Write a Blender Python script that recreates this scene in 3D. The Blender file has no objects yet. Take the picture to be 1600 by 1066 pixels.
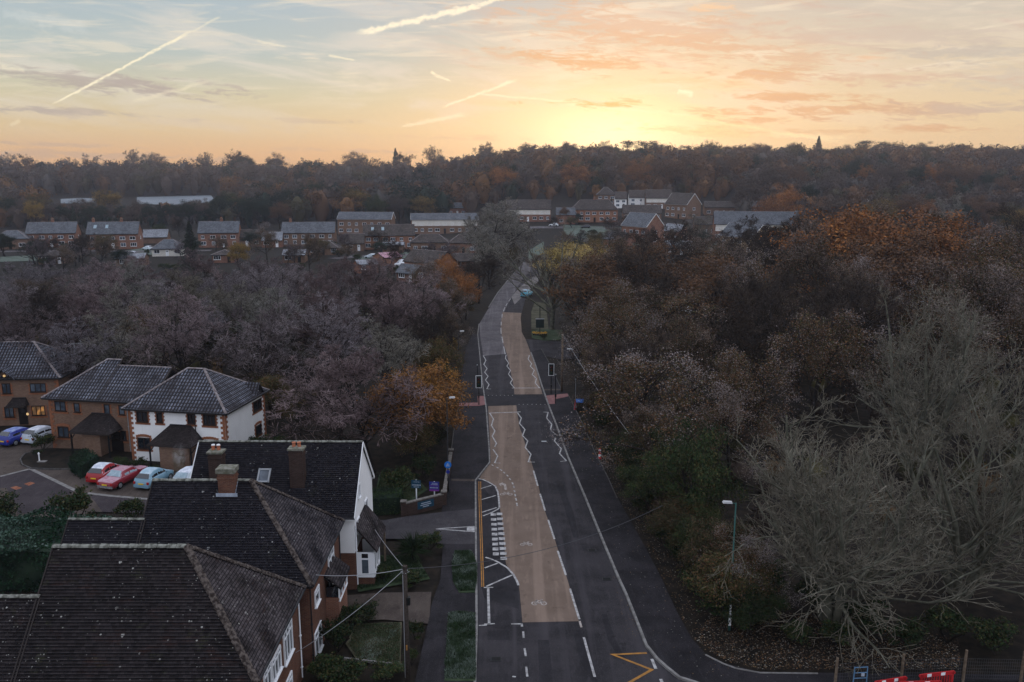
import bpy, math, random
import numpy as np
from mathutils import Vector, Matrix
S = bpy.context.scene
DENOISE = True
COL = S.collection
R = math.radians
# ---------------------------------------------------------------- camera
CAM_H = 27.0; FOC = 1333.0; HOR = 265.0          # photo pixels (1600 x 1066)
PITCH = math.atan((533 - HOR) / FOC)
cd = bpy.data.cameras.new('camera'); cam = bpy.data.objects.new('camera', cd); COL.objects.link(cam)
cd.sensor_width = 36; cd.lens = 36 * FOC / 1600; cd.clip_start = .5; cd.clip_end = 8000
cam.location = (0, 0, CAM_H); cam.rotation_euler = (math.pi/2 - PITCH, 0, 0)
S.camera = cam
S.render.resolution_x = 1024; S.render.resolution_y = 682
S.view_settings.view_transform = 'Standard'; S.view_settings.look = 'None'
S.view_settings.gamma = 1; S.view_settings.use_curve_mapping = False
S.view_settings.exposure = 0.0
S.render.engine = 'CYCLES'
S.cycles.max_bounces = 5; S.cycles.diffuse_bounces = 2; S.cycles.glossy_bounces = 2
S.cycles.transparent_max_bounces = 6; S.cycles.volume_bounces = 0
S.cycles.use_denoising = DENOISE
try: S.cycles.denoising_prefilter = 'ACCURATE'
except Exception: pass
S.cycles.use_adaptive_sampling = False
# ---------------------------------------------------------------- node expressions
class X:
    """a node socket with arithmetic"""
    def __init__(s, t, o): s.t = t; s.o = o
    def _m(s, op, b=None, c=None, clamp=False):
        n = s.t.nodes.new('ShaderNodeMath'); n.operation = op; n.use_clamp = clamp
        for i, v in enumerate((s, b, c)):
            if v is None: continue
            if isinstance(v, X): s.t.links.new(v.o, n.inputs[i])
            else: n.inputs[i].default_value = v
        return X(s.t, n.outputs[0])
    def __add__(s, b): return s._m('ADD', b)
    def __sub__(s, b): return s._m('SUBTRACT', b)
    def __mul__(s, b): return s._m('MULTIPLY', b)
    def __truediv__(s, b): return s._m('DIVIDE', b)
    def mn(s, b): return s._m('MINIMUM', b)
    def mx(s, b): return s._m('MAXIMUM', b)
    def ab(s): return s._m('ABSOLUTE')
    def fl(s): return s._m('FLOOR')
    def fr(s): return s._m('FRACT')
    def gt(s, b): return s._m('GREATER_THAN', b)
    def pw(s, b): return s._m('POWER', b)
    def ex(s): return s._m('EXPONENT')
    def cl(s): return s._m('ADD', 0.0, None, True)
    def ss(s, a, b):
        n = s.t.nodes.new('ShaderNodeMapRange'); n.interpolation_type = 'SMOOTHSTEP'; n.clamp = True
        s.t.links.new(s.o, n.inputs[0]); n.inputs[1].default_value = a; n.inputs[2].default_value = b
        return X(s.t, n.outputs[0])
def xyz(t, v):
    n = t.nodes.new('ShaderNodeSeparateXYZ'); t.links.new(v, n.inputs[0]); return [X(t, o) for o in n.outputs]
def comb(t, x, y, z=0.0):
    n = t.nodes.new('ShaderNodeCombineXYZ')
    for i, v in enumerate((x, y, z)):
        if isinstance(v, X): t.links.new(v.o, n.inputs[i])
        else: n.inputs[i].default_value = v
    return n.outputs[0]
def noise(t, vec, scale=1., detail=4., rough=.55, dist=0.):
    n = t.nodes.new('ShaderNodeTexNoise'); t.links.new(vec, n.inputs['Vector'])
    n.inputs['Scale'].default_value = scale; n.inputs['Detail'].default_value = detail
    n.inputs['Roughness'].default_value = rough; n.inputs['Distortion'].default_value = dist
    return X(t, n.outputs[0])
def mixc(t, f, a, b, mode='MIX'):
    n = t.nodes.new('ShaderNodeMix'); n.data_type = 'RGBA'; n.blend_type = mode
    for i, v in ((0, f), (6, a), (7, b)):
        if isinstance(v, X): t.links.new(v.o, n.inputs[i])
        elif i == 0: n.inputs[0].default_value = v
        else: n.inputs[i].default_value = tuple(v[:3]) + (1,)
    return X(t, n.outputs[2])
def ramp(t, f, stops):
    n = t.nodes.new('ShaderNodeValToRGB'); t.links.new(f.o, n.inputs[0]); r = n.color_ramp
    while len(r.elements) < len(stops): r.elements.new(.5)
    for e, (p, c) in zip(r.elements, stops): e.position = p; e.color = tuple(c) + (1,)
    return X(t, n.outputs[0])
# ---------------------------------------------------------------- world: dawn sky, clouds, vapour trails
SKY_K = .10                     # strength of the world background
SUN_AZ, SUN_EL = 6.3, 2.4       # degrees right of the view axis, above the horizon
def AE(px, py):                 # photo pixel -> azimuth, elevation (degrees) of that piece of sky
    dx = (px-800)/FOC; dy = (533-py)/FOC
    d = Vector((dx, math.cos(PITCH)+dy*math.sin(PITCH), -math.sin(PITCH)+dy*math.cos(PITCH))).normalized()
    return math.degrees(math.atan2(d.x, d.y)), math.degrees(math.asin(d.z))
def make_world():
    w = bpy.data.worlds.new('World'); S.world = w; w.use_nodes = True
    t = w.node_tree; t.nodes.clear()
    out = t.nodes.new('ShaderNodeOutputWorld')
    tc = t.nodes.new('ShaderNodeTexCoord'); d = tc.outputs['Generated']
    x, y, z = xyz(t, d)
    deg = 57.29578
    az = x._m('ARCTAN2', y)*deg
    el = z._m('ARCSINE')*deg
    sky = t.nodes.new('ShaderNodeTexSky'); sky.sky_type = 'NISHITA'; sky.sun_disc = False
    sky.sun_elevation = R(SUN_EL); sky.sun_rotation = R(SUN_AZ); sky.dust_density = 2.0
    e01 = ((el + 2.0)/42.0).cl()
    def st(e): return (e+2)/42.
    left = ramp(t, e01, [(st(-1), (.74,.42,.21)), (st(.9), (.75,.46,.24)), (st(2.4), (.72,.54,.31)), (st(4.6), (.61,.57,.41)), (st(7), (.46,.53,.52)), (st(10.5), (.39,.49,.56)), (st(20), (.78,.86,1.0)), (st(38), (1.12,1.2,1.42))])
    right = ramp(t, e01, [(st(-1), (.78,.48,.24)), (st(1.2), (.79,.55,.30)), (st(3), (.76,.59,.37)), (st(6), (.68,.57,.42)), (st(9), (.60,.54,.46)), (st(11), (.54,.50,.46)), (st(20), (.85,.86,.94)), (st(38), (1.12,1.2,1.42))])
    lr = az.ss(-16, 16)
    base = mixc(t, lr, left, right)
    # far side of the sky, behind the viewer: blue, raised like the zenith to light the ground
    back = ramp(t, e01, [(0, (.52,.55,.66)), (st(8), (.84,.89,1.03)), (st(38), (1.0,1.08,1.3))])
    front = y.ss(-.35, .75)
    base = mixc(t, front, back, base)
    # glow round the hidden sun
    da = (az - SUN_AZ)
    gl = ((da*da)*(-1/115.) + ((el-1.8)*(el-1.8))*(-1/24.)).ex()
    gl2 = ((da*da)*(-1/22.) + ((el-2.0)*(el-2.0))*(-1/3.6)).ex()
    gl = gl*y.gt(0.0); gl2 = gl2*y.gt(0.0)
    base = mixc(t, gl*.66, base, (.98,.80,.50))
    base = mixc(t, gl2*.92, base, (1.30,1.13,.70))
    plain = base                       # away from the dawn side the sky has no cloud worth drawing
    fade = (el*-1.0 + 26.0).ss(0, 10)
    # thin high cloud: long streaks leaning with the wind
    tilt = el + az*.10
    p1 = comb(t, az*.055, tilt*.36)
    n1 = noise(t, p1, 1.6, 7, .62, .6)
    veil = n1.ss(.46, .64)*el.ss(1.2, 5.)
    veilc = mixc(t, lr, (.76,.70,.62), (.80,.67,.54))
    base = mixc(t, veil*fade*.55, base, veilc)
    p2 = comb(t, az*.10 + 9.3, (el + az*.13)*.55)
    n2 = noise(t, p2, 1.3, 8, .65, .9)
    mauve = n2.ss(.50, .68)*el.ss(4.0, 8.)*lr
    base = mixc(t, mauve*fade*.75, base, (.60,.45,.38))
    p3 = comb(t, az*.09 - 4., (el - az*.05)*.8)
    n3 = noise(t, p3, 1.7, 8, .6, .5)
    base = mixc(t, n3.ss(.50, .66)*fade*.5*el.ss(3,6), base, (.86,.76,.60))
    # separate darker streak clouds: centre px, half length, half height, tilt px, colour
    fine = noise(t, comb(t, az*.62, (el + az*.07)*3.0), 1.0, 6, .70, .7)
    fray = noise(t, comb(t, az*.25, (el + az*.06)*1.5, 3.0), 1.0, 5, .6, .5)
    def patch(px, py, lx, ly, slope, colr, k):
        nonlocal base
        a, e = AE(px, py); s = FOC/deg*1.0
        lx, ly = lx/s, ly/s
        u = (az - a)*(1/lx); v = (el - e + (az - a)*slope)*(1/ly)
        m = (u*u + v*v)._m('MULTIPLY', -1.0).ex()
        m = (m*1.25 + (fine-.5)*4.2 + (fray-.5)*3.2 - .45).ss(0.0, .9)*((u*u + v*v)*(-.38)).ex()
        base = mixc(t, m*k, base, colr)
    GR = (.43,.37,.35); OR = (.66,.38,.22); PK = (.56,.39,.30)
    patch(150,128, 190, 15, .04, GR, .75); patch(60,172, 160, 7, .03, GR, .75)
    patch(240,140, 90, 12, .05, GR, .6)
    patch(150,243, 260, 7, .03, (.58,.40,.28), .7); patch(60,225, 160, 4, .03, (.60,.42,.30), .7)
    patch(500,190, 70, 4, .0, (.58,.46,.34), .6); patch(560,236, 100, 5, .03, (.60,.42,.30), .6)
    patch(885,94, 115, 16, .09, OR, .85); patch(930,163, 85, 6, .03, (.72,.44,.18), .85)
    patch(1195,114, 95, 13, .07, OR, .8); patch(1230,152, 130, 9, .03, OR, .85)
    patch(1330,172, 210, 12, .02, OR, .8); patch(1190,188, 90, 6, .0, OR, .7); patch(1460,200, 80, 6, .0, OR, .8)
    patch(1450,175, 120, 14, .03, PK, .6); patch(1060,60, 270, 44, .16, (.66,.43,.30), .85)
    patch(1560,120, 120, 22, .02, (.56,.50,.44), .5); patch(1110,205, 150, 12, .06, (.86,.60,.30), .6)
    patch(1360,90, 40, 9, .0, (.82,.52,.32), .7); patch(1110,10, 40, 8, .0, (.86,.58,.36), .7)
    patch(1380,55, 230, 16, .07, (.60,.50,.43), .7); patch(980,38, 170, 12, .13, (.66,.50,.40), .7); patch(1500,85, 150, 12, .05, (.52,.47,.42), .7); patch(1250,92, 150, 10, .06, (.68,.48,.34), .7)
    patch(1080,128, 120, 7, .05, (.80,.56,.34), .6); patch(1400,120, 160, 9, .04, (.66,.46,.34), .7); patch(760,90, 120, 8, .10, (.64,.55,.45), .5); patch(330,195, 200, 9, .04, (.70,.58,.44), .5); patch(1540,170, 110, 10, .03, (.58,.47,.38), .7); patch(1300,205, 160, 5, .01, (.70,.46,.26), .7); patch(700,215, 140, 5, .03, (.72,.50,.32), .6)
    # vapour trails: end a, end b, half widths (px), brightness
    rag = noise(t, comb(t, az*1.2, el*1.2), 1.0, 5, .65)
    rag2 = noise(t, comb(t, az*2.6, el*4.0, 5.0), 1.0, 4, .6)
    def trail(ax, ay, bx, by, wa, wb, k, colr=(1.0,.90,.66)):
        nonlocal base
        a0, e0 = AE(ax, ay); a1, e1 = AE(bx, by); s = FOC/deg
        L = math.hypot(a1-a0, e1-e0); ux, uy = (a1-a0)/L, (e1-e0)/L
        qx = az - a0; qy = el - e0
        along = (qx*ux + qy*uy)*(1/L)
        off = (qx*uy - qy*ux) + (rag-.5)*(max(wa, wb)*2.2/s)
        w = ((along*(wb-wa) + wa)*(.62/s)).mx(.01)
        q = off/w
        m = ((q*q)*(q*q)*-.8 - (q*q)*.5).ex()*along.ss(-.02,.10)*(along*-1.0+1.0).ss(-.02,.14)*(rag2.ss(.26,.56)*.5 + .5)
        base = mixc(t, (m*k).cl(), base, colr)
    trail(80,164, 305,46, 2.6, 3.4, .9); trail(300,50, 345,25, 2.5, 3, .35)
    trail(556,53, 760,5, 7, 7, 1.0, (1.0,.91,.70)); trail(700,24, 800,-8, 6, 5, .8, (1.0,.91,.70))
    trail(672,113, 705,128, 5, 2, .8); trail(512,86, 556,95, 3, 2, .6)
    trail(690,168, 810,124, 3, 4, .7); trail(625,198, 730,178, 4, 6, .5); trail(740,146, 900,160, 3, 3, .5)
    trail(860,160, 1100,182, 3, 3, .35); trail(1000,170, 1330,225, 4, 5, .4, (1,.85,.5)); trail(1058,142, 1084,148, 5, 6, .8)
    trail(205,160, 330,125, 5, 4, .3); trail(1196,210, 1330,216, 6, 4, .4, (1,.84,.5)); trail(0,104, 40,112, 6, 4, .4)
    trail(15,196, 32,188, 4, 4, .3); trail(400,64, 450,74, 3, 2, .35); trail(0,20, 140,44, 12, 16, .25, (.80,.80,.76))
    def shader(c):
        n = mixc(t, 1.0, c, X(t, sky.outputs[0]), 'ADD'); mx = n.o.node; mx.inputs[0].default_value = .012
        sc = t.nodes.new('ShaderNodeVectorMath'); sc.operation = 'SCALE'; sc.inputs['Scale'].default_value = 10.0
        t.links.new(n.o, sc.inputs[0]); b = t.nodes.new('ShaderNodeBackground'); b.inputs[1].default_value = SKY_K
        t.links.new(sc.outputs[0], b.inputs[0]); return b
    inside = y.gt(.72)*el.gt(-3.0)*el._m('LESS_THAN', 26.0)
    ms = t.nodes.new('ShaderNodeMixShader'); t.links.new(inside.o, ms.inputs[0])
    t.links.new(shader(plain).outputs[0], ms.inputs[1]); t.links.new(shader(base).outputs[0], ms.inputs[2])
    t.links.new(ms.outputs[0], out.inputs[0])
    w.cycles.sampling_method = 'MANUAL'; w.cycles.sample_map_resolution = 1024
make_world()
sl = bpy.data.lights.new('sun', 'SUN'); sun = bpy.data.objects.new('sun', sl); COL.objects.link(sun)
sl.energy = 2.5; sl.angle = R(.5); sl.color = (1, .62, .34)
_sd = Vector((math.sin(R(SUN_AZ))*math.cos(R(SUN_EL)), math.cos(R(SUN_AZ))*math.cos(R(SUN_EL)), math.sin(R(SUN_EL))))
sun.rotation_euler = _sd.to_track_quat('Z', 'Y').to_euler(); sun.location = (0, 0, 200)
# ---------------------------------------------------------------- materials
MATS = {}
def newmat(name):
    m = bpy.data.materials.new(name); m.use_nodes = True; t = m.node_tree
    b = t.nodes['Principled BSDF']; MATS[name] = m
    return m, t, b
def setc(t, b, c):
    if isinstance(c, X): t.links.new(c.o, b.inputs['Base Color'])
    else: b.inputs['Base Color'].default_value = tuple(c) + (1,)
def bump(t, b, h, k, dist=.02):
    n = t.nodes.new('ShaderNodeBump'); n.inputs['Strength'].default_value = k; n.inputs['Distance'].default_value = dist
    t.links.new(h.o, n.inputs['Height']); t.links.new(n.outputs[0], b.inputs['Normal'])
def objco(t): return t.nodes.new('ShaderNodeTexCoord').outputs['Object']
def mat(name, c1, c2=None, scale=4., rough=.85, spec=.1, metal=0, bmp=0, rnd=None, detail=4, coat=0):
    m, t, b = newmat(name)
    b.inputs['Roughness'].default_value = rough; b.inputs['Specular IOR Level'].default_value = spec
    b.inputs['Metallic'].default_value = metal; b.inputs['Coat Weight'].default_value = coat
    c = c1
    if c2 is not None or bmp:
        n = noise(t, objco(t), scale, detail)
        if c2 is not None: c = mixc(t, n.ss(.35, .65), c1, c2)
        if bmp: bump(t, b, n, bmp)
    if rnd is not None:
        oi = X(t, t.nodes.new('ShaderNodeObjectInfo').outputs['Random'])
        c = mixc(t, oi, c, rnd) if not isinstance(rnd, float) else mixc(t, 1.0, c, ramp(t, oi, [(0, (1-rnd,)*3), (1, (1+rnd,)*3)]), 'MULTIPLY')
    setc(t, b, c); return m
def facecoords(t):
    """u runs along the face, v up it; works on walls and slopes that follow the object's own axes"""
    tc = t.nodes.new('ShaderNodeTexCoord')
    x, y, z = xyz(t, tc.outputs['Object']); nx, ny, nz = xyz(t, tc.outputs['Normal'])
    k = nx.ab().gt(ny.ab() + .001*1.0 if False else (ny.ab() + .001))
    u = x + (y - x)*k
    sl = nz.ab().gt(.2)
    v = z*(sl*.42 + 1.0)
    return u, v, nx, ny, nz
def bricktex(t, u, v, bw, rh, mortar, c1, c2, cm, bias=0., offset=.5, smooth=.1):
    n = t.nodes.new('ShaderNodeTexBrick'); t.links.new(comb(t, u, v), n.inputs['Vector'])
    n.offset = offset
    for k, val in (('Color1', c1), ('Color2', c2), ('Mortar', cm)): n.inputs[k].default_value = tuple(val) + (1,)
    n.inputs['Scale'].default_value = 1; n.inputs['Mortar Size'].default_value = mortar; n.inputs['Mortar Smooth'].default_value = smooth
    n.inputs['Bias'].default_value = bias; n.inputs['Brick Width'].default_value = bw; n.inputs['Row Height'].default_value = rh
    return X(t, n.outputs[0]), X(t, n.outputs[1])
def brickmat(name, c1, c2, cm=(.22,.19,.16), dirt=.35):
    m, t, b = newmat(name); u, v, nx, ny, nz = facecoords(t)
    c, f = bricktex(t, u, v, .225, .075, .010, c1, c2, cm)
    n = noise(t, objco(t), .9, 5); c = mixc(t, n.ss(.42, .72)*dirt, c, tuple(q*.45 for q in c1))
    n2 = noise(t, comb(t, u*4.4, v*13.3), 1.0, 1); c = mixc(t, n2.ss(.55, .75)*.45, c, tuple(q*.6 for q in c2))
    setc(t, b, c); b.inputs['Roughness'].default_value = .9; b.inputs['Specular IOR Level'].default_value = .05
    bump(t, b, f*-1.0, .4, .01); return m
def tilemat(name, c1, c2, lichen=.5, moss=.3, w=.165, h=.10, lc=(.42,.42,.40), red=None, gap=(.002,.002,.003)):
    """small plain clay tiles, weathered: moss, pale lichen spots"""
    m, t, b = newmat(name); u, v, nx, ny, nz = facecoords(t)
    vv = v*(1/h); row = vv.fl(); fr = vv.fr()
    uu = u*(1/w) + row*.5; cell = uu.fl(); fu = uu.fr()
    wn = t.nodes.new('ShaderNodeTexWhiteNoise'); t.links.new(comb(t, cell, row), wn.inputs['Vector']); rv = X(t, wn.outputs[0])
    c = mixc(t, rv, c1, c2)
    big = noise(t, comb(t, u*.35, v*.35), 1, 5, .6)
    c = mixc(t, big.ss(.42, .68)*.7, c, tuple(q*.5 for q in c1))
    if red:
        n = noise(t, comb(t, u*.5, v*.9, 7.), 1.2, 5, .65); c = mixc(t, n.ss(.52, .74)*.35, c, red)
    mo = noise(t, comb(t, u*.8, v*.8, 3.), 1.3, 5, .7); c = mixc(t, mo.ss(.56, .72)*moss, c, (.055,.060,.025))
    fz = nx.ab().gt(.4)*(rv*.7 + .3)*noise(t, comb(t, u*.6, v*.6, 5.), 1., 4).ss(.30, .62); c = mixc(t, fz*.62, c, (.135,.115,.118))     # hip slopes mixed paler, varying tile by tile
    # lichen: round pale spots of several sizes
    for sc, th, kk, zz in ((1.7, .13, 1.0, 1.), (3.6, .16, .9, 2.), (7.5, .22, .7, 4.)):
        vo = t.nodes.new('ShaderNodeTexVoronoi'); t.links.new(comb(t, u, v, zz), vo.inputs['Vector']); vo.inputs['Scale'].default_value = sc
        dn = noise(t, comb(t, u*9., v*9., zz), 1., 3); pick = X(t, vo.outputs['Color'])
        s_ = ((dn-.5)*.22 + X(t, vo.outputs['Distance']))._m('LESS_THAN', th)
        c = mixc(t, s_*pick.gt(.62)*noise(t, comb(t, u*.45, v*.45, zz*3), 1., 4, .65).ss(.47, .60)*(lichen*kk), c, lc)
    edge = fr._m('LESS_THAN', .20).mx(fu._m('LESS_THAN', .07))
    c = mixc(t, edge*.95, c, gap)
    c = mixc(t, fr.gt(.20)*fr._m('LESS_THAN', .48)*.55*(rv*.6 + .4), c, tuple(min(1, q*2.1+.012) for q in c2))   # frosty worn lower edge of each tile
    setc(t, b, c); b.inputs['Roughness'].default_value = .85; b.inputs['Specular IOR Level'].default_value = .05
    bump(t, b, (fr*-1.0 + 1.0) + rv*.7 - edge*.6, .8, .03); return m
def pantilemat(name):
    """interlocking roman tiles with rime lying on their rolls"""
    m, t, b = newmat(name); u, v, nx, ny, nz = facecoords(t)
    vv = v*(1/.34); fr = vv.fr(); row = vv.fl()
    uu = u*(1/.32); fu = uu.fr()
    roll = ((fu - .5).ab()*-2.0 + 1.0)
    wn = t.nodes.new('ShaderNodeTexWhiteNoise'); t.links.new(comb(t, uu.fl(), row), wn.inputs['Vector']); rv = X(t, wn.outputs[0])
    c = mixc(t, rv, (.011,.0095,.011), (.026,.021,.022))
    fro = roll.ss(.30, .75)*fr.ss(.12, .45)
    big = noise(t, comb(t, u*.16, v*.30), 1, 4); str_ = noise(t, comb(t, u*.75, v*.10, 4.), 1.0, 3)
    k = fro*(big.ss(.34, .58)*.62 + str_.ss(.54, .66)*.35 + .05)*(rv*.4 + .7)
    c = mixc(t, (k*.85).cl(), c, (.25,.27,.33))
    setc(t, b, c); b.inputs['Roughness'].default_value = .7; b.inputs['Specular IOR Level'].default_value = .08
    bump(t, b, roll + (fr*-.7), .9, .05); return m
def rendermat(name, c):
    m, t, b = newmat(name); u, v, nx, ny, nz = facecoords(t)
    n = noise(t, comb(t, u*.5, v*.3), 1, 5, .6); st = noise(t, comb(t, u*3., v*.25), 1, 4)
    q = mixc(t, n.ss(.4, .7)*.35, c, tuple(a*.72 for a in c)); q = mixc(t, st.ss(.55, .75)*.22, q, tuple(a*.55 for a in c))
    b.inputs['Specular IOR Level'].default_value = .1; setc(t, b, q); b.inputs['Roughness'].default_value = .9; return m
def tarmac(name, c1, c2, sp=(.30,.29,.27), track=0., spk=.35):
    m, t, b = newmat(name); o = objco(t); x, y, z = xyz(t, o)
    n = noise(t, o, .35, 6, .65); g = noise(t, o, 28., 2, .7); mid = noise(t, comb(t, x*2.2, y*.5), 1., 5, .7)
    c = mixc(t, n.ss(.36, .64), c1, c2); c = mixc(t, mid.ss(.5, .72)*.4, c, tuple(q*1.7 for q in c2))
    c = mixc(t, g.ss(.60, .72)*spk, c, sp)
    c = mixc(t, noise(t, o, .9, 5, .7).ss(.58, .68)*.5, c, tuple(q*.55 for q in c1))
    if track:
        w = noise(t, comb(t, x*1.15, y*.03), 1., 3, .5); c = mixc(t, w.ss(.48, .66)*track, c, tuple(min(1, q*1.55) for q in c2))
    setc(t, b, c); b.inputs['Roughness'].default_value = .85; b.inputs['Specular IOR Level'].default_value = .07
    bump(t, b, g, .25, .01); return m
def leafmat(name, cols, rough=.7, trans=.0, oscale=.35, isl_k=1.0):
    """leaf or twig colours that differ from clump to clump and from tree to tree"""
    m, t, b = newmat(name)
    gi = t.nodes.new('ShaderNodeNewGeometry'); isl = X(t, gi.outputs['Random Per Island'])
    oi = X(t, t.nodes.new('ShaderNodeObjectInfo').outputs['Random'])
    n = noise(t, objco(t), oscale, 3)
    c = mixc(t, (isl - .5)*isl_k + .5, cols[0], cols[1])
    c = mixc(t, (n + (oi-.5)*.5).ss(.40, .62), c, cols[2])
    c = mixc(t, 1.0, c, ramp(t, oi, [(0, (.72,.74,.76)), (1, (1.25,1.2,1.15))]), 'MULTIPLY')
    setc(t, b, c); b.inputs['Roughness'].default_value = rough; b.inputs['Specular IOR Level'].default_value = .04
    if trans:
        b.inputs['Transmission Weight'].default_value = 0
    return m
M = MATS
mat('bark_dark', (.012,.010,.009), (.024,.020,.018), 6, bmp=.4); mat('bark_grey', (.12,.11,.09), (.20,.185,.155), 6, bmp=.4)
mat('bark_moss', (.065,.066,.048), (.13,.125,.095), 3, bmp=.4)
mat('bark_olive', (.085,.076,.056), (.16,.146,.114), 5); leafmat('twig_olive', ((.175,.157,.12), (.30,.27,.215), (.095,.084,.063)))
leafmat('twig_frost', ((.18,.15,.158), (.30,.26,.274), (.098,.077,.082))); leafmat('twig_rime', ((.19,.155,.145), (.30,.25,.235), (.11,.086,.076)))
leafmat('twig_pink', ((.20,.146,.15), (.325,.25,.255), (.108,.076,.079)))
leafmat('twig_brown', ((.042,.031,.025), (.075,.056,.046), (.025,.019,.016)))
leafmat('twig_grey', ((.19,.178,.15), (.32,.30,.26), (.11,.102,.083)))
leafmat('leaf_orange', ((.27,.10,.03), (.40,.165,.045), (.15,.065,.028)))
leafmat('leaf_russet', ((.115,.06,.03), (.185,.10,.05), (.06,.036,.022)))
leafmat('leaf_gold', ((.23,.135,.03), (.33,.20,.05), (.12,.08,.028)))
for n_, c_ in (('brown', (.075,.055,.045)), ('russet', (.115,.062,.034)), ('ever', (.016,.026,.018)), ('olive', (.060,.052,.028)), ('grey', (.08,.07,.063)), ('orange', (.155,.08,.035))):
    leafmat('far_'+n_, (tuple(q*.85 for q in c_), tuple(q*1.25 for q in c_), tuple(q*.75 for q in c_)), oscale=.07, isl_k=.5)
leafmat('leaf_willow', ((.40,.30,.10), (.52,.40,.15), (.26,.20,.07)))
leafmat('leaf_olive', ((.052,.050,.020), (.085,.076,.03), (.03,.03,.015)))
leafmat('leaf_green', ((.020,.036,.014), (.036,.058,.022), (.012,.022,.010)))
leafmat('leaf_ever', ((.014,.028,.018), (.03,.05,.03), (.010,.018,.013)))
leafmat('leaf_hedge', ((.014,.044,.02), (.032,.075,.04), (.009,.026,.014)))
leafmat('leaf_rime', ((.10,.14,.125), (.19,.235,.225), (.05,.085,.065)))
leafmat('leaf_amber', ((.26,.115,.028), (.36,.175,.04), (.16,.075,.025)))
leafmat('grass_frost', ((.075,.11,.07), (.20,.24,.215), (.035,.06,.03)), oscale=.8)
leafmat('leaf_litter', ((.10,.06,.03), (.20,.135,.07), (.055,.035,.02)), oscale=1.5)
brickmat('brick_red', (.18,.062,.035), (.26,.10,.055)); brickmat('brick_dark', (.095,.036,.023), (.15,.06,.036), (.13,.10,.08)); brickmat('brick_soot', (.035,.020,.017), (.06,.035,.028), (.06,.05,.045))
brickmat('brick_brown', (.155,.085,.055), (.23,.13,.085), (.16,.13,.105)); brickmat('brick_quoin', (.25,.085,.04), (.32,.12,.06), (.2,.11,.07), .15)
brickmat('brick_buff', (.33,.22,.11), (.40,.28,.16)); brickmat('brick_orange', (.25,.085,.038), (.33,.13,.06))
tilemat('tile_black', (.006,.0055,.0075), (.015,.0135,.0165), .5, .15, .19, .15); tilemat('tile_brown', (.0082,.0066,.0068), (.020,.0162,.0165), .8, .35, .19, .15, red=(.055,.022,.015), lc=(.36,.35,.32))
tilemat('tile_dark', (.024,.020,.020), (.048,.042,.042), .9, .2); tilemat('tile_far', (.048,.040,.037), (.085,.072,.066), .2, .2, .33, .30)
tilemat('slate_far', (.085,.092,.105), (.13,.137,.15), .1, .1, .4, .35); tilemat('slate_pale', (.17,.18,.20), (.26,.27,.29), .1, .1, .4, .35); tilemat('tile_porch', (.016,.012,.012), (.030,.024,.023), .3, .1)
pantilemat('pantile')
rendermat('render_white', (.80,.79,.77)); rendermat('render_cream', (.66,.62,.55))
mat('ridge_grey', (.13,.13,.13), (.25,.25,.25), 3, bmp=.5); mat('ridge_lichen', (.075,.075,.062), (.23,.23,.20), 4, bmp=.5)
mat('ridge_pan', (.14,.115,.11), (.26,.23,.23), 4); mat('bonnet', (.022,.016,.014), (.11,.09,.078), 5.5, bmp=.5)
mat('upvc', (.80,.81,.82), rough=.35); mat('frame_dark', (.022,.014,.012), (.035,.022,.018), 8, rough=.5)
mat('fascia', (.030,.024,.022), rough=.5); mat('gutter', (.02,.02,.022), rough=.4); mat('fascia_white', (.7,.7,.7), rough=.5)
mat('glass', (.012,.015,.02), rough=.04, spec=.8); mat('glass_pale', (.10,.125,.155), (.03,.04,.055), .8, rough=.1, spec=.6)
mat('glass_frost', (.34,.42,.46), (.24,.32,.36), 3, rough=.35); mat('lead', (.38,.42,.48), (.28,.31,.36), 5, rough=.5)
mat('clay_pot', (.42,.15,.08), (.30,.11,.06), 6); mat('frost_cap', (.62,.62,.62), rough=.8)
mat('chimney_top', (.20,.19,.16), (.10,.10,.07), 4, bmp=.5); mat('door_dark', (.012,.010,.010), rough=.5); mat('timber', (.10,.072,.05), (.16,.12,.085), 5, bmp=.3)
mat('garage_door', (.12,.085,.055), (.16,.115,.08), 3)
mat('pole_black', (.012,.012,.013), rough=.4); mat('pole_green', (.025,.075,.065), rough=.45); mat('pole_grey', (.28,.29,.30), rough=.4)
mat('pole_wood', (.028,.022,.018), (.05,.04,.034), 9, bmp=.4); mat('lamp_head', (.42,.42,.42), rough=.45); mat('cable', (.30,.30,.31), rough=.5); mat('cable_dark', (.06,.06,.065), rough=.5)
mat('paint_white', (.40,.39,.38), (.21,.20,.195), 3.4, rough=.7, detail=9); mat('paint_yellow', (.36,.165,.035), (.22,.11,.035), 2.2, rough=.7, detail=6)
mat('paint_worn', (.36,.32,.29), (.22,.185,.16), 4, rough=.7, detail=6)
mat('plastic_red', (.45,.022,.024), (.36,.02,.024), 2, rough=.4); mat('plastic_white', (.78,.78,.78), rough=.45)
mat('sign_blue', (.015,.14,.48), rough=.35); mat('sign_navy', (.02,.03,.20), rough=.4); mat('sign_teal', (.012,.05,.085), rough=.4); mat('sign_violet', (.20,.04,.27), rough=.4)
mat('sign_text', (.34,.38,.44), rough=.5); mat('sign_red', (.65,.05,.07), rough=.4); mat('bin_black', (.012,.013,.013), rough=.4); mat('sign_board', (.012,.022,.022), rough=.4)
mat('flower_yellow', (.75,.42,.03), (.60,.28,.02), 9); mat('steel_blue', (.10,.19,.30), rough=.5); mat('rubber', (.012,.012,.012), rough=.8); mat('hub', (.35,.36,.38), rough=.4, metal=.6)
mat('plate_yellow', (.72,.48,.03), rough=.4); mat('tail_red', (.35,.02,.02), rough=.3); mat('chrome', (.5,.5,.52), rough=.25, metal=.8); mat('lens', (.6,.6,.58), rough=.2)
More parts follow.
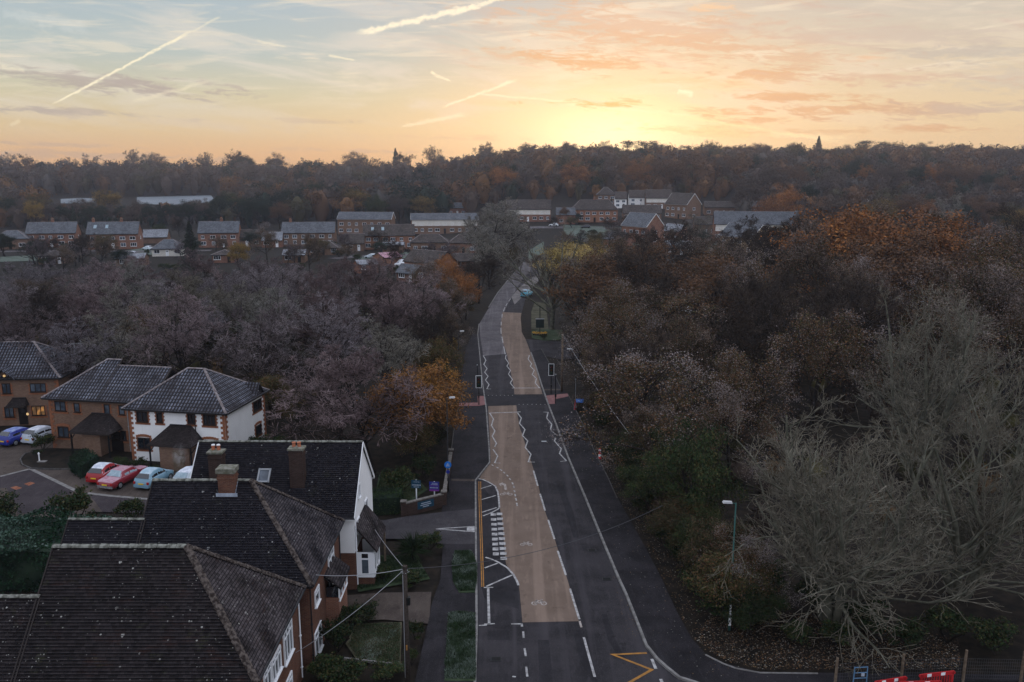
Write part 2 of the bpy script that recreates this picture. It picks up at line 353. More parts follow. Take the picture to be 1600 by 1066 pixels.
for n_, c_ in (('blue', (.012,.024,.20)), ('silver', (.42,.46,.52)), ('red', (.30,.010,.014)), ('maroon', (.22,.012,.022)), ('sky', (.17,.30,.38)), ('pale', (.45,.52,.55)), ('white', (.72,.74,.76)), ('dark', (.02,.022,.03)), ('teal', (.10,.36,.46))):
    mat('car_'+n_, c_, rough=.35, spec=.3, coat=.25)
mat('rime', (.62,.64,.68), (.42,.45,.52), 3, rough=.8); mat('rime_pink', (.42,.27,.31), (.34,.16,.20), 3, rough=.8); mat('rime_blue', (.26,.31,.48), (.10,.14,.36), 3, rough=.8); mat('rime_sky', (.40,.50,.56), (.27,.38,.45), 3, rough=.8)
mat('brick_wall_cap', (.10,.09,.08), (.17,.155,.14), 5, bmp=.4)
tarmac('road', (.019,.0175,.0195), (.035,.0315,.0345), track=.6, spk=.45); tarmac('road_new', (.016,.015,.017), (.026,.024,.027), spk=.2)
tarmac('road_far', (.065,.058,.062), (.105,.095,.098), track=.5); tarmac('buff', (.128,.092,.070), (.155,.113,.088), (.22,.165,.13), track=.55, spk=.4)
tarmac('pavement', (.0125,.0115,.013), (.024,.0215,.0245), spk=.3); tarmac('pavement_old', (.070,.060,.060), (.10,.088,.086)); tarmac('court', (.030,.024,.027), (.044,.036,.039))
tarmac('tactile', (.18,.085,.082), (.23,.115,.108)); tarmac('paver_brown', (.048,.037,.032), (.072,.057,.048)); tarmac('drive', (.030,.027,.030), (.046,.042,.045))
tarmac('pale_path', (.12,.108,.104), (.17,.155,.148)); mat('kerb', (.13,.122,.115), (.21,.20,.19), 2.5, detail=6); mat('kerb_dark', (.05,.047,.045), (.09,.085,.08), 3)
mat('soil', (.009,.0075,.006), (.021,.016,.0115), 1.2, rough=.95, bmp=.6, detail=8); mat('field_frost', (.14,.16,.175), (.20,.22,.235), .02)
mat('lawn', (.020,.034,.014), (.045,.062,.034), .9, detail=8, bmp=.5); mat('lawn_frost', (.055,.075,.055), (.105,.125,.105), .6, detail=8, bmp=.4); mat('lawn_pale', (.036,.034,.019), (.07,.066,.042), .5, detail=8)
mat('path_pale', (.32,.29,.25), (.42,.39,.35), 1.5, detail=7); mat('lawn_brown', (.045,.042,.024), (.085,.078,.05), .9, detail=8, bmp=.4)
# ---------------------------------------------------------------- objects
def tag(o, label=None, cat=None, group=None, kind=None):
    if label: o['label'] = label
    if cat: o['category'] = cat
    if group: o['group'] = group
    if kind: o['kind'] = kind
    return o
def link(o, parent=None):
    COL.objects.link(o)
    if parent is not None: o.parent = parent
    return o
def thing(name, label, cat, loc=(0, 0, 0), rz=0., group=None):
    o = bpy.data.objects.new(name, None); o.empty_display_size = .2; link(o)
    o.location = loc; o.rotation_euler = (0, 0, rz); return tag(o, label, cat, group)
class MB:
    """collects polygons and links them as one mesh object"""
    def __init__(s): s.v = []; s.f = []; s.m = []; s.mats = []
    def mi(s, m):
        if m not in s.mats: s.mats.append(m)
        return s.mats.index(m)
    def add(s, vs, fs, m):
        k = len(s.v); i = s.mi(m); s.v += [tuple(v) for v in vs]
        for f in fs: s.f.append([a+k for a in f]); s.m.append(i)
        return s
    def box(s, c, d, m, rz=0., tilt=None):
        x, y, z = (a/2 for a in d); ca, sa = math.cos(rz), math.sin(rz); P = []
        for p in ((-x,-y,-z),(x,-y,-z),(x,y,-z),(-x,y,-z),(-x,-y,z),(x,-y,z),(x,y,z),(-x,y,z)):
            P.append((c[0]+p[0]*ca-p[1]*sa, c[1]+p[0]*sa+p[1]*ca, c[2]+p[2]))
        return s.add(P, [(0,3,2,1),(4,5,6,7),(0,1,5,4),(1,2,6,5),(2,3,7,6),(3,0,4,7)], m)
    def bar(s, a, b, w, h, m):
        """a box of section w x h from a to b"""
        a, b = Vector(a), Vector(b); d = (b-a).normalized(); up = Vector((0,0,1)) if abs(d.z) < .95 else Vector((0,1,0))
        x = d.cross(up).normalized()*w/2; y = x.cross(d).normalized()*h/2
        P = [p + i*x + j*y for p in (a, b) for i, j in ((-1,-1),(1,-1),(1,1),(-1,1))]
        return s.add(P, [(3,2,1,0),(4,5,6,7),(0,1,5,4),(1,2,6,5),(2,3,7,6),(3,0,4,7)], m)
    def tube(s, pts, r, m, n=6, caps=True):
        pts = [Vector(p) for p in pts]; rs = r if isinstance(r, (list, tuple)) else [r]*len(pts); P = []; F = []
        for i, p in enumerate(pts):
            d = (pts[min(i+1, len(pts)-1)] - pts[max(i-1, 0)]).normalized()
            up = Vector((0,0,1)) if abs(d.z) < .9 else Vector((1,0,0)); x = d.cross(up).normalized(); y = d.cross(x)
            P += [p + rs[i]*(math.cos(q)*x + math.sin(q)*y) for q in [2*math.pi*j/n for j in range(n)]]
        for i in range(len(pts)-1):
            for j in range(n): F.append((i*n+j, i*n+(j+1)%n, (i+1)*n+(j+1)%n, (i+1)*n+j))
        if caps: F += [tuple(range(n))[::-1], tuple((len(pts)-1)*n+j for j in range(n))]
        return s.add(P, F, m)
    def prism(s, poly, z0, z1, m):
        n = len(poly); P = [(p[0], p[1], z0) for p in poly] + [(p[0], p[1], z1) for p in poly]
        return s.add(P, [tuple(range(n))[::-1], tuple(range(n, 2*n))] + [(i, (i+1)%n, n+(i+1)%n, n+i) for i in range(n)], m)
    def build(s, name, parent=None, smooth=False):
        me = bpy.data.meshes.new(name); me.from_pydata(s.v, [], s.f)
        for m in s.mats: me.materials.append(M[m])
        me.polygons.foreach_set('material_index', s.m)
        if smooth: me.polygons.foreach_set('use_smooth', [True]*len(s.f))
        me.update(); return link(bpy.data.objects.new(name, me), parent)
def npmesh(name, V, F, mats, mi=None, smooth=False):
    """V (n,3); F (m,k) array of one polygon size, or a list of such arrays"""
    Fs = F if isinstance(F, list) else [F]; me = bpy.data.meshes.new(name)
    V = np.asarray(V, np.float32); me.vertices.add(len(V)); me.vertices.foreach_set('co', V.ravel())
    L = np.concatenate([f.ravel() for f in Fs]).astype(np.int32); tot = np.concatenate([np.full(len(f), f.shape[1], np.int32) for f in Fs])
    me.loops.add(len(L)); me.loops.foreach_set('vertex_index', L); me.polygons.add(len(tot))
    me.polygons.foreach_set('loop_start', np.concatenate([[0], np.cumsum(tot)[:-1]]).astype(np.int32)); me.polygons.foreach_set('loop_total', tot)
    for m in mats: me.materials.append(M[m])
    if mi is not None: me.polygons.foreach_set('material_index', np.asarray(mi, np.int32))
    if smooth: me.polygons.foreach_set('use_smooth', np.ones(len(tot), bool))
    me.update(calc_edges=True); return me
# ---------------------------------------------------------------- where things stand
def _ss(t): t = min(1., max(0., t)); return t*t*(3-2*t)
def terrain(x, y):
    if y < 250: return 0.
    k = _ss((x/y + .125)/.16); 
    l = 17*_ss((y-430)/420); r = 29*_ss((y-290)/420)
    return l*(1-k) + r*k
def ray(px, py):
    dx = (px-800)/FOC; dy = (533-py)/FOC
    return Vector((dx, math.cos(PITCH)+dy*math.sin(PITCH), -math.sin(PITCH)+dy*math.cos(PITCH)))
def G(px, py, z=0.):            # the point at height z seen at a photo pixel
    d = ray(px, py); t = (z-CAM_H)/d.z
    return Vector((d.x*t, d.y*t, z))
def GT(px, py):                 # the point of the terrain seen there
    d = ray(px, py); t = 20.
    while t < 1500:
        p = d*t
        if CAM_H + p.z <= terrain(p.x, p.y): break
        t += 1. if t > 250 else .5
    return Vector((p.x, p.y, terrain(p.x, p.y)))
def AT(px, D, z=None):          # pixel column and distance -> point on the terrain
    x = (px-800)/FOC*D/1.0; return Vector((x, D, terrain(x, D) if z is None else z))
def Q(ox, oy, f, pts):          # enlarged-view coordinates -> photo pixels
    return [(ox + a/f, oy + b/f) for a, b in pts]
# ---------------------------------------------------------------- the ground
def make_ground():
    ys = np.concatenate([np.linspace(-120, 250, 38), np.linspace(262, 1000, 100)])
    us = np.linspace(-1, 1, 91); V = []
    for y in ys:
        w = max(180, abs(y)*1.0)
        for u in us: V.append((u*w, y, terrain(u*w, y) - .06))
    n = len(us); F = np.array([(i*n+j, i*n+j+1, (i+1)*n+j+1, (i+1)*n+j) for i in range(len(ys)-1) for j in range(n-1)])
    me = npmesh('ground', np.array(V), F, ['soil'], smooth=True); o = link(bpy.data.objects.new('ground', me)); tag(o, kind='structure')
make_ground()
def sheet(name, px, m, z, kind='structure', raw=False, conv=None):
    """flat sheet on the ground with the outline seen at these pixels"""
    P = px if raw else [G(a, b, z) for a, b in px]
    b = MB(); b.add([(p[0], p[1], z) for p in P], [tuple(range(len(P)))], m)
    # outlines run either way round: face them up
    me = b.build(name); 
    if me.data.polygons[0].normal.z < 0: me.data.flip_normals()
    return tag(me, kind=kind)
def ribbon(b, pts, w, m, z):
    """a painted line of width w through ground points"""
    pts = [Vector((p[0], p[1], z)) for p in pts]; n = len(pts); L = []
    for i in range(n):
        d0 = (pts[i]-pts[i-1]).normalized() if i else None; d1 = (pts[i+1]-pts[i]).normalized() if i < n-1 else None
        d = (d0 or d1) if (d0 is None or d1 is None) else (d0+d1).normalized()
        s = Vector((-d.y, d.x, 0)); k = w/2
        if d0 is not None and d1 is not None: k = k/max(.45, s.dot(Vector((-d1.y, d1.x, 0))))
        L.append((pts[i]+s*k, pts[i]-s*k))
    for i in range(n-1): b.add([L[i][1], L[i+1][1], L[i+1][0], L[i][0]], [(0,1,2,3)], m)
def slab(name, px, m, z1, z0=-.05, raw=False):
    P = [(p[0], p[1]) for p in (px if raw else [G(a, c, z1) for a, c in px])]
    ar = sum(P[i][0]*P[(i+1)%len(P)][1] - P[(i+1)%len(P)][0]*P[i][1] for i in range(len(P)))
    if ar < 0: P = P[::-1]
    b = MB(); b.prism(P, z0, z1, m); return tag(b.build(name), kind='structure')
def kerb(name, px, w=.14, z1=.13, m='kerb', side=1, raw=False):
    P = [Vector((p[0], p[1], 0)) for p in (px if raw else [G(a, c, z1) for a, c in px])]; b = MB(); V = []
    for i, p in enumerate(P):
        d = (P[min(i+1, len(P)-1)]-P[max(i-1, 0)]).normalized(); s = Vector((-d.y, d.x, 0))*w*side
        V += [(p.x, p.y, -.05), (p.x, p.y, z1), (p.x+s.x, p.y+s.y, z1+.003), (p.x+s.x, p.y+s.y, -.05)]
    F = []
    for i in range(len(P)-1):
        for j in range(3): F.append((i*4+j, i*4+j+1, i*4+j+5, i*4+j+4) if side < 0 else (i*4+j+4, i*4+j+5, i*4+j+1, i*4+j))
    b.add(V, F, m); return tag(b.build(name), kind='structure')
def z1(p): return Q(680, 440, 1492/280, p)
def z2(p): return Q(680, 600, 1492/280, p)
def z3(p): return Q(680, 780, 1492/280, p)
def z4(p): return Q(680, 900, 1600/380, p)
def z5(p): return Q(0, 650, 4., p)
def z6(p): return Q(1000, 900, 1600/300, p)
LK = [(742,1100), (744,1066), (746.6,980), (744.7,800), (744.3,750), (752,740), (766.3,722), (765.6,703), (760.7,637.5), (755,600), (749.5,545), (747,522), (749,506)]
LK2 = [(764,481), (777.6,458.8), (792.6,440), (803,428), (812,418), (818,410)]
RK = [(1140,1085), (1085,1066), (1060,1058), (1040,1042), (1024.5,1028), (1007.8,1007), (991,964), (977,928.5), (963.9,900), (942.7,849.4), (929.6,817.5), (914.6,780), (886,712.6), (867.7,662), (856,632), (845,600), (835.7,569.5), (829,550.7)]
RK2 = [(820.7,530), (815,518.8), (813.6,496), (815,489), (818,478), (822,463), (830,449), (836,437), (840,426), (842,416)]
def make_road():
    near = [(742,1400), (1900,1400), (1900,1085)]
    nearL = [(-3.2,28)]
    L = [G(*p) for p in LK]; Rr = [G(*p) for p in RK]
    sheet('road', [(-3.0,20,0)] + [tuple(p) for p in L] + [tuple(p) for p in [G(*q) for q in LK2]] + [tuple(p) for p in [G(*q) for q in RK2[::-1]]] + [tuple(p) for p in [G(*q) for q in ((877,534), (905,532), (905,560), (879,562), (850,556))]] + [tuple(p) for p in Rr[::-1]] + [(22,41.2,0), (60,41.0,0), (60,34,0), (22,34,0), (22,20,0)], 'road', 0., raw=True)
    # newer black patches
    sheet('road_patch', [(772,1066), (766,722), (765,634), (758,600), (756,612), (848,611), (856,633)][:0] + z2([(425,95), (895,90), (935,172), (440,185)]), 'road_new', .004)
    sheet('road_patch', [(748.5,755), (780,790), (784,815), (790,880), (809,915), (811,952), (757,935), (752,918), (747,800)], 'road_new', .004)
    far = [G(*q, .004) for q in ((749,506), (764,481), (777.6,458.8), (792.6,440), (803,428), (812,418), (818,410), (834,412), (828,424), (817,436), (805,455), (796,470), (788,487), (784,515), (785.5,534), (791,553), (755,556), (751,530))]
    sheet('road_worn_surface', far, 'road_far', .005, raw=True)
    sheet('road_sky_sheen', [(799,464), (812,449), (824,439), (846,425), (840,441), (826,455), (812,468), (804,476)], 'pale_path', .009)  # pale strip: sky reflection off the frosty road, put into its colour
    # buff surfacing
    bf = z4([(574,306), (945,298)]) + z3([(1110,700), (1000,350), (890,30)]) + z2([(860,850), (800,650), (700,350), (675,178), (440,185)]) + [(766.2,703), (766.8,722), (752.5,741), (748.7,748)] + z2([(450,822), (500,852), (524,902), (537,1030)]) + z3([(545,110), (560,200), (585,510), (592,548), (628,590), (655,628), (685,680), (698,716), (712,870)])
    sheet('buff_surfacing', bf, 'buff', .008)
    sheet('buff_surfacing', z1([(660,940), (893,938), (832,695), (795,592), (752,480), (720,420), (712,300), (718,262), (560,255), (550,335), (547,385), (553,440), (562,500), (596,600), (655,880)]), 'buff', .008)
    # painted lines
    b = MB(); Z = .014
    def ln(px, w, m='paint_white', z=Z): ribbon(b, [G(p[0], p[1], z) for p in px], w, m, z)
    zig = .13
    ln(z2([(455,245), (485,292), (468,345), (497,392), (475,435), (510,495), (495,524)]), zig); ln(z2([(482,545), (520,600), (495,657), (543,659)]), zig)
    ln(z2([(685,240), (717,285), (702,328), (747,380), (727,430), (770,475), (750,530), (797,585), (775,650), (828,651)]), zig)
    ln(z2([(900,234), (940,236), (928,285), (970,335), (960,380), (1002,420)]), zig); ln(z2([(1003,448), (993,475), (1050,540), (1035,580), (1092,640), (1042,646)]), zig)
    ln(z2([(447,243), (712,233)]), .2)
    ln(z1([(426,615), (400,617), (422,655), (405,690), (432,725), (412,755), (440,790), (418,820), (448,858), (430,894), (466,895)]), zig)
    ln(z1([(606,611), (590,612), (585,640), (612,680), (597,705), (627,740), (610,770), (643,815), (625,845), (660,887)]), zig)
    ln(z1([(758,613), (785,614), (773,645), (803,685), (792,705), (825,738), (808,775), (843,808), (833,845), (868,885)]), zig); ln(z1([(638,887), (876,886)]), .2)
    for a in ([(583,606), (570,540)], [(565,510), (556,460)], [(549,435), (547,385)], [(549,365), (550,335)], [(556,300), (558,270)], [(568,248), (580,215)], [(588,203), (600,180)], [(612,165), (628,143)]): ln(z1(a), .14)
    for a in ([(818,722), (854,848)], [(873,915), (915,1055)]): ln(z2(a), .14)
    for a in ([(940,172), (993,333)], [(1020,430), (1088,632)], [(1122,745), (1200,1000)]): ln(z3(a), .14)
    ln(z4([(978,403), (1050,664)]), .14); ln(z4([(1075,760), (1130,960)]), .14); ln(z4([(950,296), (962,338)]), .13, 'paint_worn')
    for a in ([(470,672), (487,683)], [(510,692), (527,701)], [(540,710), (556,723)], [(568,733), (580,745)], [(594,756), (607,769)], [(617,785), (628,800)], [(640,820), (648,836)], [(652,848), (658,866)], [(657,885), (663,901)], [(663,916), (669,936)], [(670,950), (676,971)], [(678,990), (684,1016)]): ln(z2(a), .12)
    for a in ([(579,365), (582,408)], [(588,475), (596,528)], [(598,597), (606,662)], [(612,730), (622,800)], [(508,661), (530,664)]): ln(z4(a), .12)
    ln(z4([(348,75), (355,320)]), .16); ln(z4([(320,76), (382,75)]), .12); ln(z4([(287,326), (340,323)]), .12); ln(z4([(322,317), (392,314)]), .12); ln(z4([(500,316), (577,315)]), .12); ln(z4([(569,313), (571,333)]), .14)
    for a in ([(425,727), (640,632)], [(412,573), (520,533)], [(397,140), (470,112), (520,85), (537,68)], [(387,110), (512,70)]): ln(z3(a), .14)
    ln(z3([(418,484), (470,500), (520,522), (600,570), (650,625), (680,680), (693,717)]), .15)
    for a in ([(378,872), (467,845)], [(387,963), (507,928)], [(355,788), (400,797), (450,820), (500,851), (522,900), (530,960), (535,1035)]): ln(z2(a), .14)
    for i in range(9): t = i/8; c = z3([(484+21*t, 128+328*t)])[0]; g = G(c[0], c[1], Z); b.add([(g.x-.21, g.y-.24, Z), (g.x+.21, g.y-.24, Z), (g.x+.21, g.y+.24, Z), (g.x-.21, g.y+.24, Z)], [(0,1,2,3)], 'paint_white')
    for i in range(10): t = i/9; c = z3([(535+36*t, 123+370*t)])[0]; g = G(c[0], c[1], Z); b.add([(g.x-.23, g.y-.24, Z), (g.x+.23, g.y-.24, Z), (g.x+.23, g.y+.24, Z), (g.x-.23, g.y+.24, Z)], [(0,1,2,3)], 'paint_white')
    for dx in (0, 15): ln([z2([(364+dx, 812)])[0], z3([(365+dx,0)])[0], z3([(376+dx,350)])[0], z3([(389+dx,730)])[0]], .065, 'paint_yellow')
    # yellow keep clear zigzag and dashes at the junction
    ln(z4([(1392,507), (1168,517), (1425,617), (1275,702), (1500,790)]), .17, 'paint_yellow'); ln(z4([(1425,546), (1452,612)]), .17); ln(z4([(1483,678), (1510,740)]), .17)
    for k, (px, py) in enumerate(((893,668), (905,745), (775,1030), (700,655), (948,905), (850,690), (925,860))):
        g = G(px, py, .0); bb = MB(); zz = .125 if px in (893, 700) else .012; bb.box((g.x, g.y, zz), (.6, .45, .012), 'bin_black'); bb.box((g.x, g.y, zz+.001), (.5, .35, .014), 'pole_grey' if k % 2 else 'rubber'); tag(bb.build('drain_cover'), kind='structure')
    for px in ([(905,985), (918,1030), (935,1066), (925,1066), (905,1030), (895,985)], [(880,760), (896,800), (905,840), (896,840), (884,800), (872,762)], [(762,985), (795,985), (797,1000), (762,1000)], [(840,1000), (858,1000), (864,1066), (843,1066)], [(948,960), (962,1000), (978,1030), (968,1030), (950,1000), (940,960)]): sheet('road_patch', px, 'road_new', .005)
    # dotted edges of the crossing
    for (a, c, n) in (((425,95), (660,95), 7), ((670,93), (893,93), 0), ((680,170), (932,170), 7), ((440,184), (660,180), 0)):
        for i in range(n): t = (i+.5)/n; q = z2([(a[0]+(c[0]-a[0])*t, a[1]+(c[1]-a[1])*t)])[0]; g = G(*q, Z); b.add([(g.x-.06, g.y-.07, Z), (g.x+.06, g.y-.07, Z), (g.x+.06, g.y+.07, Z), (g.x-.06, g.y+.07, Z)], [(0,1,2,3)], 'paint_white')
    # turn arrow
    ar = [G(*p, Z) for p in z2([(578,882), (597,880), (590,835), (568,826), (560,822), (568,818), (530,832), (548,850), (553,838), (572,846)])]
    b.add(ar, [tuple(range(len(ar)))], 'paint_worn')
    # bicycle symbols
    def bike(px, py, L):
        c = G(px, py, Z); k = L/1.7
        def P(x, y): return (c.x + x*k, c.y + y*k*1.25)
        def l2(pts): ribbon(b, [P(*q) for q in pts], .085, 'paint_worn', Z)
        for cx in (-.55, .55): l2([(cx+.3*math.cos(a), -.25+.3*math.sin(a)) for a in [2*math.pi*i/14 for i in range(15)]])
        l2([(-.55,-.25), (-.3,.25), (.3,.25), (.05,-.25), (-.55,-.25)]); l2([(-.3,.25), (.05,-.25)]); l2([(.55,-.25), (.3,.25), (.24,.45), (.45,.5)]); l2([(-.42,.40), (-.18,.40)]); l2([(-.3,.25), (-.3,.40)])
    bike(*z2([(592,912)])[0], 1.0); bike(*z3([(758,370)])[0], .85); bike(*z3([(865,857)])[0], .92)
    o = tag(b.build('road_marking'), kind='structure')
    for p in o.data.polygons: pass
    tag(link_flip(o), kind='structure')
    # pavements, kerbs
    slab('pavement', [(744.5,1100), (744,1066), (746,980), (744,800), (743.6,752), (751,740), (765.6,722), (764.9,703), (760,637.5), (754.3,600), (748.8,545), (746.4,522), (738,522), (728,545), (718.5,603), (714.7,639), (708,675), (703.5,712.6), (694,755), (690,805), (691,865), (688,905), (674,945), (672,960), (661,1007), (648,1066), (640,1100)], 'pavement', .11)
    kerb('kerb', LK, side=1); kerb('kerb', [G(*p) + Vector((0,0,0)) for p in LK2], side=1, raw=True)
    slab('pavement', [G(*q, .11) for q in RK[1:]][0:0] or [tuple(G(*q, .11))[:2] for q in RK] + [tuple(G(*q, .11))[:2] for q in z1([(885,560), (960,690), (1055,900), (1110,935)])] + [tuple(G(*q, .11))[:2] for q in z2([(1230,330), (1330,560), (1440,770)])] + [tuple(G(*q, .11))[:2] for q in ((965,778), (990,822), (1012,862), (1032,900), (1056,952.5), (1080.6,997.5), (1103,1022), (1131,1036), (1187.5,1050), (1277.5,1051), (1600,1054))] + [(60,43,0), (60,41.2,0), (22,41.3,0)], 'pavement', .11, raw=True)
    kerb('kerb', RK, w=.16, side=-1)
    kerb('pavement_edging', z1([(885,560), (960,690), (1055,900)]), w=.08, z1=.15, side=-1, m='kerb_dark'); kerb('pavement_edging', [(718.5,603), (714.7,639), (708,675), (703.5,712.6), (694,755)], w=.08, z1=.15, m='kerb_dark', side=1)
    kerb('pavement_edging', [(888,616), (911,662), (929.6,705), (950,744.5), (965,778)], w=.07, z1=.15, m='kerb_dark', side=-1); kerb('pavement_edging', [(1103,1022), (1131,1036), (1150,1043), (1187.5,1050), (1277.5,1051)], w=.08, z1=.16, side=-1)
    for px in (z2([(352,100), (410,100), (418,172), (365,183), (187,183), (188,158), (355,155)]), z1([(920,950), (1100,932), (1112,955), (998,980), (1000,1018), (945,1020)])): sheet('tactile_paving', px, 'tactile', .118)
    sheet('pavement_strip', z2([(135,790), (330,792), (325,810), (135,806)]), 'paver_brown', .116); sheet('pavement_strip', z1([(905,896), (1048,893), (1052,905), (908,908)]), 'paver_brown', .116)
    b = MB()
    T = [G(*p, .125) for p in ((681,826.5), (741.5,822.5), (741.5,831))]; 
    for a, c in ((0,1), (2,0)): ribbon(b, [T[a], T[c]], .13, 'paint_white', .125)
    b.add([tuple(G(*p, .1255)) for p in ((729.5,823.3), (741.5,822.5), (741.5,831), (729.5,830.0))], [(0,1,2,3)], 'paint_white'); link_flip(tag(b.build('driveway_marking'), kind='structure'))
    # drives and gardens on the left
    sheet('driveway', [(586,812), (600,813), (640,806), (692,800), (744,795), (744,850), (692,850), (640,842), (583,842)], 'drive', .119)
    sheet('garden_path', [(530,931), (600,926), (674,925), (671,975), (600,968), (530,972)], 'paver_brown', .055)
    sheet('lawn', [(540,1006), (556,975), (628,972), (626,1040), (560,1035)], 'lawn_brown', .05); sheet('lawn', [(548,885), (560,868), (650,868), (672,905), (560,925)], 'lawn', .05)
    sheet('lawn', [(586,775), (592,742), (640,735), (668,765), (640,785)], 'lawn', .05)
    # verge right of the far road, lawn round the village sign
    sheet('lawn', z1([(800,405), (940,395), (1060,405), (1060,488), (900,492), (805,470)]), 'lawn', .06); sheet('verge', z1([(800,400), (800,250), (830,170), (920,180), (945,395)]), 'lawn_pale', .065)
    # parking court
    sheet('parking_court', [(-160,690), (0,680), (110,672), (150,700), (330,700), (400,745), (400,790), (250,800), (150,800), (100,830), (-60,850), (-160,800)], 'paver_brown', .02)
    sheet('court_surface', z5([(-500,390), (0,378), (185,330), (470,465), (340,560), (330,600), (110,612), (100,560), (40,450), (-500,430)]), 'court', .026); sheet('court_surface', z5([(540,485), (930,520), (905,610), (640,600), (590,530)]), 'court', .026)
    b = MB()
    for p in ([(0,378), (190,330), (470,465)], [(545,482), (700,500), (935,520)]): ribbon(b, [G(*q, .034) for q in z5(p)], .35, 'kerb', .034)
    link_flip(tag(b.build('court_edging'), kind='structure'))
    b = MB(); 
    for p in ([(65,448), (100,438), (140,450), (100,462)], [(150,425), (190,412), (220,420), (180,436)]): b.add([G(*q, .032) for q in z5(p)], [(0,1,2,3)], 'brick_red')
    link_flip(tag(b.build('court_paving_panel'), kind='structure'))
    slab('flower_bed', z5([(122,265), (130,300), (190,322), (440,328), (470,300), (560,330), (900,330), (1000,320), (1180,330), (1180,250), (900,190), (500,205), (310,200), (200,215)]), 'soil', .10)
    kerb('bed_kerb', z5([(215,215), (150,235), (122,268), (135,302), (190,325), (300,330), (440,330)]), w=.12, z1=.13, side=1, m='kerb_dark')
    # far frosted field and streets
    for px in ([(95,312), (125,310.5), (152,311), (150,318), (95,319)], [(214,309), (262,308), (330,306), (338,317), (270,321), (214,320)]):
        P = [GT(*p) for p in px]; bb = MB(); bb.add([(p.x, p.y, p.z+.35) for p in P], [tuple(range(len(P)))], 'field_frost'); link_flip(tag(bb.build('field'), kind='structure'))
    for nm, pts, w, m in (('street', [(735,357), (800,357), (870,356), (940,358), (1000,362)], 7, 'road_far'), ('street', [(520,405), (560,401), (640,399), (740,402)], 5, 'road_far'), ('street', [(0,394), (110,392), (230,394), (330,392)], 5, 'road_far'), ('street', [(1050,372), (1085,362), (1092,350), (1060,338)], 5, 'road_far')):
        bb = MB(); P = [GT(*p) for p in pts]; PP = []
        for i in range(len(P)-1): PP += [P[i].lerp(P[i+1], k/8) for k in range(8)]
        PP.append(P[-1]); 
        for i in range(len(PP)-1):
            d = (PP[i+1]-PP[i]); s = Vector((-d.y, d.x, 0)).normalized()*w/2
            q = [PP[i]+s, PP[i]-s, PP[i+1]-s, PP[i+1]+s]; bb.add([(p.x, p.y, terrain(p.x, p.y)+.10) for p in q], [(0,1,2,3)], m)
        link_flip(tag(bb.build(nm), kind='structure'))
    for px in ([(880,352), (975,356), (990,372), (1000,384), (960,382), (880,366)], [(600,398), (650,393), (690,402), (610,405)], [(195,392), (262,383), (268,396), (200,402)], [(560,402), (600,400), (600,412), (560,410)], [(826,392), (850,378), (850,402), (826,410)], [(0,402), (60,399), (60,408), (0,410)], [(540,338), (560,336), (560,362), (530,362)], [(1100,380), (1200,384), (1190,396), (1100,392)]):
        P = [GT(*p) for p in px]; bb = MB(); bb.add([(p.x, p.y, terrain(p.x, p.y)+.07) for p in P], [tuple(range(len(P)))], 'lawn_frost'); link_flip(tag(bb.build('frosty_lawn'), kind='structure'))
def link_flip(o):
    import bmesh
    bm = bmesh.new(); bm.from_mesh(o.data)
    bad = [f for f in bm.faces if f.normal.z < 0]
    if bad: bmesh.ops.reverse_faces(bm, faces=bad)
    bm.to_mesh(o.data); bm.free(); return o
make_road()
# ---------------------------------------------------------------- trees
def unit(v): return v/np.maximum(1e-9, np.linalg.norm(v, axis=-1, keepdims=True))
def curve(rng, p0, d0, L, K, up, wob, droop=0.):
    n = len(p0); P = np.zeros((n, K, 3)); P[:, 0] = p0; d = unit(d0); st = (L/(K-1))[:, None]
    for k in range(1, K):
        d = unit(d + np.array([0, 0, up - droop*k/K]) + rng.normal(0, wob, (n, 3))); P[:, k] = P[:, k-1] + d*st
    return P
def spawn(rng, P, R, L, n, t0, t1, ang, ratio, K, up, wob, rk, rmax, taper=.35, droop=0., top=.55):
    m, KP = P.shape[:2]; idx = np.repeat(np.arange(m), n); t = rng.uniform(t0, t1, len(idx)); f = t*(KP-1); i = np.minimum(f.astype(int), KP-2); w = (f-i)[:, None]
    p = P[idx, i]*(1-w) + P[idx, i+1]*w; r = R[idx, i]*(1-w[:, 0]) + R[idx, i+1]*w[:, 0]; d = unit(P[idx, i+1]-P[idx, i])
    q = unit(np.cross(d, rng.normal(0, 1, d.shape))); a = rng.normal(ang, .22, len(idx))[:, None]
    L2 = L[idx]*ratio*(1-top*t)*rng.uniform(.65, 1.3, len(idx))
    P2 = curve(rng, p, np.cos(a)*d + np.sin(a)*q, L2, K, up, wob, droop); r0 = np.minimum(r*rk, rmax)
    return P2, r0[:, None]*np.linspace(1, taper, K)[None, :], L2
def tubes(P, R, S):
    n, K = P.shape[:2]; d = unit(P[:, -1]-P[:, 0]); h = np.where(np.abs(d[:, 2:3]) < .9, np.array([[0, 0, 1.]]), np.array([[1., 0, 0]]))
    u = unit(np.cross(d, h)); v = np.cross(d, u); a = np.arange(S)*2*math.pi/S
    ring = np.cos(a)[None, :, None]*u[:, None] + np.sin(a)[None, :, None]*v[:, None]
    V = P[:, :, None, :] + R[:, :, None, None]*ring[:, None]
    b = (np.arange(n)*K*S)[:, None, None] + (np.arange(K-1)*S)[None, :, None]; j = np.arange(S)[None, None]; j2 = (j+1) % S
    F = np.stack([b+j, b+j2, b+S+j2, b+S+j], -1).reshape(-1, 4)
    return V.reshape(-1, 3), F
def join(parts):
    V = []; F = []; mi = []; k = 0
    for v, f, m in parts: V.append(v); F.append(f+k); mi.append(np.full(len(f), m)); k += len(v)
    return np.concatenate(V), np.concatenate(F), np.concatenate(mi)
